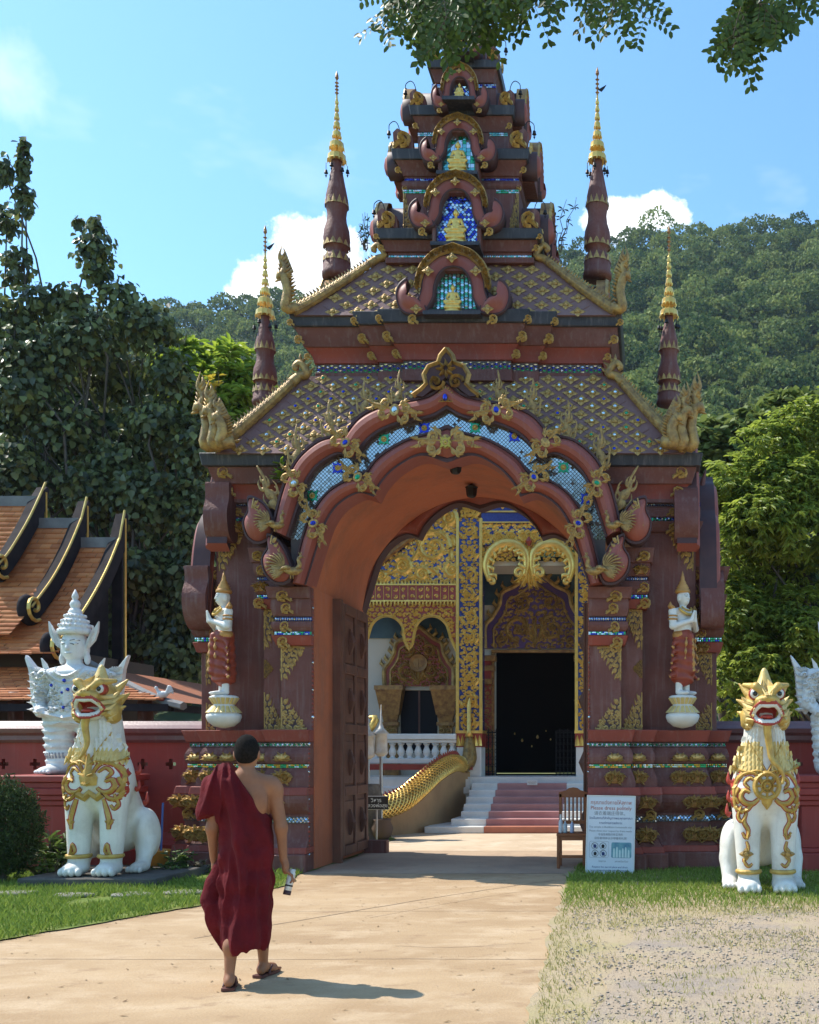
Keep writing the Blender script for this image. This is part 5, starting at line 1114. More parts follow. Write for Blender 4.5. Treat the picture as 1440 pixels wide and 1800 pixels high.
# ------------------------------------------------------------------ the hall behind the gate
M_CREAM = mat('cream_wall', (.70, .64, .53), (.63, .57, .47), rough=.8, scale=1.2, bump=.12, bscale=20)
M_BLUEP = mat('blue_glass_ground', (.03, .045, .20), (.05, .075, .28), rough=.25, metal=.3, scale=30, spec=.6)
M_VIOLET = mat('violet_ground', (.085, .05, .17), (.13, .06, .14), rough=.4, metal=.1, scale=14)
M_REDP = mat('lacquer_red', (.34, .045, .03), (.25, .04, .03), rough=.4, scale=6, spec=.5)
M_PINK = mat('pink_step', (.52, .27, .25), (.45, .22, .21), rough=.55, scale=2.5, bump=.1, dirt=(.34, .19, .17), damt=.4)
M_TAN = mat('tan_flank', (.43, .26, .125), (.36, .21, .10), rough=.75, scale=1.5, bump=.15, dirt=(.28, .17, .10), damt=.4)
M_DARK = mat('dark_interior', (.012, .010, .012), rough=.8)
M_MURAL = mat('night_mural', (.02, .045, .075), (.07, .12, .14), rough=.4, scale=1.6, detail=8)
HX, YP, YW = -2.55, 22.4, 23.65
V = thing('temple_hall', 'gilded temple hall with blue and red scrollwork facade seen through the archway', 'temple', (HX, YP, 0))
def hx(px, dy=0.0): return (px - VX) * (YP + dy) / F_PX - HX
def hz_(py, dy=0.0): return CH + (VY - py) * (YP + dy) / F_PX
S1 = YP / F_PX; DW = YW - YP; FL = 1.05
def part(name, mb, m, p=V, b=0.0, sm=False):
    o = mb.build(name, m, p, sm)
    if b: soft(o, b)
    return o
part('back_wall', MB().box(-3.9, -1.0, DW, DW + .25, FL, 6.0).box(.86, 3.9, DW, DW + .25, FL, 6.0).box(-.999, .859, DW, DW + .25, 3.86, 6.0), M_CREAM)
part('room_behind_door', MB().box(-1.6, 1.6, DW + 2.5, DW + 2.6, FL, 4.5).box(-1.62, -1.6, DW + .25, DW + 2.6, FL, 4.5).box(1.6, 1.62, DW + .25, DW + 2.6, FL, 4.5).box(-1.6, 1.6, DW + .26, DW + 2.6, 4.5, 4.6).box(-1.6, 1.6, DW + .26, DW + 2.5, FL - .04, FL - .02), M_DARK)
part('mural', MB().box(-3.88, -1.35, DW - .03, DW - .004, 4.15, 6.0).box(-1.34, 1.30, DW - .03, DW - .004, 4.9, 6.0).box(1.31, 3.88, DW - .03, DW - .004, 4.15, 6.0), M_MURAL)
part('porch_floor', MB().box(-3.9, 3.9, -.12, DW, .02, FL - .003), M_WHITE)
part('base_moulding', MB().loft([[(x, y, z) for x, y in ((-3.9 - o, -.12 - o), (-1.30, -.12 - o), (-1.30, .3), (-3.9 - o, .3))] for z, o in ((0, .22), (.22, .22), (.24, .16), (.40, .14), (.44, .06), (.66, .06), (.70, .12), (.82, .12), (.84, .06), (1.0, .06))], True), M_WHITE)
part('red_strip', MB().box(-3.92, -1.26, -.19, -.12, hz_(1353), hz_(1343)), M_REDP)
part('porch_ceiling', MB().box(-3.9, 3.9, .12, DW, 5.6, 5.7), M_CREAM)
for x0, x1 in ((-3.95, -3.9), (3.9, 3.95)): part('side_wall', MB().box(x0, x1, DW, DW + 9, 0, 5.2), M_CREAM)
M_TILEV = mat('hall_roof', (.30, .10, .05), (.22, .08, .05), rough=.7, scale=6)
for s in (-1, 1): part('roof', MB().loft([[(s * 4.05, y, 5.3), (s * 1.9, y, 7.0), (0, y, 8.8), (0, y, 8.65), (s * 1.9, y, 6.85), (s * 4.05, y, 5.15)] for y in (-.25, DW + 9)], True), M_TILEV)
# porch columns
def col_relief(w, h, ground):
    mb = MB(); n = int(h / (w * 1.15)); st = h / n
    for i in range(n):
        s = 1 if i % 2 else -1; z = st * (i + .5); scroll(mb, s * w * .05, z, w * .36, -s * math.pi / 2, s, w * .085, .03, leaves=6); frond(mb, -s * w * .3, z - st * .35, w * .75, math.pi / 2 - s * -.5, s * 1.4, w * .11, .03)
        frond(mb, s * w * .34, z + st * .1, w * .45, math.pi / 2 + s * .5, -s * 1.6, w * .10, .03); frond(mb, s * w * .42, z - st * .3, w * .3, math.pi / 2 + s * .2, -s * 1.2, w * .08, .025)
    return mb
for px in (825, 1034):
    cx = hx(px); w = 41 * S1; c = part('porch_column', MB().box(cx - w / 2, cx + w / 2, 0, w, hz_(1312), 6.6), M_BLUEP)
    for s in (-1, 1): part('gold_border', MB().box(cx + s * w * .5 - .035, cx + s * w * .5 + .035, -.03, .03, hz_(1289), 6.6), M_GOLDB, c, .01)
    rl = filigree(lambda a, b: True, -w * .34, w * .34, .06, hz_(880) - hz_(1286), w * .19, w * .048, .025, 5, sym=True, mb=col_relief(w * .78, hz_(880) - hz_(1286), 0)); o = rl.build('gold_vine', M_GOLDB, c, False, (cx, -.002, hz_(1286)))
    b = part('column_foot', MB().box(cx - w * .56, cx + w * .56, -.03, w + .03, hz_(1313), hz_(1286)), M_REDP, c)
    for k in range(6):
        x = cx - w * .46 + w * .92 * k / 5; mb = MB(); mb.ribbon([(x, hz_(1311)), (x, hz_(1300)), (x, hz_(1292))], [.05, .035, .0], .03); mb.build('gold_petal', M_GOLDB, c, loc=(0, -.032, 0))
    part('gold_band', MB().box(cx - w * .58, cx + w * .58, -.045, w + .045, hz_(1289), hz_(1284)), M_GOLDB, c)
    part('column_pedestal', MB().box(cx - w * .52, cx + w * .52, -.02, w + .02, .4, hz_(1313)), M_WHITE, c, .01)
# side bay: pediment wedge, frieze, lambrequin
xl, xr = hx(560), hx(804)
def panel_poly(name, poly, y, m): 
    return MB().prism(poly, y, y + .06).build(name, m, V)
wedge = [(hx(560), hz_(1026)), (hx(804), hz_(1026)), (hx(804), hz_(876)), (hx(760), hz_(915)), (hx(700), hz_(968)), (hx(640), hz_(1004)), (hx(560), hz_(1020))]
pw = panel_poly('blue_pediment_panel', wedge, .02, M_BLUEP)
mb = MB(); sc = lambda px, py, r, a, s, l=7: scroll(mb, hx(px), hz_(py), r * S1, a, s, .075, .05, leaves=l + 3, turns=1.7)
sc(762, 962, 30, 0, 1, 9); sc(708, 995, 17, 2.5, -1); sc(789, 910, 13, 1, -1, 5); sc(795, 1002, 13, 2, 1, 5); sc(742, 1009, 12, 0, 1, 4); sc(672, 1012, 10, 0, -1, 4); sc(735, 935, 8, 0, 1, 4); sc(640, 1016, 8, 0, 1, 4)
for px, py, L, a, c in ((725, 985, 34, .9, 1.2), (735, 960, 40, 1.2, -.8), (690, 1005, 30, .5, .9), (770, 1010, 26, 2.2, 1.4), (795, 985, 30, 1.8, -1.1), (660, 1016, 24, .3, 1), (800, 960, 26, 1.7, .9), (780, 930, 22, .9, 1.4), (716, 1016, 24, 0.2, .8)): frond(mb, hx(px), hz_(py), L * S1, a, c, .075, .05, leaves=4)
filigree(lambda x, z: inside_poly(x, z, wedge), hx(560), hx(800), hz_(1022), hz_(890), .12, .034, .025, 3, mb=mb); tag(mb.build('gold_scrollwork', M_GOLDB, pw, False, (0, .02, 0)), kind='stuff')
rk = catmull([(hx(804), -.05, hz_(872)), (hx(760), -.05, hz_(911)), (hx(700), -.05, hz_(964)), (hx(645), -.05, hz_(1000)), (hx(560), -.05, hz_(1014))], 6)
b = MB().tube(rk, .07, 6)
b.build('raking_border', M_GOLDR, V)
for k in range(3, len(rk) - 1, 2): p = rk[k]; obj('gold_flame_finial', ME_FLAME, V, (p.x, p.y, p.z + .02), (0, -.35, 0), (.22, .2, .26))
def frieze(x0, x1, z0, z1):
    f = part('red_frieze', MB().box(x0, x1, .0, .08, z0, z1), M_REDP); g = MB(); n = int((x1 - x0) / .17); w = (x1 - x0) / n
    for i in range(n):
        x = x0 + (i + .5) * w; h = z1 - z0
        for dz in (.28, .72): scroll(g, x, z0 + h * dz, w * .26, i * 1.1, 1 if i % 2 else -1, .016, .012, leaves=2, turns=1.0)
        g.ribbon([(x - w * .5, z0 + .02), (x - w * .5, z1 - .02)], .008, .01)
    tag(g.build('gold_tracery', M_GOLDB, f, False, (0, -.002, 0)), kind='stuff')
    for zz, d in ((z1, 1), (z0, -1)):
        part('gold_fillet', MB().box(x0, x1, -.03, .09, zz - .012 if d > 0 else zz - .02, zz + .02 if d > 0 else zz + .012), M_GOLDB, f)
        t = MB(); n2 = int((x1 - x0) / .075)
        for i in range(n2): x = x0 + (i + .5) * (x1 - x0) / n2; t.ribbon([(x, zz), (x, zz + d * .07), (x, zz + d * .12)], [.024, .02, 0], .02)
        tag(t.build('gold_dentils', M_GOLDB, f, False, (0, -.01, 0)), kind='stuff')
frieze(hx(560), hx(803), hz_(1056), hz_(1028))
def lambrequin(name, x0, x1, ztop, zmid, zpend, m, gold, seed, lobe):
    """fretwork hanging: two arched openings with a pendant between; drawn as a band with a scalloped lower edge"""
    w = x1 - x0; c = (x0 + x1) / 2
    low = []
    for i in range(61):
        t = i / 60 * 2 - 1; a = abs(t)
        if a < .10: z = zpend + (zmid - zpend) * (a / .10) * .55
        elif a < .84: u = (a - .47) / .37; z = zmid + (ztop - zmid) * lobe * math.sqrt(max(0, 1 - u * u)) - (zmid - zpend) * .12
        else: z = zmid + (zpend - zmid) * (.10 + 1.0 * (a - .84) / .16)
        low.append((c + t * w / 2, z))
    poly = low + [(x1, ztop), (x0, ztop)]
    o = MB().prism(poly[::1], .03, .07).build(name, m, V); g = MB()
    g.ribbon(low, .035, .04)
    filigree(lambda x, z: inside_poly(x, z, poly) and z > zpend, x0 + .03, x1 - .03, zpend, ztop - .05, .105, .026, .03, seed, mb=g)
    g.build('gold_fretwork', gold, o, False, (0, .028, 0)); return o
lambrequin('hanging_fretwork', hx(635), hx(803), hz_(1058), hz_(1112), hz_(1142), M_REDP, M_GOLDB, 4, .62)
# entrance bay
ex0, ex1 = hx(846), hx(1015)
tp = part('blue_entrance_panel', MB().box(ex0, ex1, .02, .08, hz_(958), hz_(868)), M_BLUEP)
g = MB()
for k in range(4):
    for s in (-1, 1): scroll(g, s * (.12 + .27 * k) + (ex0 + ex1) / 2, hz_(942), .11, s * 1.2, s, .042, .035, leaves=6); scroll(g, s * (.10 + .27 * k) + (ex0 + ex1) / 2, hz_(885), .10, s * 1.2, -s, .04, .035, leaves=6); frond(g, s * (.0 + .27 * k) + (ex0 + ex1) / 2, hz_(955), .25, math.pi / 2 - s * .3, s, .045, .035); frond(g, s * (.26 + .27 * k) + (ex0 + ex1) / 2, hz_(928), .2, math.pi / 2 + s * .8, s, .045, .035)
filigree(lambda x, z: True, ex0 + .05, ex1 - .05, hz_(955), hz_(922), .12, .03, .02, 3, mb=g); tag(g.build('gold_scrollwork', M_GOLDB, tp, False, (0, .02, 0)), kind='stuff')
for py in (898, 917): part('gold_fillet', MB().box(ex0, ex1, -.02, .03, hz_(py) - .03, hz_(py)), M_GOLDB, tp)
def hook(s):
    """large gold scroll of the entrance fretwork"""
    c = (ex0 + ex1) / 2
    P = [(.10, -.62), (.06, -.35), (.10, -.10), (.30, .06), (.58, .07), (.82, -.10), (.92, -.40), (.84, -.72)]
    C = [(c + s * p.x, hz_(962) + p.y) for p in catmull([Vector((*p, 0)) for p in P], 5)]; g = MB(); n = len(C)
    g.tube([(x, 0, z) for x, z in C], [.065 + .05 * math.sin(math.pi * i / n) for i in range(n)], 8, flat=.8)
    g.tube([(c + s * q[0], 0, hz_(962) + q[1]) for q in spiral(.22, -.55, .12, .03, math.pi, -1.1, 12)], .05, 6); g.tube([(c + s * q[0], 0, hz_(962) + q[1]) for q in spiral(.80, -.74, .08, .02, 0, 1.0, 10)], .045, 6)
    for i in range(3, n - 2, 3):
        a = math.atan2(C[i + 1][1] - C[i - 1][1], C[i + 1][0] - C[i - 1][0]) - s * 1.2
        g.tube([(C[i][0], -.02, C[i][1]), (C[i][0] + .17 * math.cos(a), -.02, C[i][1] + .17 * math.sin(a)), (C[i][0] + .22 * math.cos(a + .5 * s), -.02, C[i][1] + .22 * math.sin(a + .5 * s))], [.05, .05, .005], 5)
    g.build('fretwork_scroll', M_GOLDB, V, True, (0, .0, 0))
hook(-1); hook(1)
g = MB(); c = (ex0 + ex1) / 2
for a in (-.7, -.35, 0, .35, .7): frond(g, c, hz_(1000), .55, -math.pi / 2 + a, a, .06, .06); frond(g, c, hz_(985), .5, math.pi / 2 + a, -a, .055, .05)
g.build('fretwork_pendant', M_GOLDB, V)
part('pendant_jewel', MB().lathe([(.02, -.1), (.07, 0), (.02, .1)], 8, (c, -.07, hz_(953))), M_REDP)
filigree(lambda x, z: z > hz_(962) - .12 - .5 * abs(x - c), ex0 + .03, ex1 - .03, hz_(985), hz_(958), .11, .03, .04, 8).build('fretwork_lace', M_GOLDB, V, False, (0, .0, 0))
# entrance doorway
dx0, dx1 = -1.0, .86; dc = (dx0 + dx1) / 2
def frame(name, x0, x1, z0, z1, w, y, m, p=V):
    o = MB().box(x0 - w, x0, y - .06, y + .02, z0, z1).box(x1, x1 + w, y - .06, y + .02, z0, z1).box(x0 - w, x1 + w, y - .065, y + .02, z1 + .001, z1 + w).build(name, m, p); soft(o, .01); return o
frame('door_frame', dx0, dx1, FL, 3.82, .07, DW, M_GOLDR)
def pediment(name, cx, z, hw, h, y, ground, gold, seed):
    q = [(-1.0, 0), (-1.0, .28), (-.86, .40), (-.72, .56), (-.66, .72), (-.42, .80), (-.22, .90), (0, 1.0)]
    L = catmull([Vector((*p, 0)) for p in q], 5); A = [(cx + p.x * hw, z + p.y * h) for p in L]; A = A + [(2 * cx - x, zz) for x, zz in A[::-1][1:]]
    o = MB().prism(A, y - .05, y).build(name, ground, V); g = MB()
    g.tube([(x, -.05, zz) for x, zz in A], .055, 6); In = [(cx + (x - cx) * .82, z + (zz - z) * .84 + .02) for x, zz in A]; g.tube([(x, -.05, zz) for x, zz in In], .03, 5)
    for s in (-1, 1): 
        scroll(g, cx + s * hw * .34, z + h * .26, hw * .26, s * 1.5, s, .05, .05, 0, .05, leaves=7); scroll(g, cx + s * hw * .28, z + h * .60, hw * .18, s * 2.2, -s, .04, .05, 0, .05, leaves=6); scroll(g, cx + s * hw * .68, z + h * .12, hw * .12, 0, s, .03, .05, 0, .05, leaves=4)
        for k in range(7):
            i = 6 + k * 4
            if i < len(L) - 1: x, zz = A[i] if s < 0 else (2 * cx - A[i][0], A[i][1]); g.tube([(x, -.05, zz), (x + s * .10, -.05, zz + .10), (x + s * .08, -.05, zz + .20)], [.05, .045, .004], 5)
    for a in (-.5, 0, .5): frond(g, cx, z + h * .05, h * .45, math.pi / 2 + a, -a * 1.6, .05, .05, 0, .05)
    filigree(lambda x, zz: inside_poly(x, zz, In), cx - hw * .8, cx + hw * .8, z + .04, z + h * .84, hw * .13, hw * .028, .03, seed, 0, .05, mb=g)
    g.build('gold_carving', gold, o, False, (0, y - .0, 0)); return o
pediment('door_pediment', dc, 3.92, 1.14, 1.75, DW - .01, M_VIOLET, M_GOLD, 3)
for s in (-1, 1):
    x = dc + s * 1.14; pl = part('door_pilaster', MB().box(x - .15, x + .15, DW - .2, DW, FL, 3.75), M_REDP); g = MB()
    for zz, w in ((FL + .1, .2), (FL + .5, .18), (1.95, .19), (3.1, .19), (3.4, .23), (3.62, .26)): g.box(x - w, x + w, DW - .25, DW, zz, zz + .12)
    g.build('gold_capital', M_GOLDR, pl); f = filigree(lambda a, b: True, -.11, .11, 0, 1.0, .1, .022, .02, 7); f.build('gold_vine', M_GOLDR, pl, False, (x, DW - .202, 2.1))
# folding grilles
def grille(x0, x1, y):
    t = MB().box(x0, x1, y - .02, y, FL + .02, FL + .05).box(x0, x1, y - .02, y, 2.0, 2.03)
    n = 5
    for i in range(n + 1): x = x0 + (x1 - x0) * i / n; t.tube([(x, y, FL), (x, y, 2.05 + .05 * (i % 2))], .012, 5)
    for j in range(6):
        for i in range(n): cx = x0 + (x1 - x0) * (i + .5) / n; t.tube([(cx + .045 * math.cos(a), y - .012, FL + .15 + j * .16 + .07 * math.sin(a)) for a in [k * math.pi / 4 for k in range(9)]], .007, 4, caps=False)
    t.build('iron_grille', M_IRON, V)
grille(-1.35, -.92, DW - .3); grille(.42, .85, DW - .3)
for px, py, r in ((905, 1290, .02), (918, 1302, .03), (945, 1296, .035), (935, 1312, .02), (968, 1300, .02), (960, 1285, .016)):
    q = YW + 1.2; MB().lathe([(r * .4, -r), (r, 0), (r * .3, r * 1.6)], 6, ((px - VX) * q / F_PX - HX, q - YP, CH + (VY - py) * q / F_PX)).build('altar_glint', M_GOLDB, V)
# window with carved surround
wx0, wx1, wz0, wz1 = hx(705, DW), hx(770, DW), 1.55, hz_(1214, DW)
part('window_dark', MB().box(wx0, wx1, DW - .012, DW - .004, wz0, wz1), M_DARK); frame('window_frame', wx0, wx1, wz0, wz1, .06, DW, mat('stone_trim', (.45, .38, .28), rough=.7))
part('window_bar', MB().box((wx0 + wx1) / 2 - .02, (wx0 + wx1) / 2 + .02, DW - .03, DW - .013, wz0, wz1), M_WOOD)
wc = (wx0 + wx1) / 2; pediment('window_pediment', wc, wz1 + .1, .78, 1.35, DW - .01, M_REDP, M_GOLD, 5)
part('window_medallion', MB().loft([[(wc + r * math.cos(k * math.pi / 8), DW - y, wz1 + .62 + r * math.sin(k * math.pi / 8)) for k in range(16)] for r, y in ((.22, .06), (.2, .12), (.12, .10))], True), M_GOLDR)
for s in (-1, 1):
    x = wc + s * .62; g = MB()
    for z0, z1, w0, w1 in ((wz0 - .5, wz0 + .02, .20, .16), (wz0 + .02, wz0 + .12, .18, .14), (wz0 + .12, wz0 + .62, .14, .15), (wz0 + .62, wz0 + .70, .19, .19), (wz0 + .70, wz0 + .86, .15, .18), (wz0 + .86, wz1 + .0, .20, .30), (wz1 + .0, wz1 + .10, .32, .32)): g.loft([[(x + a * w, y, z) for a, y in ((-1, DW - .22 * w / .2), (1, DW - .22 * w / .2), (1, DW), (-1, DW))] for z, w in ((z0, w0), (z1, w1))], True)
    pl = g.build('window_pilaster', M_GOLDR, V); filigree(lambda a, b: True, -.1, .1, 0, .45, .09, .02, .02, 9).build('gold_vine', M_GOLD, pl, False, (x, DW - .17, wz0 + .14))
# balustrade
bx0, bx1 = hx(560), hx(803); yb = -.02
part('balustrade_rail', MB().box(bx0, bx1, yb - .10, yb + .16, hz_(1300), hz_(1290)).box(bx0, bx1, yb - .06, yb + .12, hz_(1306), hz_(1300) - .001), M_WHITE, V, .012)
part('balustrade_base', MB().box(bx0, bx1, yb - .10, yb + .16, hz_(1343) + .01, hz_(1333)), M_WHITE, V, .012)
zb0, zb1 = hz_(1333), hz_(1306); hb = zb1 - zb0
me = MB().lathe([(.07, 0), (.07, .05), (.05, .09), (.045, .13), (.08, .32), (.085, .45), (.06, .62), (.045, .76), (.05, .86), (.075, .92), (.075, 1.0)], 10).mesh('baluster', M_WHITE, True)
for q, px in enumerate(range(660, 800, 15)): obj('baluster', me, V, (hx(px), yb + .03, zb0), None, (1, 1, hb))
# stairs
st = thing('staircase', 'pink and white staircase climbing to the dark hall entrance', 'stairs', (HX + .03, 20.24, 0))
for i in range(8):
    y0 = .30 * i; z1 = .131 * (i + 1); xw = -1.88 if i == 0 else -1.42 if i == 1 else -1.28; xw2 = 1.28
    z0 = max(.004, z1 - .30)
    s_ = MB().box(-.73, .73, y0, 2.3 + .02, z0, z1).build('step', M_PINK if i else mat('terracotta_step', (.46, .17, .10), (.38, .14, .09), rough=.6, scale=3), st); soft(s_, .008)
    soft(MB().box(-.732, -.73 + (xw + .73), y0 - .006, 2.3, z0, z1 - .002).build('step_end', M_WHITE, s_), .008); soft(MB().box(.732, xw2, y0 - .006, 2.3, z0, z1 - .002).build('step_end', M_WHITE, s_), .008)
def text_mesh(txt, size, m, align='CENTER', ext=.0):
    cu = bpy.data.curves.new('lettering', 'FONT'); cu.body = txt; cu.size = size; cu.align_x = align; cu.extrude = ext; cu.resolution_u = 2
    o = bpy.data.objects.new('tmp', cu); COL.objects.link(o); dg = bpy.context.evaluated_depsgraph_get(); me = bpy.data.meshes.new_from_object(o.evaluated_get(dg)); bpy.data.objects.remove(o)
    me.materials.clear(); me.materials.append(m); return me
M_INK = mat('black_ink', (.02, .02, .025), rough=.6); M_INKW = mat('white_ink', (.75, .74, .7), rough=.6); M_INKR = mat('red_ink', (.42, .10, .06), rough=.6); M_INKB = mat('blue_ink', (.03, .06, .20), rough=.6); M_INKG = mat('grey_ink', (.22, .24, .28), rough=.6)
nt_ = thing('step_notice', 'small white notice fixed to an upper riser of the stairs', 'sign', (W(935, 1381, 21.95).x, 22.03, .93)); MB().box(-.11, .11, -.012, .0, -.05, .05).build('plate', M_WHITE, nt_)
me = text_mesh('กรุณาถอดรองเท้า', .026, M_INK); obj('lettering', me, nt_, (0, -.014, .005), (R(90), 0, 0)); obj('lettering', text_mesh('TAKE OFF SHOES', .018, M_INK), nt_, (0, -.014, -.028), (R(90), 0, 0))
# serpent balustrades
M_SCALE = mat('serpent_scale', (.36, .22, .055), (.16, .10, .03), rough=.4, metal=.25, scale=16, spec=.5)
def stair_naga(mirror, label):
    t = thing('serpent_balustrade', label, 'balustrade', (HX + .03, 20.24, 0), 0, 'scaled serpents flanking the stairs')
    P0 = [(620, 1432, 19.3), (655, 1425, 19.55), (700, 1411, 19.95), (735, 1384, 20.5), (765, 1357, 21.2), (792, 1343, 21.9), (812, 1346, 22.25)]
    C = catmull([W(*p) - Vector((HX + .03, 20.24, 0)) for p in P0], 7); n = len(C); r = [.23 - .05 * i / n for i in range(n)]
    sc_ = (-1, 1, 1) if mirror else (1, 1, 1)
    mb = MB().tube(C, r, 12); b = mb.build('serpent_body', M_SCALE, t, True, scale=sc_)
    g = MB()                                             # raised diamond net of scales on the outer flank
    def surf(u, a):
        i = min(n - 2, int(u)); f = u - i; c = C[i].lerp(C[i + 1], f); tg = (C[i + 1] - C[i]).normalized(); rr = r[i] * 1.01
        sd = tg.cross(Vector((0, 0, 1))).normalized(); up = sd.cross(tg); return c + (sd * math.cos(a) + up * math.sin(a)) * rr
    for d in (-1, 1):
        for k in range(-10, 46):
            L = [surf(k + q * .5, -.9 + q * .22 if d > 0 else 2.2 - q * .22) for q in range(15) if 0 <= k + q * .5 <= n - 1.01]
            if len(L) > 2: g.tube(L, .016, 4)
    tag(g.build('gold_scale_net', M_GOLDB, t, False, scale=sc_), kind='stuff')
    cm = MB()
    for i in range(2, n - 2): q = C[i] + Vector((0, 0, r[i])); tg = (C[i + 1] - C[i]).normalized(); cm.tube([q, q + Vector((0, 0, .10)) - tg * .06], [.05, .004], 4)
    tag(cm.build('serpent_comb', M_REDP, t, scale=sc_), kind='stuff')
    w = MB(); lo = [(c.x, c.y, 0) for c in C]; hi = [(c.x, c.y, c.z - r[i] * .75) for i, c in enumerate(C)]; off = Vector((.16, .10, 0))
    rings = [[Vector(l) - off, Vector(h) - off, Vector(h) + off, Vector(l) + off] for l, h in zip(lo, hi)]; w.loft(rings, True); w.build('flank_wall', M_TAN, t, scale=sc_)
    e = C[-1]; tl = catmull([e, e + Vector((.14, .06, .12)), e + Vector((.15, .08, .45)), e + Vector((.14, .08, .62))], 5); tr = [.2, .19, .18, .17, .17, .16, .16, .15, .14, .13, .12, .11, .10, .09, .08, .07]
    MB().tube(tl, tr[:len(tl)], 10).build('serpent_tail', M_SCALE, t, True, scale=sc_)
    q = tl[-1]; MB().tube([q, q + Vector((0, 0, .12)), q + Vector((0, 0, .7)), q + Vector((.02, 0, .85))], [.10, .05, .045, .01], 8).build('tail_spike', M_GOLDB, t, True, scale=sc_)
    h = C[0]; nk = catmull([h + Vector((.3, .1, 0)), h, h + Vector((-.16, -.1, .25)), h + Vector((-.05, -.16, .7)), h + Vector((.02, -.2, 1.15)), h + Vector((.0, -.45, 1.35)), h + Vector((-.02, -.62, 1.3))], 4); m_ = len(nk)
    hd = MB().tube(nk, [.22] * (m_ - 8) + [.2, .2, .21, .2, .17, .13, .09, .04], 10)
    for a in (-.5, -.25, 0, .25, .5): hd.tube(catmull([h + Vector((a * .3, -.2, 1.3)), h + Vector((a * .9, -.1, 1.75)), h + Vector((a * .5, -.1, 2.3 - abs(a)))], 4), [.09, .085, .08, .075, .07, .06, .04, .02, .005], 6)
    hd.build('serpent_head', M_GOLDB, t, True, scale=sc_)
    return t
stair_naga(False, 'golden scaled serpent balustrade left of the pink stairs'); 
# courtyard bits seen past the open door
t = thing('lamp_post', 'slim grey twin garden lamp post beside the serpent head', 'lamp', W(656, 1440, 19.0).to_tuple()[:2] + (0,))
MB().tube([(-.09, 0, 0), (-.09, 0, 1.45)], .03, 8).build('post', M_GREYMET, t); MB().tube([(.12, .1, 0), (.12, .1, 1.5)], .03, 8).build('post', M_GREYMET, t)
for x, y, z in ((-.09, 0, 1.45), (.12, .1, 1.5)): l = MB().lathe([(.05, 0), (.13, .06), (.12, .10), (.11, .40), (.15, .42), (.05, .52), (.02, .62), (.004, .95)], 8, (x, y, z)).build('lamp_head', mat('lamp_white', (.62, .60, .56), (.5, .44, .36), rough=.4, scale=8), t, True)
t = thing('tree_stump', 'dark weathered stump behind the black name sign', 'stump', W(646, 1470, 18.9).to_tuple()[:2] + (0,))
MB().loft([[(r * (1 + .18 * mnoise.noise((math.cos(a) * 2, math.sin(a) * 2, z * 3))) * math.cos(a), r * (1 + .18 * mnoise.noise((math.cos(a) * 2, math.sin(a) * 2, z * 3 + 5))) * math.sin(a), z) for a in [k * math.pi / 7 for k in range(14)]] for r, z in ((.36, 0), (.28, .12), (.25, .5), (.24, .8), (.2, 1.0))], True).build('trunk', mat('old_bark', (.09, .07, .055), (.17, .14, .11), rough=.95, scale=6, bump=.9, bscale=14), t)
t = thing('clay_pot', 'round brown clay pot at the foot of the black name sign', 'pot', W(672, 1470, 18.7).to_tuple()[:2] + (0,)); MB().lathe([(.10, 0), (.17, .1), (.2, .22), (.15, .34), (.17, .38), (.13, .38), (.1, .3)], 12).build('vessel', mat('clay', (.13, .08, .055), rough=.8), t, True)
t = thing('name_sign', 'small black sign with white Thai lettering on a thin post', 'sign', W(662, 1470, 18.4).to_tuple()[:2] + (0,))
MB().tube([(0, .02, 0), (0, .02, .75)], .02, 6).build('post', M_GREYMET, t); bd = soft(MB().box(-.21, .21, -.02, .0, .57, .80).build('board', mat('sign_black', (.025, .022, .022), rough=.5), t), .004)
MB().box(-.215, .215, -.012, .004, .565, .572).box(-.215, .215, -.012, .004, .798, .805).build('board_edge', M_WHITE, bd)
obj('lettering', text_mesh('วิหาร', .095, M_INKW), t, (0, -.024, .70), (R(90), 0, 0)); obj('lettering', text_mesh('หลวงพ่อสุข', .088, M_INKW), t, (0, -.024, .61), (R(90), 0, 0))
t = thing('white_figurine', 'tiny white animal figurine on the grass by the door', 'figurine', W(638, 1466, 18.2).to_tuple()[:2] + (.012,)); s = SDF((-.1, -.1, 0), (.1, .1, .24), .012); s.ell((0, 0, .07), (.06, .05, .07)).ell((0, -.02, .16), (.045, .045, .045), .01).cap((-.03, -.01, .19), (-.04, 0, .22), .015, .01, .01).cap((.03, -.01, .19), (.04, 0, .22), .015, .01, .01); obj('body', s.mesh('body', [M_WHITE]), t)
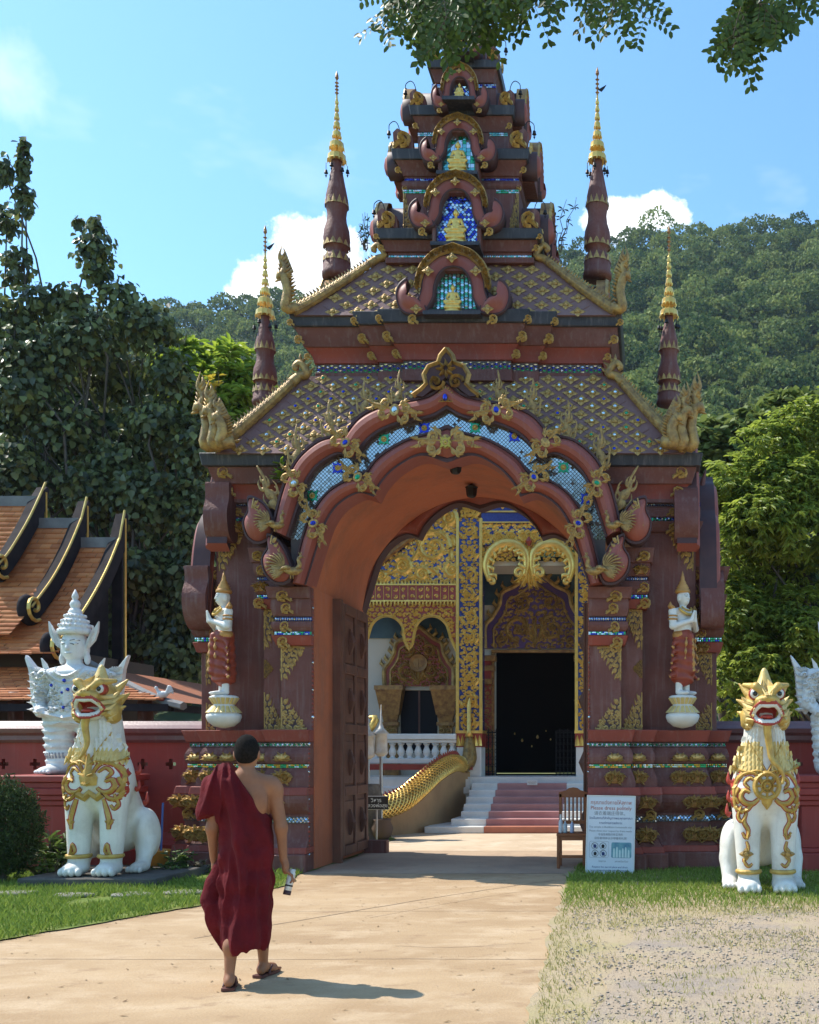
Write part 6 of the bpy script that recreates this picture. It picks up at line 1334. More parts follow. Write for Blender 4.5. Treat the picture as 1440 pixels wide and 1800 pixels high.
# ------------------------------------------------------------------ perimeter walls
M_WALL = mat('wall_red', (.34, .045, .034), (.27, .04, .032), rough=.6, scale=1.3, bump=.15, bscale=12, dirt=(.14, .03, .03), damt=.5, streak=.08)
M_CAP = mat('wall_cap', (.20, .085, .088), (.15, .065, .07), rough=.38, scale=2, bump=.1, streak=.14, spec=.5)
def wall(x0, x1, holes, label):
    w = thing('perimeter_wall', label, 'wall', ((x0 + x1) / 2, 15.2, 0), 0, 'red walls either side of the gate'); L = (x1 - x0) / 2
    zc = 1.41; u = .05; f = MB()
    f.box(-L, L, -.12, .12, 0, zc - 1.5 * u).box(-L, L, -.12, .12, zc + 1.5 * u, 1.72)
    cur = -L
    for h in sorted(holes):
        h -= (x0 + x1) / 2
        if h < -L + .1 or h > L - .1: continue
        f.box(cur, h - 1.5 * u, -.12, .12, zc - 1.5 * u, zc + 1.5 * u)
        for sx in (-1, 1):
            for sz in (-1, 1): f.box(h + sx * 1.5 * u, h + sx * .5 * u, -.12, .12, zc + (sz * 1.0 - .5) * u, zc + (sz * 1.0 + .5) * u)
        cur = h + 1.5 * u
    f.box(cur, L, -.12, .12, zc - 1.5 * u, zc + 1.5 * u); f.build('wall_face', M_WALL, w)
    MB().loft([[(x, y, z) for y, z in ((-.16, 1.72), (-.20, 1.76), (-.20, 1.82), (-.26, 1.86), (-.28, 1.92), (-.20, 1.97), (-.12, 2.03), (.12, 2.03), (.2, 1.97), (.28, 1.92), (.2, 1.82), (.2, 1.72))] for x in (-L, L)], True).build('coping', M_CAP, w)
    MB().loft([[(x, y, z) for y, z in ((-.34, 0), (-.34, .26), (-.28, .3), (-.2, .34), (-.16, .42), (.16, .42), (.2, 0))] for x in (-L, L)], True).build('wall_foot', M_WALL, w)
hp = lambda *px: [(p - VX) * 15.2 / F_PX for p in px]
wall(-22, -6.15, hp(15, 70, 258, 307, -50, -110, -170), 'dark red perimeter wall behind the winged statue left of the gate'); wall(.72, 14, hp(1300, 1352, 1400, 1455, 1510, 1570), 'dark red perimeter wall right of the gate behind the facing lion')
# ------------------------------------------------------------------ tiled pavilion left of the gate
M_TILE = leafmat('clay_tile', (.44, .14, .055), (.72, .28, .11), .75, 0.0, .25); M_BARGE = mat('barge_black', (.022, .018, .02), (.04, .032, .034), rough=.85, scale=4, spec=.1); M_RIDGE = mat('ridge_cement', (.25, .24, .23), (.17, .16, .16), rough=.9, scale=3, bump=.3)
PV = thing('tiled_pavilion', 'pavilion with steep orange tiled roofs and black and gold bargeboards behind the wall', 'pavilion', (-12.2, 20.53, 0))
def tiled(name, x0, x1, prof, rowh=.135, tw=.2, seed=1, parent=PV, xf=None):
    """courses of clay tiles laid down a hollow slope; prof = [(y,z)] from ridge to eave"""
    C = catmull([Vector((0, y, z)) for y, z in prof], 10); d = [0]
    for a, b in zip(C, C[1:]): d.append(d[-1] + (b - a).length)
    def at(s):
        i = max(0, min(len(C) - 2, next((j for j in range(len(C) - 1) if d[j + 1] >= s), len(C) - 2))); t = (s - d[i]) / (d[i + 1] - d[i]); return C[i].lerp(C[i + 1], t), (C[i + 1] - C[i]).normalized()
    rng = random.Random(seed); V, F, Rn = [], [], []; n = int(d[-1] / rowh)
    for r in range(n):
        p0, t = at(r * rowh); p1, t1 = at(min(d[-1], (r + 1) * rowh + .02)); nm = Vector((0, -t.z, t.y)); nm = nm if nm.z > 0 else -nm
        xa, xb = (x0(r / n), x1(r / n)) if callable(x0) else (x0, x1); m = max(1, int((xb - xa) / tw)); o = (tw / 2 if r % 2 else 0)
        for i in range(m + 1):
            a = max(xa, xa + i * tw - o); b = min(xb, xa + (i + 1) * tw - o) - .006
            if b - a < .02: continue
            l = .030 + rng.uniform(-.006, .008); k = len(V); j = rng.uniform(-.004, .004)
            q0 = p0 + nm * .004; q1 = p1 + nm * l; q2 = p1 + nm * (l - .028)
            V += [(a, q0.y, q0.z), (b, q0.y, q0.z), (b, q1.y + j, q1.z), (a, q1.y - j, q1.z), (a, q2.y, q2.z), (b, q2.y, q2.z)]; F += [(k, k + 3, k + 2, k + 1), (k + 3, k + 4, k + 5, k + 2)]; Rn += [min(1, max(0, rng.gauss(.45, .22)))] * 6
    o = obj(name, npmesh(name, V, F, [M_TILE], rnd=Rn), parent); return tag(o, kind='stuff')
def gable(xr, zr, xl, prof, apex, sd):
    """one roof tier ending in a gable at x = xr"""
    tiled('tile_courses', xl, xr - .06, prof, seed=sd); tiled('tile_courses', xl - 1, xr - 1.35, [(-y, z) for y, z in prof], rowh=.4, tw=.6, seed=sd + 50)
    MB().box(xl, xr - .05, -.12, .12, zr - .08, zr + .12).build('ridge_cap', M_RIDGE, PV)
    C = [Vector((0, .20, apex))] + [p for p in catmull([Vector((0, y, z)) for y, z in prof], 6)]
    po = MB().box(-.2, 0, -.05, .05, prof[-1][1] - .2, zr + .05).build('gable_post', M_BARGE, PV, loc=(xr - .02, .08, 0)); MB().box(0, .03, .02, .07, prof[-1][1] - .2, apex - .1).build('gold_edge', M_GOLDB, po)
    for s in (1,):
        pts = [Vector((0, p.y * s, p.z)) for p in C]
        b = MB(); rings = []
        for i, p in enumerate(pts):
            t = (pts[min(i + 1, len(pts) - 1)] - pts[max(i - 1, 0)]).normalized(); nm = Vector((0, -t.z, t.y)); nm = nm if nm.z > 0 else -nm
            h = .04 if i == 0 else .15; rings.append([(-.22, *(p + nm * h * .55).yz), (.0, *(p + nm * h).yz), (.0, *(p - nm * h * 1.1).yz), (-.22, *(p - nm * h * .9).yz)])
        b.loft(rings, True); bo = b.build('bargeboard', M_BARGE, PV, loc=(xr, 0, 0))
        g = MB(); g.tube([(.02, *(p + Vector((0, -(pts[min(i + 1, len(pts) - 1)] - pts[max(i - 1, 0)]).normalized().z, (pts[min(i + 1, len(pts) - 1)] - pts[max(i - 1, 0)]).normalized().y)) * (.14 if (pts[min(i + 1, len(pts) - 1)] - pts[max(i - 1, 0)]).y > 0 else -.15)).yz) for i, p in enumerate(pts)], .022, 6); g.build('gold_edge', M_GOLDB, bo)
        e = pts[-1]; tt = (pts[-1] - pts[-2]).normalized()
        v = MB(); sp = [(0.0, e.y - s * 0 + (-1 if s > 0 else 1) * 0 + q[0] * s * -1, e.z + q[1]) for q in spiral(0, .12, .26, .05, -2.2, 1.15, 16)]
        v.tube(sp, [.10 - .05 * i / 16 for i in range(16)], 8); v.build('barge_scroll', M_BARGE, bo, True, (-.1, 0, 0)); v2 = MB().tube([(.02, y, z) for _, y, z in sp], .035, 6); v2.build('gold_edge', M_GOLDB, bo)
    gw = MB().prism([(-.0, 0)], 0, 0) if False else MB(); q = [(y, z) for y, z in prof[::-1]]; L = [(xr - .3, y, z - .1) for y, z in prof] ; P = [(xr - .3, -y, z - .1) for y, z in prof[::-1]]
    gw.add(L + [(xr - .3, .05, prof[-1][1] - .3), (xr - .3, .05, prof[0][1])], [tuple(range(len(L) + 2))]); gw.build('gable_wall', M_BARGE, PV)
gable(1.79, 5.66, -.2, [(0, 5.70), (-.45, 5.05), (-1.0, 4.40), (-1.60, 3.82), (-2.25, 3.34)], 6.30, 1)
gable(1.04, 6.04, -1.2, [(0, 6.08), (-.45, 5.40), (-1.0, 4.72), (-1.67, 4.08)], 6.55, 2)
gable(.22, 6.47, -6.0, [(0, 6.50), (-.4, 5.92), (-.95, 5.25), (-1.3, 4.92)], 6.82, 3)
tiled('tile_courses', -6.0, 1.0, [(-1.2, 4.62), (-1.75, 4.10), (-2.3, 3.62)], seed=8)
tiled('tile_courses', -6.0, 1.9, [(-1.75, 3.62), (-2.1, 3.42), (-2.6, 3.24)], seed=9)
# lower skirt roof with a hip at the corner
tiled('tile_courses', -6.0, lambda r: 2.2 + 1.6 * r, [(-1.9, 3.05), (-2.5, 2.80), (-3.3, 2.56)], seed=10) if False else tiled('tile_courses', (lambda r: -6.0), (lambda r: 2.0 + 2.3 * r), [(-1.6, 3.12), (-2.3, 2.80), (-3.3, 2.42)], seed=10)
hp_ = catmull([(2.0, -1.6, 3.2), (2.9, -2.3, 2.85), (3.9, -3.0, 2.48), (4.5, -3.35, 2.34)], 5); MB().tube(hp_, .07, 6).build('hip_ridge', M_RIDGE, PV)
sk = MB(); A = [(2.0, -1.6, 3.12), (3.0, -2.3, 2.80), (4.3, -3.3, 2.42)]; B = [(2.0, 3.0, 3.12), (3.0, 3.0, 2.80), (4.3, 3.0, 2.42)]
sk.add(A + B, [(0, 1, 4, 3), (1, 2, 5, 4)]); sk.build('side_slope', mat('tile_plain', (.36, .13, .06), (.28, .10, .05), rough=.8, scale=10, bump=.5, bscale=30), PV)
MB().box(-6, 4.2, -3.25, -3.15, 2.26, 2.38).box(4.15, 4.25, -3.15, 3.0, 2.26, 2.38).build('fascia', M_BARGE, PV)
for x, y in ((-5, -2.8), (-1.8, -2.8), (1.4, -2.8), (3.6, -2.8), (3.6, 2.0)): MB().tube([(x, y, 0), (x, y, 2.6)], .12, 10).build('pavilion_post', M_WOOD, PV, True)
MB().box(-6, 1.7, -1.5, 1.5, 0, 3.4).build('pavilion_room', mat('dark_timber', (.07, .045, .035), (.05, .033, .028), rough=.7, scale=2), PV)
pc = hp_[-4]
t = thing('roof_rooster', 'small white rooster figure on the tip of the low pavilion eave', 'figurine', (pc[0] - 12.2 - .1, pc[1] + 20.53, pc[2] + .06)); s = SDF((-.3, -.15, -.05), (.3, .15, .45), .015)
s.ell((0, 0, .12), (.15, .08, .10)).cap((-.1, 0, .16), (-.17, 0, .28), .05, .035).ell((-.18, 0, .31), (.045, .04, .045)).cap((-.2, 0, .30), (-.25, 0, .29), .015, .004)
for a in (.3, .8, 1.3, 1.8): s.chain([(.1, 0, .14), (.1 + .14 * math.cos(a * .6), 0, .14 + .2 * math.sin(a)), (.14 + .16 * math.cos(a * .4), 0, .1 + .14 * math.sin(a))], [.05, .035, .015], .02)
t.scale = (.6, .6, .6); obj('body', s.mesh('body', [M_WHITE]), t); MB().tube([(-.2, 0, .35), (-.17, 0, .38), (-.14, 0, .35)], [.01, .025, .01], 6).build('comb', M_REDP, t); MB().lathe([(.08, -.06), (.1, -.02), (.06, .02)], 8).build('perch', M_REDP, t)
# ------------------------------------------------------------------ guardian lions
M_LWHITE = mat('lion_white', (.80, .775, .71), (.71, .68, .61), rough=.42, scale=3, bump=.15, bscale=30, dirt=(.46, .42, .35), dscale=3.5, damt=.5, spec=.45, streak=.22)
M_LGOLD = mat('lion_gold', (.62, .41, .10), (.46, .28, .07), rough=.45, metal=.15, scale=12, bump=.25, bscale=60, spec=.5)
M_LRED = mat('lion_red', (.42, .05, .03), (.34, .045, .03), rough=.4, scale=8); M_BLACK = mat('gloss_black', (.01, .01, .01), rough=.15, spec=.6); M_LYEL = mat('pale_gold', (.72, .56, .24), (.62, .44, .15), rough=.45, metal=.1, scale=9)
def lion(label, loc, wheel, rotz=0.0, slab=True):
    t = thing('guardian_lion', label, 'statue', loc, rotz, 'white and gold lions before the gate')
    s = SDF((-.78, -.75, -.02), (.78, 1.2, 2.1), .0175)
    s.ell((0, -.10, 1.16), (.40, .32, .40)).cap((0, -.08, 1.3), (0, -.10, 1.95), .31, .23, .10).cap((0, .05, 1.0), (0, .40, .55), .34, .33, .12)
    for q in (-1, 1):
        s.cap((q * .225, -.20, 1.05), (q * .205, -.26, .14), .185, .125, .07); s.ell((q * .21, -.33, .085), (.145, .20, .085), .04)
        for k in range(4): s.ell((q * .21 + (k - 1.5) * .072, -.49 + .02 * abs(k - 1.5), .055), (.037, .065, .052), .008)
        s.ell((q * .37, .36, .46), (.14, .24, .32), .08, rot=Matrix.Rotation(.25, 3, 'X')); s.cap((q * .40, .27, .32), (q * .40, .17, .10), .12, .09, .07); s.ell((q * .40, .08, .065), (.10, .17, .07), .04)
        for k in range(4): s.ell((q * .40 + (k - 1.5) * .052, -.07, .045), (.028, .05, .042), .008)
    s.field(lambda X, Y, Z, F: np.maximum(F, -(Z - .005)))
    obj('body', s.mesh('body', [M_LWHITE]), t)
    def deco(name, strokes, m=(M_LGOLD, M_LRED), off=0.0, sd=s):
        mb = MB()
        for pts, w, h in strokes:
            P = [(p.x, p.y) for p in catmull([Vector((*p, 0)) for p in pts], 4)]; n = len(P)
            ww = [w * (.55 + .45 * math.sin(math.pi * (i + 1) / (n + 1))) for i in range(n)] if w > 0 else [-w] * n
            ww = [q * .62 for q in ww]; mb.ribbon(P, [q * 1.5 for q in ww], h * .22, 1, .002); mb.ribbon(P, ww, h * .75, 0, .006)
        drape(sd, mb, 0, .0); return mb.build(name, list(m), t)
    for q in (-1, 1):
        M = lambda L: [(q * x, z) for x, z in L]
        deco('shoulder_scroll', [(M([(.04, 1.20), (.14, 1.34), (.26, 1.34), (.36, 1.24), (.385, 1.10), (.33, 1.00)]), .042, .05), (M([(.12, 1.24), (.2, 1.29), (.26, 1.23), (.21, 1.17)]), .03, .04), (M([(.10, 1.05), (.17, 1.00), (.26, 1.01), (.31, 1.08), (.27, 1.15), (.20, 1.13)]), .045, .05), (M([(.33, 1.18), (.38, 1.06), (.36, .95), (.28, .90)]), .04, .045), (M([(.16, 1.01), (.24, .93), (.32, .92)]), .035, .04), (M([(.30, .98), (.34, .86), (.30, .80), (.26, .85)]), .028, .04)], off=0)
        deco('leg_vine', [(M([(.24, .90), (.27, .80), (.22, .70), (.24, .60)] if wheel else [(.17, .92), (.21, .80), (.24, .68), (.235, .56)]), .045 if not wheel else .034, .045), (M([(.20, .66), (.25, .62), (.29, .68)]), .025, .035)] + ([(M([(.24, .58), (.22, .50), (.25, .44)]), .026, .04), (M([(.25, .42), (.27, .36), (.22, .30), (.17, .33)]), .024, .035)] if wheel else [(M([(.28, .22), (.24, .30), (.22, .38), (.19, .30), (.24, .26)]), .030, .04)]))
        if wheel: f = obj('gold_flower', ME_FLOWER, t, (q * .245, -.40, .44), None, .17)
        mb = MB().tube([(q * .205 + .137 * math.cos(a), -.265 + .142 * math.sin(a), .235) for a in [k * math.pi / 10 for k in range(21)]], .026, 6, caps=False); mb.build('anklet', M_LGOLD, t, True)
        for (y, z, sc) in ((.02, 1.22, .13), (.0, 1.02, .12), (.22, .84, .14)): MB().tube(catmull([(q * .385, y, z), (q * .43, y, z + sc * .2), (q * .425, y + .02, z + sc)], 4), [.035, .035, .035, .03, .028, .025, .02, .012, .003], 6, flat=.6).build('flank_flame', M_LRED, t, True)
    # neck plumage in overlapping rows
    mb = MB(); rows = 9
    for r in range(rows):
        z = 1.86 - .055 * r; w = .20 + .025 * r; n = 11 + r
        for i in range(n):
            x = -w + 2 * w * (i + (.5 if r % 2 else 0)) / n
            if abs(x) < .075 - .004 * r or abs(x) > w: continue
            mb.ribbon([(x, z), (x + .012 * (1 if x > 0 else -1), z - .05), (x + .02 * (1 if x > 0 else -1), z - .10)], [.022, .027, .0], .022, (0 if (r > 5 or wheel) and r > 2 else 2), .004)
    drape(s, mb); tag(mb.build('neck_plumage', [M_LYEL, M_LRED, M_LWHITE], t), kind='stuff')
    deco('collar', [([(-.40, 1.42), (-.26, 1.36), (-.10, 1.37), (0, 1.32)], -.03, .04), ([(.40, 1.42), (.26, 1.36), (.10, 1.37), (0, 1.32)], -.03, .04), ([(-.22, 1.72), (-.12, 1.55), (0, 1.34)], -.016, .03), ([(.22, 1.72), (.12, 1.55), (0, 1.34)], -.016, .03)])
    if wheel:
        mb = MB(); c = (0, 1.20)
        for r_, w in ((.145, .03), (.07, .012), (.035, .02)): mb.ribbon([(c[0] + r_ * math.cos(a), c[1] + r_ * math.sin(a)) for a in [k * math.pi / 14 for k in range(29)]], w, .035, 0, .015)
        for k in range(8): a = k * math.pi / 4; mb.ribbon([(c[0] + .03 * math.cos(a), c[1] + .03 * math.sin(a)), (c[0] + .13 * math.cos(a), c[1] + .13 * math.sin(a))], .016, .03, 0, .012)
        mb.ribbon([(0, 1.05), (0, 1.0), (0, .93)], [.07, .06, 0], .04, 0, .01); drape(s, mb); mb.build('wheel_medallion', [M_LGOLD], t)
    else:
        mb = MB(); mb.ribbon([(0, 1.08), (0, 1.18), (0, 1.27)], [.10, .12, .06], .06, 0, .01); mb.ribbon([(0, 1.27), (0, 1.36), (0, 1.46)], [.05, .045, 0], .05, 0, .01); mb.ribbon([(-.16, .98), (-.08, .93), (0, .99), (.08, .93), (.16, .98)], .045, .04, 0, .01); mb.ribbon([(-.05, 1.11), (0, 1.09), (.05, 1.11)], .02, .05, 0, .05)
        for q in (-1, 1): mb.ribbon([(q * .03, 1.20), (q * .09, 1.22)], .018, .05, 0, .05)
        drape(s, mb); mb.build('chest_mask', [M_LGOLD], t)
    # head
    h = SDF((-.45, -.75, 1.70), (.45, .25, 2.62), .012)
    h.ell((0, -.14, 2.10), (.235, .25, .24)).ell((0, -.36, 2.13), (.16, .17, .12), .05).ell((0, -.36, 1.92), (.13, .15, .07), .03, 1)
    for q in (-1, 1):
        h.cap((q * .05, -.45, 2.23), (q * .13, -.42, 2.30), .04, .05, .03).cap((q * .13, -.40, 2.30), (q * .26, -.26, 2.33), .05, .025, .03).cap((q * .06, -.50, 2.16), (q * .10, -.46, 2.14), .04, .05, .02)
        for a, b, r in (((q * .20, -.2, 2.10), (q * .34, -.14, 2.17), .06), ((q * .20, -.2, 1.98), (q * .33, -.14, 2.03), .06), ((q * .18, -.2, 1.86), (q * .28, -.16, 1.88), .055), ((q * .2, -.08, 2.24), (q * .30, -.02, 2.36), .05), ((q * .15, .05, 2.1), (q * .25, .12, 2.2), .06)): h.cap(a, b, r, .012, .03, 0)
        h.ell((q * .21, -.22, 1.95), (.09, .13, .13), .03)
    h.cap((0, -.12, 2.28), (0, -.10, 2.48), .13, .045, .03, 3).cap((0, -.10, 2.46), (0, -.10, 2.52), .05, .02, .02, 3)
    h.ell((0, -.53, 2.17), (.055, .045, .04), .02)
    h.ell((0, -.50, 2.015), (.13, .26, .095), .01, 2, sub=True)
    for q in (-1, 1): h.chain([(0, -.515, 2.085), (q * .08, -.51, 2.095), (q * .135, -.46, 2.05), (q * .165, -.40, 2.0), (q * .12, -.43, 1.94), (q * .06, -.49, 1.915), (0, -.50, 1.91)], .024, .006, 1)
    for q in (-1, 1): h.chain([(0, -.53, 2.115), (q * .09, -.525, 2.125), (q * .155, -.47, 2.075), (q * .195, -.40, 2.0), (q * .14, -.44, 1.915), (q * .06, -.505, 1.885), (0, -.515, 1.88)], .016, .004, 2)
    h.ell((0, -.42, 1.965), (.075, .10, .03), .01, 2).ell((0, -.27, 2.01), (.12, .05, .09), .0, 2)
    hd = obj('head', h.mesh('head', [M_LGOLD, M_LWHITE, M_LRED, M_LYEL]), t)
    for q in (-1, 1):
        e = MB(); P = lambda r, y: [(q * .145 + r * math.cos(k * math.pi / 8), -.40 - y, 2.225 + r * math.sin(k * math.pi / 8)) for k in range(16)]
        e.loft([P(.072, -.06), P(.072, .012), P(.060, .03)], True, 2); e.loft([P(.058, .01), P(.055, .034), P(.035, .046)], True, 0); e.loft([P(.030, .03), P(.028, .050), P(.012, .054)], True, 1); e.build('eye', [M_LWHITE, M_BLACK, M_LRED], hd, True)
    bd = catmull([(0, -.47, 1.90), (.0, -.46, 1.80), (.03, -.44, 1.62), (.05, -.46, 1.50), (.14, -.48, 1.40), (.19, -.46, 1.30), (.17, -.47, 1.22)], 4) if wheel else catmull([(0, -.47, 1.90), (-.02, -.46, 1.78), (.0, -.45, 1.60), (-.03, -.47, 1.48), (-.08, -.48, 1.40)], 4)
    MB().tube(bd, [.055 - .042 * i / len(bd) for i in range(len(bd))], 7).build('beard', M_LGOLD, hd, True)
    g = MB(); 
    for q in (-1, 1):
        for k in range(5): z = 1.84 + .07 * k; g.ribbon([(q * .16, z), (q * .23, z + .03), (q * .29, z + .09)], [.02, .03, .0], .03, 0, .006)
        g.ribbon([(q * .02, 2.20), (q * .05, 2.32), (q * .03, 2.40)], [.02, .03, .0], .03, 0, .006)
    drape(h, g); g.build('face_carving', [M_LYEL], hd)
    tl = catmull([(0, .62, .45), (.03, .74, .7), (0, .70, .95), (.02, .72, 1.15)], 5); MB().tube(tl, [.09, .085, .08, .075, .07, .068, .066, .064, .06, .06, .07, .08, .07, .05, .03, .01], 8).build('tail', M_LGOLD, t, True)
    if slab: soft(MB().box(-.78, .95, -.62, .95, -.11, .0).build('plinth', mat('mossy_slab', (.13, .115, .10), (.075, .07, .062), rough=.95, scale=3, bump=.6), t), .012)
    t.scale = (.94, .94, 1.0); return t
lion('white and gold guardian lion with chest mask on a low slab, left lawn', (W(186, 1546, 12.75).x, 12.75, .11), False)
lion('white and gold guardian lion with wheel medallion facing out, right of the sign', (W(1342, 1568, 12.0).x, 12.0, .012), True, slab=False)
# ------------------------------------------------------------------ white winged attendants on red pedestals
M_STAT = mat('statue_white', (.74, .735, .72), (.66, .655, .645), rough=.5, scale=3, bump=.25, bscale=40, dirt=(.42, .41, .40), dscale=5, damt=.6, streak=.2)
M_LINE = mat('grey_line', (.33, .34, .37), rough=.7); M_PEDR = M_WALL
def winged(label, loc, sx):
    t = thing('winged_statue', label, 'statue', loc, 0, 'white winged statues on red pedestals')
    s = SDF((-.85, -.5, -.02), (.85, .5, 1.62), .0175)
    s.ell((0, 0, 1.12), (.34, .22, .36)).ell((0, -.01, 1.36), (.42, .24, .12), .08).ell((0, 0, .80), (.40, .27, .20), .08).cap((0, 0, 1.4), (0, -.02, 1.56), .11, .10, .04)
    for q in (-1, 1):
        s.cap((q * .40, .0, 1.33), (q * .47, -.02, .98), .115, .095, .05).cap((q * .47, -.02, .98), (q * .36, -.20, .84), .085, .07, .04).ell((q * .34, -.24, .83), (.06, .05, .05), .03)
        s.cap((q * .23, .02, .75), (q * .22, .02, .14), .20, .165, .05).ell((q * .23, -.15, .06), (.12, .27, .065), .05)
        for k in range(5): s.ell((q * .23 + (k - 2) * .042, -.40 + .015 * abs(k - 2), .04), (.022, .05, .03), .008)
    s.field(lambda X, Y, Z, F: F + np.where((Z > .16) & (Z < .72), .010 * np.sign(np.sin(Z * 62)) * np.clip(np.abs(np.sin(Z * 62)) * 3, 0, 1), 0) + np.where((Z >= .76) & (Z < 1.34), .008 * np.sin(X * 55 + Z * 20) * np.sin(Z * 70), 0))
    obj('body', s.mesh('body', [M_STAT]), t)
    g = MB()
    for r_, w in ((.20, .022), (.28, .026), (.36, .03), (.43, .024)):
        g.ribbon([(r_ * math.cos(a), 1.52 + r_ * .98 * math.sin(a)) for a in [math.pi + .35 + (math.pi - .7) * k / 20 for k in range(21)]], w, .03, 0, .004)
    for i in range(15): a = math.pi + .35 + (math.pi - .7) * i / 14; g.ribbon([(.33 * math.cos(a), 1.52 + .33 * math.sin(a)), (.39 * math.cos(a), 1.52 + .39 * math.sin(a)), (.44 * math.cos(a), 1.52 + .44 * math.sin(a))], [.02, .03, 0], .035, 0, .01)
    g.ribbon([(0, 1.18), (0, 1.05), (0, .92)], [.10, .12, .02], .05, 0, .01)
    filigree(lambda x, z: abs(x) < .33 and .80 < z < 1.12, -.33, .33, .78, 1.12, .085, .026, .05, 6, 0, .004, True, g); filigree(lambda x, z: .30 < abs(x) < .55 and .95 < z < 1.35, -.55, .55, .92, 1.36, .085, .024, .04, 8, 0, .004, True, g)
    g.ribbon([(-.40, .84), (-.2, .80), (0, .76), (.2, .80), (.40, .84)], .04, .045, 0, .004)
    for q in (-1, 1):
        for zz in (.70, .60, .50, .40, .30): g.ribbon([(q * .06, zz), (q * .22, zz - .03), (q * .40, zz)], .014, .02, 0, .004)
        for k in range(7): g.ribbon([(q * (.10 + .04 * k), .30), (q * (.10 + .04 * k), .22)], .012, .02, 1, .004)
    drape(s, g); g.build('jewellery', [M_STAT, M_LINE], t)
    for x, z, r in ((0, 1.26, .024), (.05, 1.14, .022), (-.03, 1.10, .018), (.20, 1.20, .02), (-.20, 1.20, .02), (0, .90, .02)):
        y = float(s.front(np.array([x]), np.array([z]))[0]); MB().loft([[(x + r * k * math.cos(a), y - .05 - d, z + r * k * 1.2 * math.sin(a)) for a in [q * math.pi / 4 for q in range(8)]] for k, d in ((1, 0), (.8, .02), (.3, .028))], True).build('blue_jewel', GL[0], t)
    h = SDF((-.3, -.3, 1.45), (.3, .3, 2.1), .011)
    h.ell((0, -.01, 1.75), (.165, .18, .215)).ell((0, -.06, 1.63), (.10, .10, .08), .06).cap((0, -.185, 1.77), (0, -.205, 1.70), .016, .026, .025).ell((0, -.175, 1.635), (.05, .02, .014), .01)
    for q in (-1, 1): h.ell((q * .165, 0, 1.70), (.025, .05, .10), .02); h.ell((q * .075, -.165, 1.765), (.04, .02, .014), .01); h.ell((q * .17, -.01, 1.57), (.04, .045, .08), .02); h.cap((q * .03, -.18, 1.81), (q * .12, -.145, 1.82), .010, .008, .01)
    hd = obj('head', h.mesh('head', [M_STAT]), t)
    e = MB()
    for q in (-1, 1): e.ribbon([(q * .035, 1.765), (q * .075, 1.755), (q * .12, 1.768)], [.003, .008, .003], .004, 0, .002); e.ribbon([(q * .03, 1.805), (q * .08, 1.822), (q * .13, 1.81)], .004, .004, 0, .002)
    e.ribbon([(-.045, 1.637), (0, 1.632), (.045, 1.637)], .003, .004, 1, .002); drape(h, e); e.build('painted_eyes', [M_INK, M_LINE], hd)
    cr = MB().lathe([(.21, 1.90), (.225, 1.93), (.22, 1.97), (.19, 1.985), (.20, 2.0), (.185, 2.04), (.16, 2.05), (.165, 2.07), (.15, 2.11), (.125, 2.12), (.13, 2.14), (.11, 2.18), (.085, 2.19), (.09, 2.21), (.07, 2.25), (.05, 2.26), (.06, 2.28), (.07, 2.32), (.05, 2.36), (.03, 2.38), (.045, 2.41), (.04, 2.44), (.004, 2.52)], 16)
    for r_, z in ((.2, 2.02), (.165, 2.08), (.13, 2.15), (.21, 1.95)):
        for k in range(18): a = k * math.pi / 9; cr.lathe([(.006, -.02), (.018, 0), (.006, .022)], 5, (r_ * math.cos(a), r_ * math.sin(a), z))
    cr.build('tiered_crown', M_STAT, hd, True)
    for q in (-1, 1):
        f = MB().prism([(0, 0), (.05, .03), (.13, .12), (.17, .24), (.18, .38), (.12, .28), (.06, .20), (.02, .12)], -.02, .02); 
        for k in range(4): frond(f, .03 + .02 * k, .03 + .05 * k, .16, 1.0 + .1 * k, .3, .02, .03, 0, .02, 1)
        f.build('ear_flap', M_STAT, hd, False, (q * .16, -.03, 1.70), None, (q, 1, 1))
        w = MB(); O = [(.0, .0), (.12, .06), (.30, .27), (.25, .08), (.23, -.10), (.21, -.30), (.16, -.46), (.09, -.54), (.03, -.42), (.0, -.2)]
        C = [(p.x, p.y) for p in catmull([Vector((*p, 0)) for p in O], 4, True)]; w.loft([[(x, .04, z) for x, z in C], [(x, -.02, z) for x, z in C], [(x * .9 + .02, -.05, z * .9 - .01) for x, z in C]], True)
        for r in range(5):
            for k in range(7): x0, z0 = .03 + .03 * r, .04 - .085 * k - .0 * r; frond(w, x0, z0, .12, .55 - .12 * k, .5, .028, .035, 0, .045, 0)
        w.build('wing', M_STAT, t, False, (q * .40, .06, 1.36), None, (q, 1, 1))
        ft = MB().prism([(0, 0), (.07, .02), (.10, .16), (.03, .08)], -.02, .02); ft.build('shoulder_flame', M_STAT, t, False, (q * .33, -.05, 1.42), None, (q, 1, 1))
    p = MB()
    for a, b, w in ((-1.28, -1.02, .78), (-1.02, -.96, .72), (-.96, -.40, .62), (-.40, -.33, .66), (-.33, -.26, .70), (-.26, -.17, .74), (-.17, -.09, .70), (-.09, 0, .76)): p.box(-w, w, -w * .72, w * .72, a, b - .002)
    soft(p.build('pedestal', M_PEDR, t), .01)
    t.scale = (sx, 1, 1); return t
winged('white winged statue with tiered crown on a red pedestal behind the left lion', (W(118, 1360, 14.0).x, 14.2, 1.28), 1)
winged('white winged statue cut off by the right edge of the picture', (W(1486, 1360, 14.0).x, 14.2, 1.28), -1)
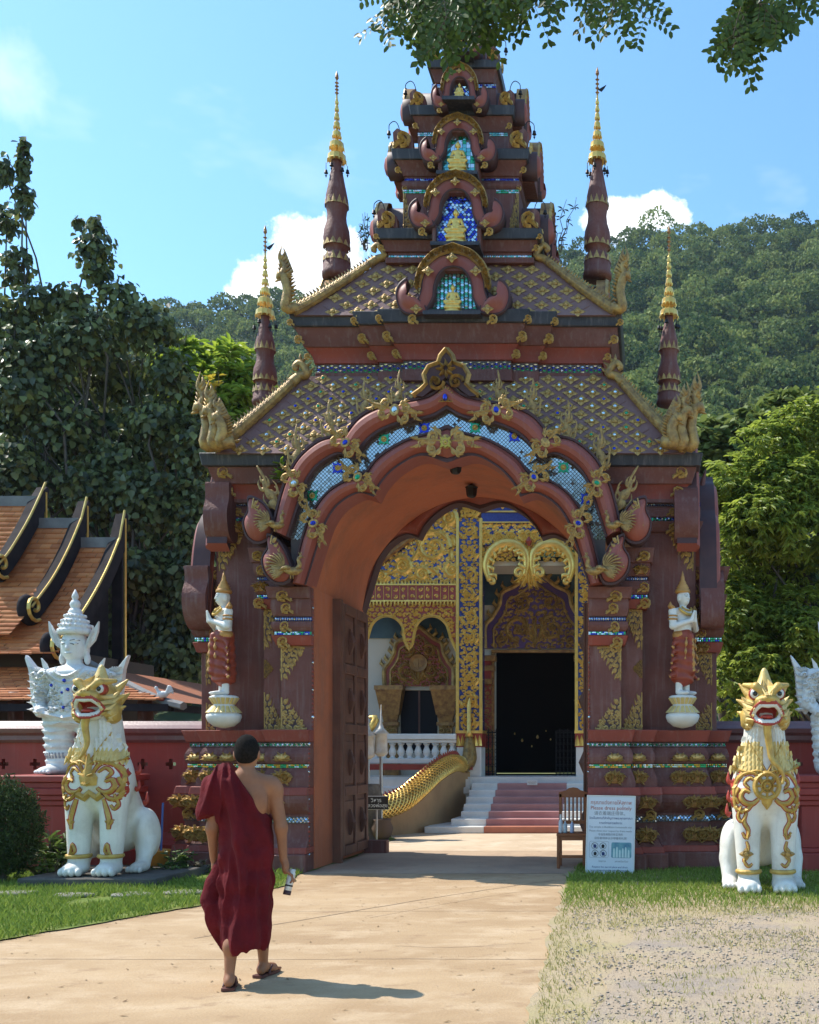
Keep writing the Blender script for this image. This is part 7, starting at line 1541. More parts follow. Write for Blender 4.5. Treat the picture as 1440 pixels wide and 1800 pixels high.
# ------------------------------------------------------------------ praying figures on the gate
M_SKINW = mat('figure_white', (.76, .74, .70), (.70, .67, .62), rough=.45, scale=4, dirt=(.55, .50, .45), damt=.25); M_SARONG = mat('figure_red', (.34, .062, .03), (.24, .05, .03), rough=.45, scale=6); M_FGOLD = mat('figure_gold', (.56, .30, .09), (.42, .20, .06), rough=.45, metal=.15, scale=8)
DEV = {}
def deva(label, loc, rz, sx):
    t = thing('praying_figure', label, 'statue', loc, rz, 'praying figures on the gate piers')
    if not DEV:
        s = SDF((-.4, -.4, .0), (.4, .3, 1.62), .0125)
        s.ell((0, 0, 1.12), (.165, .11, .20)).ell((0, 0, 1.27), (.20, .10, .07), .05).ell((0, 0, .97), (.145, .105, .10), .05).cap((0, 0, 1.32), (0, -.01, 1.42), .05, .05, .02).ell((0, -.015, 1.495), (.085, .10, .125), .02).ell((0, -.045, 1.42), (.05, .055, .045), .03).cap((0, -.11, 1.50), (0, -.125, 1.465), .009, .014, .012).ell((0, -.105, 1.425), (.026, .012, .008), .006)
        for q in (-1, 1): s.cap((q * .22, 0, 1.26), (q * .25, -.03, 1.03), .062, .05, .03).cap((q * .25, -.03, 1.03), (q * .045, -.19, 1.12), .048, .036, .02).cap((q * .035, -.20, 1.12), (q * .018, -.235, 1.27), .032, .012, .015).ell((q * .088, 0, 1.48), (.014, .03, .06), .01); s.cap((q * .07, 0, .95), (q * .08, 0, .06), .06, .05, .02).ell((q * .085, -.07, .035), (.05, .12, .035), .02)
        DEV['b'] = s.mesh('body', [M_SKINW])
        k = SDF((-.45, -.4, .1), (.45, .35, 1.05), .0125)
        k.cap((0, 0, .90), (0, 0, .30), .145, .17, .05, 0).ell((0, 0, .92), (.165, .12, .09), .04, 1).ell((0, 0, .24), (.19, .14, .05), .03, 0).cap((0, -.14, .90), (0, -.16, .35), .055, .06, .02, 0).cap((0, -.19, .84), (0, -.21, .38), .02, .025, .01, 1)
        for q in (-1, 1):
            for i, z in enumerate((.74, .62, .50, .39, .28)): k.cap((q * .12, 0, z + .08), (q * (.255 + .016 * i), -.02, z - .02), .06, .014, .02, 0); k.cap((q * (.24 + .016 * i), -.03, z - .025), (q * (.285 + .016 * i), -.03, z + .02), .018, .006, .008, 1)
            k.cap((q * .09, -.15, .86), (q * .13, -.16, .55), .018, .012, .01, 1)
        k.field(lambda X, Y, Z, F: F + np.where(Z < .86, .008 * np.sin(Z * 48 + X * 14), 0))
        DEV['k'] = k.mesh('sarong', [M_SARONG, M_FGOLD])
        DEV['c'] = MB().lathe([(.10, 1.555), (.115, 1.575), (.105, 1.61), (.085, 1.63), (.092, 1.645), (.07, 1.67), (.075, 1.68), (.05, 1.71), (.055, 1.72), (.03, 1.76), (.03, 1.79), (.004, 1.90)], 14).mesh('crown', M_FGOLD, True)
        DEV['n'] = MB().tube([(.16 * math.cos(a), -.075 - .06 * math.sin(a), 1.31 - .09 * math.sin(a)) for a in [math.pi * i / 12 for i in range(13)]], .022, 6).tube([(.10 * math.cos(a), -.07 - .05 * math.sin(a), 1.34 - .05 * math.sin(a)) for a in [math.pi * i / 12 for i in range(13)]], .014, 6).mesh('necklace', M_LGOLD, True)
        DEV['a'] = MB().tube([(.06 * math.cos(a), .06 * math.sin(a), 0) for a in [math.pi * i / 6 for i in range(13)]], .016, 6, caps=False).tube([(.06 * math.cos(a), .06 * math.sin(a), .05) for a in [math.pi * i / 6 for i in range(13)]], .013, 6, caps=False).mesh('armlet', M_FGOLD, True)
        L = MB().lathe([(.02, -.50), (.14, -.47), (.22, -.40), (.245, -.33), (.24, -.29), (.20, -.27), (.235, -.26), (.15, -.16), (.14, -.14), (.19, -.05), (.20, -.02), (.16, 0), (.0, .0)], 20); DEV['l'] = L.mesh('lotus_base', M_SKINW, True)
        P = MB()
        for (r0, r1, z0, z1, n) in ((.236, .155, -.262, -.16, 18), (.145, .20, -.135, -.04, 18)):
            for i in range(n):
                a = 2 * math.pi * i / n; d = math.pi / n * .85; f = lambda r, b, z: (r * math.cos(a + b), r * math.sin(a + b), z)
                P.add([f(r0 * 1.01, -d, z0), f(r0 * 1.07, 0, z0), f(r0 * 1.01, d, z0), f(r1 * 1.01, d * .9, z1), f(r1 * 1.07, 0, z1), f(r1 * 1.01, -d * .9, z1)], [(0, 1, 4, 5), (1, 2, 3, 4)])
        DEV['p'] = P.mesh('lotus_petals', M_LYEL)
        e = MB()
        for q in (-1, 1): e.ribbon([(q * .018, 1.505), (q * .04, 1.50), (q * .062, 1.507)], [.002, .005, .002], .003); e.ribbon([(q * .015, 1.525), (q * .04, 1.535), (q * .066, 1.525)], .0025, .003)
        drape(s, e, 0, .001); DEV['e'] = e.mesh('painted_eyes', [M_INK])
    b = obj('body', DEV['b'], t); obj('sarong', DEV['k'], t); obj('crown', DEV['c'], t); obj('necklace', DEV['n'], t); obj('lotus_base', DEV['l'], t); tag(obj('lotus_petals', DEV['p'], t), kind='stuff'); obj('painted_eyes', DEV['e'], b)
    for q in (-1, 1): obj('armlet', DEV['a'], t, (q * .235, -.015, 1.14)); MB().tube([(q * .22, 0, 1.30), (q * .28, 0, 1.34), (q * .27, 0, 1.40)], [.05, .04, .005], 6).build('shoulder_flame', M_FGOLD, t)
    t.scale = (.93, .93, .885); return t
deva('white praying figure in a red sarong on the left gate pier, turned left', (GX0 - 3.08, 14.08, gz(1222)), R(-52), 1)
deva('white praying figure in a red sarong on the right gate pier, turned right', (GX0 + 3.11, 14.08, gz(1222)), R(48), -1)
# ------------------------------------------------------------------ the walking monk
M_SKIN = mat('skin', (.33, .145, .072), (.27, .115, .058), rough=.55, scale=9, bump=.05, bscale=120, spec=.35); M_HAIR = mat('shaved_hair', (.010, .008, .007), (.022, .018, .016), rough=1.0, spec=.1, scale=60, bump=.4, bscale=300)
M_ROBE = mat('robe', (.135, .010, .014), (.095, .008, .012), rough=.85, scale=5, bump=.5, bscale=26, spec=.15); M_SANDAL = mat('sandal', (.09, .028, .022), rough=.6)
MK = thing('person', 'person in a dark red robe walking away along the road, one shoulder bare', 'person', (W(434, 1725, 7.2).x, 7.2, 0), R(10))
b = SDF((-.42, -.42, 0), (.48, .50, 1.74), .0075)
b.ell((0, .02, 1.59), (.083, .103, .112), .02).ell((0, -.01, 1.602), (.085, .096, .102), .03).ell((0, .07, 1.53), (.055, .055, .06), .03).cap((0, .0, 1.50), (0, -.012, 1.40), .055, .062, .03).cap((0, .112, 1.585), (0, .128, 1.555), .010, .016, .012).ell((0, .118, 1.525), (.025, .012, .010), .006)
for q in (-1, 1): b.ell((q * .089, .0, 1.572), (.014, .024, .034), .008); b.ell((q * .033, .105, 1.592), (.016, .012, .010), .006)
b.cap((-.15, -.01, 1.365), (.165, -.01, 1.365), .068, .068, .04).ell((0, -.005, 1.22), (.175, .115, .22), .06).ell((0, 0, 1.0), (.155, .115, .16), .08).ell((0, 0, .90), (.17, .13, .14), .06).cap((0, -.02, 1.43), (.11, -.02, 1.385), .05, .05, .04).cap((0, -.02, 1.43), (-.11, -.02, 1.385), .05, .05, .04).ell((.10, -.085, 1.25), (.075, .04, .10), .04)
# right arm with the bottle
b.cap((.195, -.01, 1.355), (.215, -.005, 1.33), .066, .062, .03).cap((.205, -.005, 1.34), (.262, -.015, 1.07), .058, .046, .03).cap((.262, -.015, 1.07), (.275, .015, .845), .045, .029, .03).ell((.29, .02, .795), (.028, .042, .055), .02)
for k, (dy, l) in enumerate(((.045, .062), (.022, .07), (-.002, .066), (-.024, .052))):
    a = (.305, .015 + dy, .765); m_ = (.345, .015 + dy, .735); e = (.352, .012 + dy, .735 - l * .6); b.cap(a, m_, .0115, .0105, .006).cap(m_, e, .0105, .009, .004).cap(e, (.334, .01 + dy, .735 - l * .95), .009, .008, .004)
b.cap((.275, .06, .80), (.292, .078, .755), .013, .011, .01).cap((.292, .078, .755), (.318, .072, .725), .011, .009, .005)
# left arm
b.cap((-.195, -.01, 1.35), (-.255, -.01, 1.07), .06, .047, .03).cap((-.255, -.01, 1.07), (-.262, .06, .855), .045, .029, .03).ell((-.258, .075, .80), (.026, .042, .055), .02)
for k, dy in enumerate((.04, .016, -.008, -.03)): b.cap((-.258, .08 + dy, .765), (-.250, .085 + dy, .722), .0115, .010, .006).cap((-.250, .085 + dy, .722), (-.228, .08 + dy, .70), .010, .008, .004)
b.cap((-.245, .11, .80), (-.228, .12, .75), .012, .009, .01)
# legs, feet
for q, fy, tw in ((-1, -.20, -.10), (1, .20, .40)):
    x = q * .085; ky = fy * .45 + .07
    b.cap((x, 0, .88), (x, ky, .48), .095, .062, .04).cap((x, ky - .01, .48), (x + .004, fy * .8 - .01, .28), .058, .056, .03).cap((x + .004, fy * .8, .28), (x, fy, .085), .052, .034, .03)
    d = Vector((math.sin(tw), math.cos(tw), 0)); n_ = Vector((d.y, -d.x, 0)); h0 = Vector((x, fy, 0))
    b.ell(tuple(h0 - d * .035 + Vector((0, 0, .055))), (.034, .036, .036), .03); b.cap(tuple(h0 + Vector((0, 0, .065))), tuple(h0 + d * .13 + Vector((0, 0, .042))), .036, .034, .03); b.cap(tuple(h0 + d * .12 - n_ * .018 + Vector((0, 0, .036))), tuple(h0 + d * .12 + n_ * .02 + Vector((0, 0, .036))), .026, .026, .02)
    for k in range(5): o = n_ * (k - 2) * .017 * q * -1; L_ = .045 - .006 * k; b.cap(tuple(h0 + d * .145 + o + Vector((0, 0, .034))), tuple(h0 + d * (.145 + L_) + o + Vector((0, 0, .028))), .012 - .001 * k, .010 - .001 * k, .005)
    sd = MB(); O = [(-.05, -.075), (.0, -.085), (.05, -.075), (.043, .0), (.05, .11), (.035, .19), (0, .215), (-.035, .19), (-.05, .11), (-.043, .0)]
    C = catmull([Vector((*p, 0)) for p in O], 4, True); sd.loft([[tuple(h0 + n_ * p.x + d * p.y + Vector((0, 0, z))) for p in C] for z in (.004, .022)], True); so_ = sd.build('sandal', M_SANDAL, MK)
    tv = h0 + d * .125 + Vector((0, 0, .03))
    for e in (-1, 1): MB().tube([tuple(tv), tuple(h0 + d * .07 + n_ * e * .035 + Vector((0, 0, .07))), tuple(h0 + d * .005 + n_ * e * .046 + Vector((0, 0, .02)))], .008, 6).build('strap', M_SANDAL, so_)
obj('body', b.mesh('body', [M_SKIN]), MK)
hr = SDF((-.15, -.16, 1.45), (.15, .16, 1.75), .0065)
hr.ell((0, .018, 1.595), (.0865, .106, .114), .02).ell((0, -.012, 1.604), (.0885, .100, .105), .03)
hr.field(lambda X, Y, Z, F: np.maximum(np.maximum(F, (Y - .075) * .8 + (1.66 - Z) * .5 - .03), np.maximum(1.505 + np.maximum(0, Y + .04) * .9 - Z, (Y - .0) * .9 + (1.60 - Z) - .035)))
obj('hair', hr.mesh('hair', [M_HAIR]), MK)
# robe
r = SDF((-.50, -.40, .18), (.42, .46, 1.52), .0078)
for z, cx, rx, ry in ((1.39, -.10, .17, .105), (1.28, -.03, .205, .135), (1.14, 0, .193, .14), (1.0, .0, .19, .15), (.86, -.005, .20, .165), (.70, -.005, .198, .185), (.54, -.005, .19, .20), (.40, -.005, .178, .23), (.30, -.005, .165, .25)): r.ell((cx, 0, z), (rx, ry, .14), .05)
r.cap((-.16, -.01, 1.385), (-.225, -.01, 1.33), .085, .098, .05).cap((-.225, -.01, 1.33), (-.275, -.01, 1.19), .098, .100, .04)
r.cap((-.04, -.03, 1.42), (-.15, -.02, 1.41), .05, .06, .04)
r.cap((-.20, .04, .80), (-.255, .04, .66), .04, .06, .05).cap((-.255, .04, .66), (-.28, .03, .58), .06, .06, .04).cap((-.28, .03, .58), (-.20, -.02, .42), .06, .055, .05).cap((-.22, .0, .45), (-.20, .02, .27), .06, .018, .04)
r.cap((-.11, -.12, 1.38), (-.02, -.165, 1.0), .032, .028, .05).cap((-.02, -.165, 1.0), (.03, -.19, .70), .028, .02, .05)
def robe_field(X, Y, Z, F):
    back = np.clip(.5 - Y * 4, .25, 1)
    ang = np.arctan2(X + .15, 1.78 - Z) * 1.35                     # folds fan out from the covered shoulder
    th = np.arctan2(X, -Y + 1e-4)
    w1 = .45 * np.sin(Z * 9 + X * 7) ; up = np.clip((Z - .72) * 4, 0, 1)
    f1 = 1.8 - 2 * np.abs(np.sin(ang * 11 + w1 * .9 + .6)) ** .75
    f2 = 1.75 - 2 * np.abs(np.sin(th * 5.2 + .9 * np.sin(Z * 4.4) + .6 * w1)) ** .8; f3 = np.sin(th * 15 + Z * 11 + 1.3 * np.sin(Z * 7)); f4 = np.sin(ang * 33 + Z * 9)
    hz = np.sin(Z * 38 + np.sin(X * 21) * 2 + Y * 12) * np.clip(1 - np.abs(Z - .88) * 4, 0, 1)
    D = up * (.0115 * f1 + .0035 * f4) + (1 - up) * (.0135 * f2 + .006 * f3) + .005 * hz
    F = F - D * (.6 + .4 * back)
    neck = (Z - (1.445 - 1.22 * (X + .065))) * .63          # bare right shoulder
    F = np.maximum(F - .003, neck)
    F = np.maximum(F, np.where((Z > .90) & (X < -.222), 1.16 + .25 * (X + .25) + .012 * np.sin(Y * 40) - Z, -9))
    hem = .232 + .022 * np.sin(th * 2 + .6) + .012 * np.sin(th * 5) - .05 * np.exp(-((X + .19) / .04) ** 2) - .045 * np.exp(-((X - .02) / .035) ** 2) * (Y < 0)
    F = np.maximum(F, hem - Z)
    return F
r.field(robe_field)
# hollow skirt so the hem is cloth, not a block
r.ell((0, .0, .22), (.135, .215, .20), .02, sub=True)
obj('robe', r.mesh('robe', [M_ROBE]), MK)
MK.scale = (.87, .95, 1)
# the flask in the hand
fl = thing('flask', 'small metal drinks flask with dark foot held in the right hand', 'flask', (MK.location.x + .315, MK.location.y + .10, 0)); 
q0 = Matrix.Translation(MK.location) @ Matrix.Rotation(R(10), 4, 'Z'); pa, pb = q0 @ Vector((.345 * .87, .03, .775)), q0 @ Vector((.302 * .87, .0, .60)); fl.location = pb; ax = (pa - pb); L_ = ax.length
fl.rotation_mode = 'QUATERNION'; fl.rotation_quaternion = ax.to_track_quat('Z', 'Y')
MB().lathe([(.025, .03), (.026, .035), (.026, L_ - .03), (.021, L_ - .02), (.021, L_)], 16).build('flask_body', mat('brushed_steel', (.62, .58, .52), rough=.4, metal=.3), fl, True); MB().lathe([(.025, 0), (.0265, .003), (.0265, .03)], 16).build('flask_foot', mat('flask_dark', (.06, .025, .025), rough=.5), fl, True); MB().lathe([(.0263, .06), (.0267, .061), (.0267, .07), (.0263, .071)], 16).build('flask_band', M_IRON, fl, True)
# ------------------------------------------------------------------ notice board, chair, bottles, bucket
t = thing('notice_board', 'white dress code board with Thai, English and Chinese text leaning on the right pier', 'sign', (W(1072, 1534, 13.52).x, 13.50, .012)); t.rotation_euler = (R(-4), R(1.0), R(-2))
bw, bh = .305, 1.0; M_BOARD = mat('board_white', (.66, .71, .77), (.60, .66, .73), rough=.45, scale=2)
bd = soft(MB().box(-bw, bw, -.012, .012, 0, bh).build('board', M_BOARD, t), .004)
MB().box(-bw - .012, -bw, -.02, .016, -.01, bh + .01).box(bw, bw + .012, -.02, .016, -.01, bh + .01).box(-bw, bw, -.02, .016, bh, bh + .011).box(-bw, bw, -.02, .016, -.011, 0).build('board_frame', M_WHITE, bd)
def line(txt, z, size, m, x=0.0, al='CENTER', fit=None):
    me = text_mesh(txt, size, m, al); xs = [v.co.x for v in me.vertices]; w = (max(xs) - min(xs)) if xs else 1; k = (fit / w) if fit else 1
    obj('lettering', me, t, (x, -.0145, z), (R(90), 0, 0), (k, 1, 1))
line('กรุณาแต่งกายให้สุภาพ', .895, .068, M_INKR, fit=.53); line('Please dress politely', .825, .068, M_INKR, fit=.53); line('请衣着端庄得体。', .758, .058, M_INKG, fit=.40)
line('วัดเป็นสถานที่สำคัญทางพระพุทธศาสนา', .702, .042, M_INKB, fit=.56); line('ควรแก่การเคารพสักการะ', .640, .042, M_INKB, fit=.30)
line('The temple is Buddhism homemade site.', .590, .034, M_INKG, fit=.56); line('Please show your respect by dress neatly', .540, .034, M_INKG, fit=.55); line('寺庙是佛教的神圣场所', .492, .036, M_INKG, fit=.32); line('请穿着得体以示尊重和礼貌', .444, .036, M_INKG, fit=.42)
line('Respect the sacred place and dress', .075, .034, M_INKB, fit=.46); line('appropriately in the temple grounds', .033, .034, M_INKB, fit=.5); line('ไม่สุภาพ', .150, .03, M_INKG, -.10); line('สุภาพเรียบร้อย', .150, .03, M_INKG, .15)
def rrect(x0, x1, z0, z1, r, y, m, name, w=None):
    P = [(cx + r * math.cos(a), cz + r * math.sin(a)) for cx, cz, a0 in ((x1 - r, z1 - r, 0), (x0 + r, z1 - r, 90), (x0 + r, z0 + r, 180), (x1 - r, z0 + r, 270)) for a in [R(a0 + 22.5 * k) for k in range(5)]]
    if w: MB().tube([(x, y, z) for x, z in P + P[:1]], w, 4, caps=False).build(name, m, t)
    else: MB().prism(P, y - .0008, y + .0008).build(name, m, t)
rrect(-.27, -.02, .205, .415, .02, -.013, M_INKG, 'pictogram_frame', .0016); rrect(.015, .275, .205, .405, .02, -.0135, mat('photo_sky', (.05, .16, .28), (.20, .42, .45), rough=.4, scale=9), 'printed_photo')
for i in range(6): x = .05 + .038 * i; h = .10 + .02 * math.sin(i * 2.1); MB().prism([(x - .014, .21), (x + .014, .21), (x + .010, .21 + h), (x + .004, .23 + h), (x - .004, .23 + h), (x - .010, .21 + h)], -.0160, -.0150).build('printed_person', mat('photo_pale', (.55, .68, .68), rough=.5), t)
for x, z, sl in ((-.20, .355, 1), (-.095, .355, 0), (-.195, .258, 0), (-.09, .258, 1)):
    MB().tube([(x + .042 * math.cos(a), -.014, z + .042 * math.sin(a)) for a in [k * math.pi / 8 for k in range(17)]], .0028, 4, caps=False).build('pictogram_ring', M_INK, t); MB().prism([(x - .016, z - .026), (x + .016, z - .026), (x + .022, z + .008), (x + .006, z + .022), (x - .006, z + .022), (x - .02, z + .008)], -.0145, -.0135).build('pictogram_garment', M_INK if not sl else M_INKB, t)
    if sl: MB().tube([(x - .03, -.0155, z + .03), (x + .03, -.0155, z - .03)], .0025, 4).build('pictogram_bar', M_INK, t)
# wooden chair in the passage
M_CHAIR = mat('chair_wood', (.30, .095, .030), (.22, .065, .022), rough=.4, scale=4, bump=.1, spec=.5)
t = thing('chair', 'low red brown wooden chair holding bottles beside the notice board', 'chair', (W(1006, 1522, 14.35).x, 14.35, .004))
soft(MB().box(-.20, .20, -.20, .20, .44, .475).build('seat', M_CHAIR, t), .006)
for x in (-.175, .175):
    soft(MB().box(x - .02, x + .02, -.19, -.15, 0, .44).build('leg', M_CHAIR, t), .004); soft(MB().box(x - .02, x + .02, .15, .19, 0, 1.0).build('leg', M_CHAIR, t), .004); MB().box(x - .012, x + .012, -.15, .15, .16, .20).build('stretcher', M_CHAIR, t)
MB().box(-.155, .155, -.18, -.16, .14, .18).build('stretcher', M_CHAIR, t); MB().box(-.155, .155, -.18, -.16, .38, .44).build('seat_rail', M_CHAIR, t)
bk = soft(MB().prism([(-.20, .95), (.20, .95), (.20, 1.02), (.10, 1.05), (.06, 1.08), (0, 1.09), (-.06, 1.08), (-.10, 1.05), (-.20, 1.02)], .15, .185).build('backrest', M_CHAIR, t), .004); MB().box(-.155, .155, .155, .18, .58, .63).build('back_rail', M_CHAIR, bk)
for k in range(5): x = -.11 + .055 * k; MB().box(x - .012, x + .012, .16, .175, .63, .95).build('back_slat', M_CHAIR, bk)
def bottle(px, h, r, m, label, pump=True):
    q = thing('bottle', label, 'bottle', (W(px, 1463, 14.28).x, 14.26, .482), 0, 'bottles on the chair seat'); MB().lathe([(r * .9, 0), (r, .01), (r, h * .6), (r * .45, h * .72), (r * .35, h * .78)], 12).build('bottle_body', m, q, True)
    if pump: c = MB().lathe([(r * .4, h * .77), (r * .4, h * .84), (r * .12, h * .85), (r * .12, h)], 8); c.tube([(0, 0, h), (-r * 1.1, 0, h * .98)], r * .18, 5); c.build('pump', M_WHITE, q)
    else: MB().lathe([(r * .5, h * .77), (r * .5, h)], 10).build('cap', M_WHITE, q)
bottle(986, .25, .03, mat('bottle_white', (.62, .66, .70), rough=.3), 'tallest white bottle at the left end of the chair seat', False); bottle(994, .19, .028, mat('bottle_clear', (.42, .50, .55), rough=.15), 'clear pump bottle in the middle of the chair seat'); bottle(1006, .19, .028, mat('bottle_blue', (.40, .48, .66), rough=.2), 'pale blue pump bottle nearest the chair back')
# bucket and broom behind the left lion
t = thing('bucket', 'orange plastic bucket behind the left lion', 'bucket', (W(275, 1520, 13.6).x, 13.6, .012)); MB().lathe([(.13, 0), (.135, .01), (.165, .27), (.175, .28), (.175, .30), (.155, .30), (.15, .27), (.12, .03), (.0, .03)], 18).build('pail', mat('orange_plastic', (.55, .22, .03), (.45, .18, .03), rough=.5, scale=5), t, True)
t = thing('broom', 'broom with blue handle leaning on the red wall above the orange bucket', 'broom', (W(279, 1520, 13.6).x, 13.6, .06)); MB().tube([(.02, .0, 0), (-.06, .25, .85)], .014, 8).build('handle', mat('blue_handle', (.05, .09, .25), rough=.4), t); MB().lathe([(.05, 0), (.03, .16), (.015, .2)], 8).build('brush', mat('straw', (.36, .26, .12), rough=.9), t)
# stepping stones in the lawn
M_STEP = mat('stepping_stone', (.27, .25, .205), (.19, .18, .14), rough=.95, scale=5, bump=.5)
for i, (px, py, lab) in enumerate(((28, 1574, 'flat grey stepping stone at the left edge of the lawn'), (127, 1578, 'flat grey stepping stone in front of the left lion'), (232, 1577, 'flat grey stepping stone in the lawn right of the left lion'), (325, 1573, 'flat grey stepping stone in the lawn nearest the person'))):
    Y = F_PX * CH / (py - VY); o = MB().slab([(.22 * math.cos(a) * (1 + .12 * math.sin(3 * a + i)), .15 * math.sin(a) * (1 + .1 * math.cos(2 * a + i))) for a in [k * math.pi / 8 for k in range(16)]], 0, .035).build('stepping_stone', M_STEP, loc=(W(px, py, Y).x, Y, .008)); soft(o, .012); tag(o, lab, 'stone', 'stepping stones in the lawn')
# ------------------------------------------------------------------ trees and plants
def leaf_cloud(name, C, D, N_, size, shape, m, rnd, parent=None, jit=.25):
    """leaves as folded blades; C centres, D pointing directions, N_ rough normals"""
    C = np.asarray(C, float); D = np.asarray(D, float); n = len(C); rng = np.random.default_rng(n)
    D = D / (np.linalg.norm(D, axis=1)[:, None] + 1e-9); S = np.cross(D, N_); S /= np.linalg.norm(S, axis=1)[:, None] + 1e-9; U = np.cross(S, D)
    sz = np.asarray(size, float)[:, None] if hasattr(size, '__len__') else size * rng.uniform(.7, 1.25, (n, 1))
    V = [];
    for (l, w, u) in shape: V.append(C + D * l * sz + S * w * sz + U * u * sz)
    k = len(shape); V = np.stack(V, 1).reshape(-1, 3); half = k // 2
    # shape: base, left..., tip, right...  split along the midrib
    L = [0] + list(range(1, half + 1)); Rr = [0] + list(range(half, k)); i = np.arange(n)[:, None] * k
    F = np.concatenate([i + np.array([L]), i + np.array([Rr])])
    return obj(name, npmesh(name, V, F, [m], rnd=np.repeat(rnd, k)), parent)
HEART = [(0, 0, 0), (.18, .42, .06), (.62, .34, .05), (1.0, 0, -.12), (.62, -.34, .05), (.18, -.42, .06)]
LONG = [(0, 0, 0), (.35, .13, .05), (.70, .11, .02), (1.0, 0, -.18), (.70, -.11, .02), (.35, -.13, .05)]
OVAL = [(0, 0, 0), (.3, .24, .04), (.75, .22, .03), (1.0, 0, -.04), (.75, -.22, .03), (.3, -.24, .04)]
def limb(mb, a, b, r0, r1, bend=.12, seed=0, n=7):
    rn = random.Random(seed); a, b = Vector(a), Vector(b); L = (b - a).length; P = [a.lerp(b, i / n) + Vector((rn.uniform(-1, 1), rn.uniform(-1, 1), rn.uniform(-.3, .6))) * bend * L * math.sin(math.pi * i / n) * .5 for i in range(n + 1)]
    mb.tube(P, [r0 + (r1 - r0) * i / n for i in range(n + 1)], 7); return P
M_BARK = mat('bark', (.075, .06, .05), (.12, .10, .08), rough=.95, scale=5, bump=.8, bscale=20)
def tree(name, label, base, blobs, nleaf, size, shape, m, seed, droop=.8, whorl=0, trunk_r=.2, inner=.35, tone=(.45, .22), shell=.75, group=None):
    """blobs: (px, py, rx_px, ry_px, Y, depth_m, weight); leaves gather near the blob surfaces, twigs run to each blob"""
    rng = np.random.default_rng(seed); t = thing(name, label, 'tree', base, 0, group); b0 = Vector(base); tw = MB()
    C, D, Nn, T = [], [], [], []; tot = sum(b[2] * b[3] * (b[6] if len(b) > 6 else 1) for b in blobs)
    fork = b0 + Vector((0, 0, max(1.2, min(W(b[0], b[1], b[4]).z for b in blobs) * .6))); tb = MB(); limb(tb, (0, 0, -.05), fork - b0, trunk_r, trunk_r * .75, .08, seed)
    for q, bl in enumerate(blobs):
        px, py, rx, ry, Y, dep = bl[:6]; wt = bl[6] if len(bl) > 6 else 1; c = np.array(W(px, py, Y)); s = Y / F_PX; Rr = np.array([rx * s, dep, ry * s])
        limb(tb, fork - b0, Vector(c) - b0 - Vector((0, 0, Rr[2] * .3)), trunk_r * .30, .015, .15, seed + q)
        n = int(nleaf * rx * ry * wt / tot)
        if whorl:
            k = max(1, n // whorl); u = rng.normal(size=(k, 3)); u /= np.linalg.norm(u, axis=1)[:, None]; u[:, 1] = np.where(rng.random(k) < .7, -np.abs(u[:, 1]), u[:, 1])
            rad = np.where(rng.random(k) < inner, rng.uniform(.3, .8, k), rng.uniform(.82, 1.06, k)) * (1 + .13 * np.sin(u[:, 0] * 7 + q) * np.cos(u[:, 2] * 6)); cc = c + u * rad[:, None] * Rr
            cc = np.repeat(cc, whorl, 0); uu = np.repeat(u, whorl, 0); a = rng.uniform(0, 6.28, len(cc)); d = np.stack([np.cos(a), np.sin(a), rng.uniform(-.2, .9, len(cc)) - droop], 1) * .9 + uu * .55; tn = np.repeat(np.clip(rng.normal(*tone, k), 0, 1), whorl)
            C.append(cc); D.append(d); Nn.append(uu * 1.1 + np.array([0, 0, .7]) + rng.normal(0, .25, cc.shape)); T.append(np.clip(tn + rng.normal(0, .1, len(cc)), 0, 1))
        else:
            u = rng.normal(size=(n, 3)); u /= np.linalg.norm(u, axis=1)[:, None]; u[:, 1] = np.where(rng.random(n) < .65, -np.abs(u[:, 1]), u[:, 1])
            rad = np.where(rng.random(n) < inner, rng.uniform(.2, .75, n), rng.uniform(shell, 1.08, n)) * (1 + .18 * np.sin(u[:, 0] * 8 + q) * np.cos(u[:, 2] * 7 + q)); cc = c + u * rad[:, None] * Rr
            d = np.stack([rng.normal(0, .5, n), rng.normal(0, .5, n), -droop + rng.normal(0, .35, n)], 1) + u * .35
            C.append(cc); D.append(d); Nn.append(u * .8 + rng.normal(0, .5, u.shape) + np.array([0, -.1, .35])); T.append(np.clip(rng.normal(*tone, n), 0, 1))
        for _ in range(6):
            u = rng.normal(size=3); u /= np.linalg.norm(u); limb(tw, Vector(c) - b0, Vector(c + u * Rr * .95) - b0, .025, .006, .2, int(rng.integers(1e6)), 4)
    C = np.concatenate(C) - np.array(base); tb.build('trunk', M_BARK, t, True); tag(tw.build('twigs', M_STEM, t), kind='stuff')
    leaf_cloud('crown', C, np.concatenate(D), np.concatenate(Nn), size, shape, m, np.concatenate(T), t); return t
M_BODHI = leafmat('bodhi_leaf', (.045, .058, .026), (.21, .24, .075), .34, .32, .42); M_MANGO = leafmat('mango_leaf', (.14, .24, .025), (.42, .52, .06), .4, .5, .4); M_LONGAN = leafmat('longan_leaf', (.095, .155, .024), (.43, .50, .075), .42, .5, .4); M_BACK = leafmat('backdrop_leaf', (.025, .045, .016), (.09, .13, .035), .6, .25, .3)
def spread(n, x0, x1, y0, y1, r0, r1, Y, dep, seed, ok=lambda x, y: True, k=1.0):
    rn = random.Random(seed); out = []
    while len(out) < n:
        x, y = rn.uniform(x0, x1), rn.uniform(y0, y1)
        if ok(x, y): r = rn.uniform(r0, r1); out.append((x, y, r, r * rn.uniform(.7, 1.0) * k, Y + rn.uniform(-.8, .8), dep * rn.uniform(.7, 1.2)))
    return out
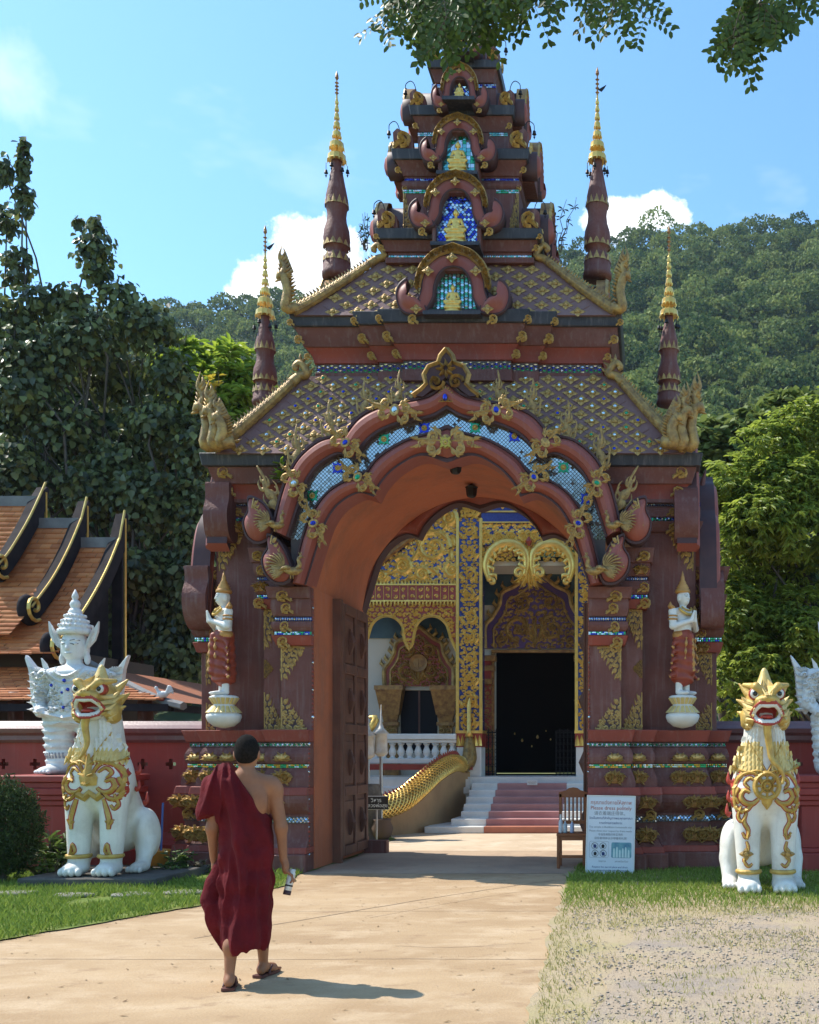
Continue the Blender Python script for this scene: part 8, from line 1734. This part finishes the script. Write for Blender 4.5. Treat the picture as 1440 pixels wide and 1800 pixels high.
big = spread(40, -40, 345, 640, 1230, 40, 75, 24.5, .9, 4, lambda x, y: y > 640 + max(0, x - 230) * 1.6) + [(px, py, rx, ry, 24.0, d, w) for px, py, rx, ry, d, w in ((60, 640, 90, 60, .9, .8), (160, 600, 70, 50, .8, .7), (255, 570, 60, 45, .6, .7), (170, 440, 34, 46, .4, .75), (178, 485, 26, 22, .4, .6), (20, 560, 50, 45, .6, .7), (35, 470, 30, 34, .4, .6), (12, 390, 26, 34, .4, .6), (45, 350, 16, 26, .2, .8), (42, 285, 9, 44, .12, 1.6), (10, 300, 13, 28, .15, 1.0), (130, 530, 46, 30, .5, .6), (80, 530, 50, 30, .5, .6), (210, 520, 36, 30, .4, .6), (298, 585, 20, 26, .3, .8), (300, 660, 42, 46, .5, .8), (345, 780, 36, 66, .5, 1), (340, 900, 36, 80, .5, 1), (335, 1040, 36, 90, .5, 1), (315, 1160, 50, 70, .5, 1), (168, 392, 9, 14, .12, 1.5), (140, 390, 7, 10, .1, 1.4))]
tree('broadleaf_tree', 'large dark tree with drooping heart shaped leaves left of the gate', (W(240, 1300, 24.8).x, 24.8, 0), big, 42000, .165, HEART, M_BODHI, 4, .9, 0, .17, .3, (.48, .34), .55)
tree('mango_tree', 'lime green mango tree top glowing in the sun beside the left lower spire', (W(390, 1300, 26).x, 26, 0), [(340, 650, 50, 40, 25.6, .9), (410, 660, 48, 48, 25.6, .9), (375, 700, 70, 45, 25.3, .9), (440, 700, 36, 45, 25.6, .8), (330, 720, 40, 50, 25.4, .8), (400, 760, 80, 60, 25.6, 1)], 5200, .34, LONG, M_MANGO, 9, .55, 8, .2, .25, (.55, .25))
lg = spread(16, 1300, 1520, 860, 1230, 50, 85, 21.0, .8, 8) + [(1290, 850, 45, 50, 20.6, .7), (1350, 800, 60, 55, 20.8, .8), (1420, 760, 70, 55, 21.0, .8), (1490, 740, 80, 60, 21, .8), (1285, 960, 40, 60, 20.6, .6), (1300, 1080, 45, 70, 20.6, .6), (1290, 1200, 40, 60, 20.6, .6), (1400, 860, 70, 60, 20.4, .7), (1330, 920, 55, 55, 20.3, .7), (1250, 880, 26, 34, 20.8, .4)]
tree('longan_tree', 'rounded yellow green leafy tree right of the gate behind the lion', (W(1440, 1300, 21.5).x, 21.5, 0), lg, 44000, .165, LONG, M_LONGAN, 12, .85, 8, .25, .2, (.55, .27))
tree('forest_edge_tree', 'pale green tree at the foot of the hill between gate and right tree', (W(1260, 1300, 34).x, 34, 0), [(1250, 790, 40, 45, 33.5, 1.4), (1330, 770, 55, 40, 33.5, 1.4), (1290, 830, 60, 60, 33.5, 1.5), (1215, 850, 40, 60, 33, 1), (1390, 740, 50, 40, 34, 1.2)], 6000, .40, OVAL, leafmat('edge_leaf', (.08, .12, .03), (.27, .32, .085), .6, .35, .3), 15, .4, 6, .2, .3, (.55, .25))
tree('forest_edge_tree', 'dark tree far behind the left lawn at the foot of the hill', (W(60, 1300, 32).x, 32, 0), spread(12, -60, 420, 720, 1150, 80, 120, 31.5, 1.6, 6), 9000, .42, OVAL, M_BACK, 16, .4, 6, .2, .3, (.35, .2))
tree('forest_edge_tree', 'dark tree far behind the right wall under the hill', (W(1500, 1300, 33).x, 33, 0), spread(9, 1290, 1560, 1000, 1260, 70, 100, 32.5, 1.6, 7), 6000, .42, OVAL, M_BACK, 17, .4, 6, .2, .3, (.35, .2))
# a tree behind the photographer, seen only in the mirror chips of the gate
def shade():
    rng = np.random.default_rng(5); n = 7000; t = thing('shade_tree', 'leafy tree behind the viewer mirrored in the arch glass', 'tree', (-8.5, -13, 0)); MB().tube([(0, 0, 0), (.1, 0, 3), (0, .2, 6)], [.35, .28, .2], 9).build('trunk', M_BARK, t, True)
    u = rng.normal(size=(n, 3)); u /= np.linalg.norm(u, axis=1)[:, None]; C = u * rng.uniform(.6, 1.05, (n, 1)) * np.array([11, 2.5, 4.2]) + np.array([2, 0, 8.4]); leaf_cloud('crown', C, rng.normal(size=(n, 3)) + np.array([0, 0, -.5]), u + rng.normal(0, .4, (n, 3)), .45, OVAL, M_BACK, np.clip(rng.normal(.6, .2, n), 0, 1), t)
shade()
# --- rain tree branch hanging into the top of the picture
M_RAIN = leafmat('raintree_leaf', (.045, .085, .018), (.13, .20, .035), .45, .40, .35)
def rain_tree():
    t = thing('rain_tree', 'feathery leafed branches hanging into the top of the picture', 'tree', (4.6, 2.5, 0)); b0 = Vector((4.6, 2.5, 0)); rn = random.Random(3); rng = np.random.default_rng(3); tb = MB(); tw = MB(); C, D, Nn, T, Z = [], [], [], [], []
    limb(tb, (0, 0, 0), (-.3, .2, 5.2), .32, .24, .06, 1); fork = b0 + Vector((-.3, .2, 5.2))
    a1 = W(1000, -260, 5.6); a2 = W(720, -170, 5.7); a3 = W(1330, -150, 5.2)
    limb(tb, fork - b0, a1 - b0, .16, .06, .1, 2); limb(tb, a1 - b0, a2 - b0, .06, .02, .1, 3); limb(tb, fork - b0, a3 - b0, .08, .03, .1, 4)
    def leaf(base, dr, L, npin, nl, ls):
        dr = Vector(dr).normalized(); side = dr.cross(Vector((rn.uniform(-.5, .5), -1, rn.uniform(-.4, .4)))).normalized(); nor = side.cross(dr); P = [base + dr * L * i / 8 + Vector((0, 0, -.05 * L * (i / 8) ** 2)) for i in range(9)]; tw.tube([p - b0 for p in P], .0022, 4)
        for j in range(npin):
            p = P[min(8, 2 + int(6 * j / max(1, npin - 1)))]
            for s in (-1, 1):
                pd = (dr * .75 + side * s * .9 + Vector((0, 0, -.22)) + nor * rn.uniform(-.15, .15)).normalized(); pl = L * .62 * (1 - .18 * abs(j - npin * .5) / npin); ps = pd.cross(nor).normalized()
                tw.tube([p - b0, p + pd * pl - b0], .0012, 3)
                for k in range(nl):
                    f = (k + .8) / nl; q = p + pd * pl * f + Vector((0, 0, -.03 * f * f))
                    for e in (-1, 1): C.append(q); D.append(pd * .45 + ps * e * .9 + Vector((0, 0, -.15))); Nn.append(nor + Vector((rn.uniform(-.3, .3), rn.uniform(-.3, .3), rn.uniform(-.3, .3)))); T.append(0); Z.append(ls * (.7 + .5 * f))
                C.append(p + pd * pl); D.append(pd); Nn.append(nor); T.append(0); Z.append(ls * 1.2)
        return P
    def spray(px, py, Y, n, dirx, spreadx, L=.34):
        a = W(px, py - 8, Y)
        for i in range(n):
            dr = Vector((dirx + rn.uniform(-spreadx, spreadx), rn.uniform(-.35, .35), -1 + rn.uniform(-.1, .35))); leaf(a + Vector((rn.uniform(-.05, .05), rn.uniform(-.12, .12), rn.uniform(0, .06))), dr, L * rn.uniform(.75, 1.1), rn.choice((3, 4)), rn.choice((4, 5)), .04)
    for px, py, n, dx in ((745, -40, 3, -.3), (770, -25, 4, 0), (800, -40, 4, .1), (830, -30, 4, 0), (860, -55, 4, .2), (760, -70, 4, 0), (810, -80, 4, 0), (735, -80, 4, -.1), (730, -50, 2, -.1), (760, 0, 3, -.2), (790, 5, 3, 0), (905, -75, 3, .1), (940, -85, 3, .3), (985, -55, 3, .0), (1030, -95, 3, .2), (1060, -70, 3, -.1), (1085, -50, 2, 0), (1110, -80, 2, 0), (880, -95, 3, 0), (960, -110, 3, 0), (840, -5, 3, .1)):
        spray(px, py, rn.uniform(5.3, 6.0), n, dx, .5, .25); limb(tw, a1.lerp(a2, min(1, max(0, (1000 - px) / 280))) - b0, W(px, py, 5.6) - b0, .008, .003, .15, int(px), 4)
    Q = [W(1330, -150, 5.2), W(1338, -60, 5.2), W(1330, 10, 5.2), W(1322, 60, 5.2), W(1308, 90, 5.2)]; tw.tube([q - b0 for q in catmull(Q, 4)], .005, 5)
    for px, py, n, dx in ((1335, -45, 3, .3), (1330, -10, 4, 0), (1350, 0, 3, .5), (1318, 10, 3, -.5), (1330, 30, 3, .4), (1320, 50, 3, -.6), (1300, 60, 2, -.3), (1315, 40, 3, .0), (1385, -60, 2, .0)): spray(px, py, 5.2, max(1, n - 1), dx, .4, .17)
    tb.build('limb', M_BARK, t, True); tag(tw.build('twigs', M_STEM, t), kind='stuff'); n = len(C); rr = np.clip(rng.normal(.4, .25, n), 0, 1)
    leaf_cloud('leaflets', np.array([tuple(c - b0) for c in C]), np.array([tuple(d) for d in D]), np.array([tuple(d) for d in Nn]), np.array(Z), OVAL, M_RAIN, rr, t)
rain_tree()
# --- low plants
def plant(name, label, loc, n, h, spreadr, size, shape, m, seed, cat='plant', up=1.0, stems=6, tone=(.45, .25)):
    rng = np.random.default_rng(seed); t = thing(name, label, cat, loc); C, D, Nn = [], [], []; st = MB()
    for i in range(stems):
        a = rng.uniform(0, 6.28); r = spreadr * rng.uniform(.1, 1); top = Vector((r * math.cos(a), r * math.sin(a), h * rng.uniform(.6, 1.0))); P = limb(st, (r * .2 * math.cos(a), r * .2 * math.sin(a), 0), top, .008, .003, .15, int(seed * 50 + i), 5)
        for k in range(n // stems):
            f = rng.uniform(.25, 1); p = P[int(f * 5)]; q = rng.uniform(0, 6.28); C.append(tuple(p)); D.append((math.cos(q), math.sin(q), up * rng.uniform(-.2, .9))); Nn.append((rng.normal(0, .3), rng.normal(0, .3) - .2, 1))
    tag(st.build('stems', M_STEM, t), kind='stuff'); leaf_cloud('leaves', np.array(C), np.array(D), np.array(Nn), size, shape, m, np.clip(rng.normal(*tone, len(C)), 0, 1), t); return t
M_WEED = leafmat('weed_leaf', (.05, .095, .02), (.17, .24, .05), .5, .35, .35)
def bush(label, px, py, Y, rx, rz, n, m, seed):
    rng = np.random.default_rng(seed); c = W(px, py, Y); t = thing('clipped_bush', label, 'bush', (c.x, c.y, 0)); u = rng.normal(size=(n, 3)); u /= np.linalg.norm(u, axis=1)[:, None]; r = np.where(rng.random(n) < .3, rng.uniform(.4, .85, n), rng.uniform(.85, 1.12, n)) * (1 + .1 * np.sin(u[:, 0] * 9) * np.sin(u[:, 2] * 8))
    C = u * r[:, None] * np.array([rx, rx, rz]) + np.array([0, 0, c.z]); C = C[C[:, 2] > .03]; u = u[: len(C)]; MB().tube([(0, 0, 0), (0, 0, c.z)], .05, 7).build('stem', M_BARK, t); leaf_cloud('leaves', C, rng.normal(size=C.shape) * .6 + np.array([0, 0, .5]), rng.normal(size=C.shape) + np.array([0, -.3, .6]), .055, LONG, m, np.clip(rng.normal(.35, .25, len(C)), 0, 1), t)
bush('rounded dark green bush cut off by the left edge of the lawn', 4, 1458, 12.6, .40, .55, 12000, M_BACK, 3)
plant('fern_clump', 'arching fern clump left of the white and gold lion', (W(105, 1525, 13.3).x, 13.3, 0), 260, .62, .5, .17, LONG, M_WEED, 5, stems=26)
plant('weed', 'scrubby weeds at the foot of the left lion', (W(88, 1540, 12.9).x, 12.9, 0), 180, .34, .45, .09, OVAL, M_WEED, 6, stems=16)
plant('weed', 'leafy weed at the left corner of the gate plinth', (W(318, 1530, 13.45).x, 13.45, 0), 170, .38, .22, .09, OVAL, M_WEED, 7, stems=10)
plant('weed', 'dry purplish weed hugging the plinth behind the person', (W(352, 1532, 13.5).x, 13.5, 0), 90, .22, .2, .07, OVAL, leafmat('dry_weed', (.09, .06, .045), (.2, .16, .08), .7, .2), 8, stems=8)
plant('weed', 'grassy tuft between bucket and plinth', (W(298, 1535, 13.2).x, 13.2, 0), 120, .2, .3, .09, LONG, M_WEED, 9, stems=10)
plant('sapling', 'small leafy sapling rooted on the left gate cornice', (GX0 + gx(492, 0) , 14.0, gz(848)), 26, .32, .13, .13, OVAL, M_MANGO, 10, stems=4)
plant('sapling', 'spindly twig growing on the right side of the tower', (W(980, 440, 15.0).x, 15.0, W(980, 440, 15.0).z), 40, .95, .32, .10, LONG, M_BODHI, 11, stems=4)
plant('sapling', 'wispy twigs growing left of the second roof', (W(642, 440, 15.0).x, 15.0, W(642, 440, 15.0).z), 70, .55, .2, .07, LONG, M_WEED, 12, stems=6)
plant('sapling', 'yellow flowering sprig behind the left serpent heads', (W(378, 700, 15.2).x, 15.2, W(378, 700, 15.2).z), 30, .4, .14, .12, OVAL, leafmat('yellow_leaf', (.35, .30, .03), (.55, .42, .05), .5, .4), 13, stems=4)
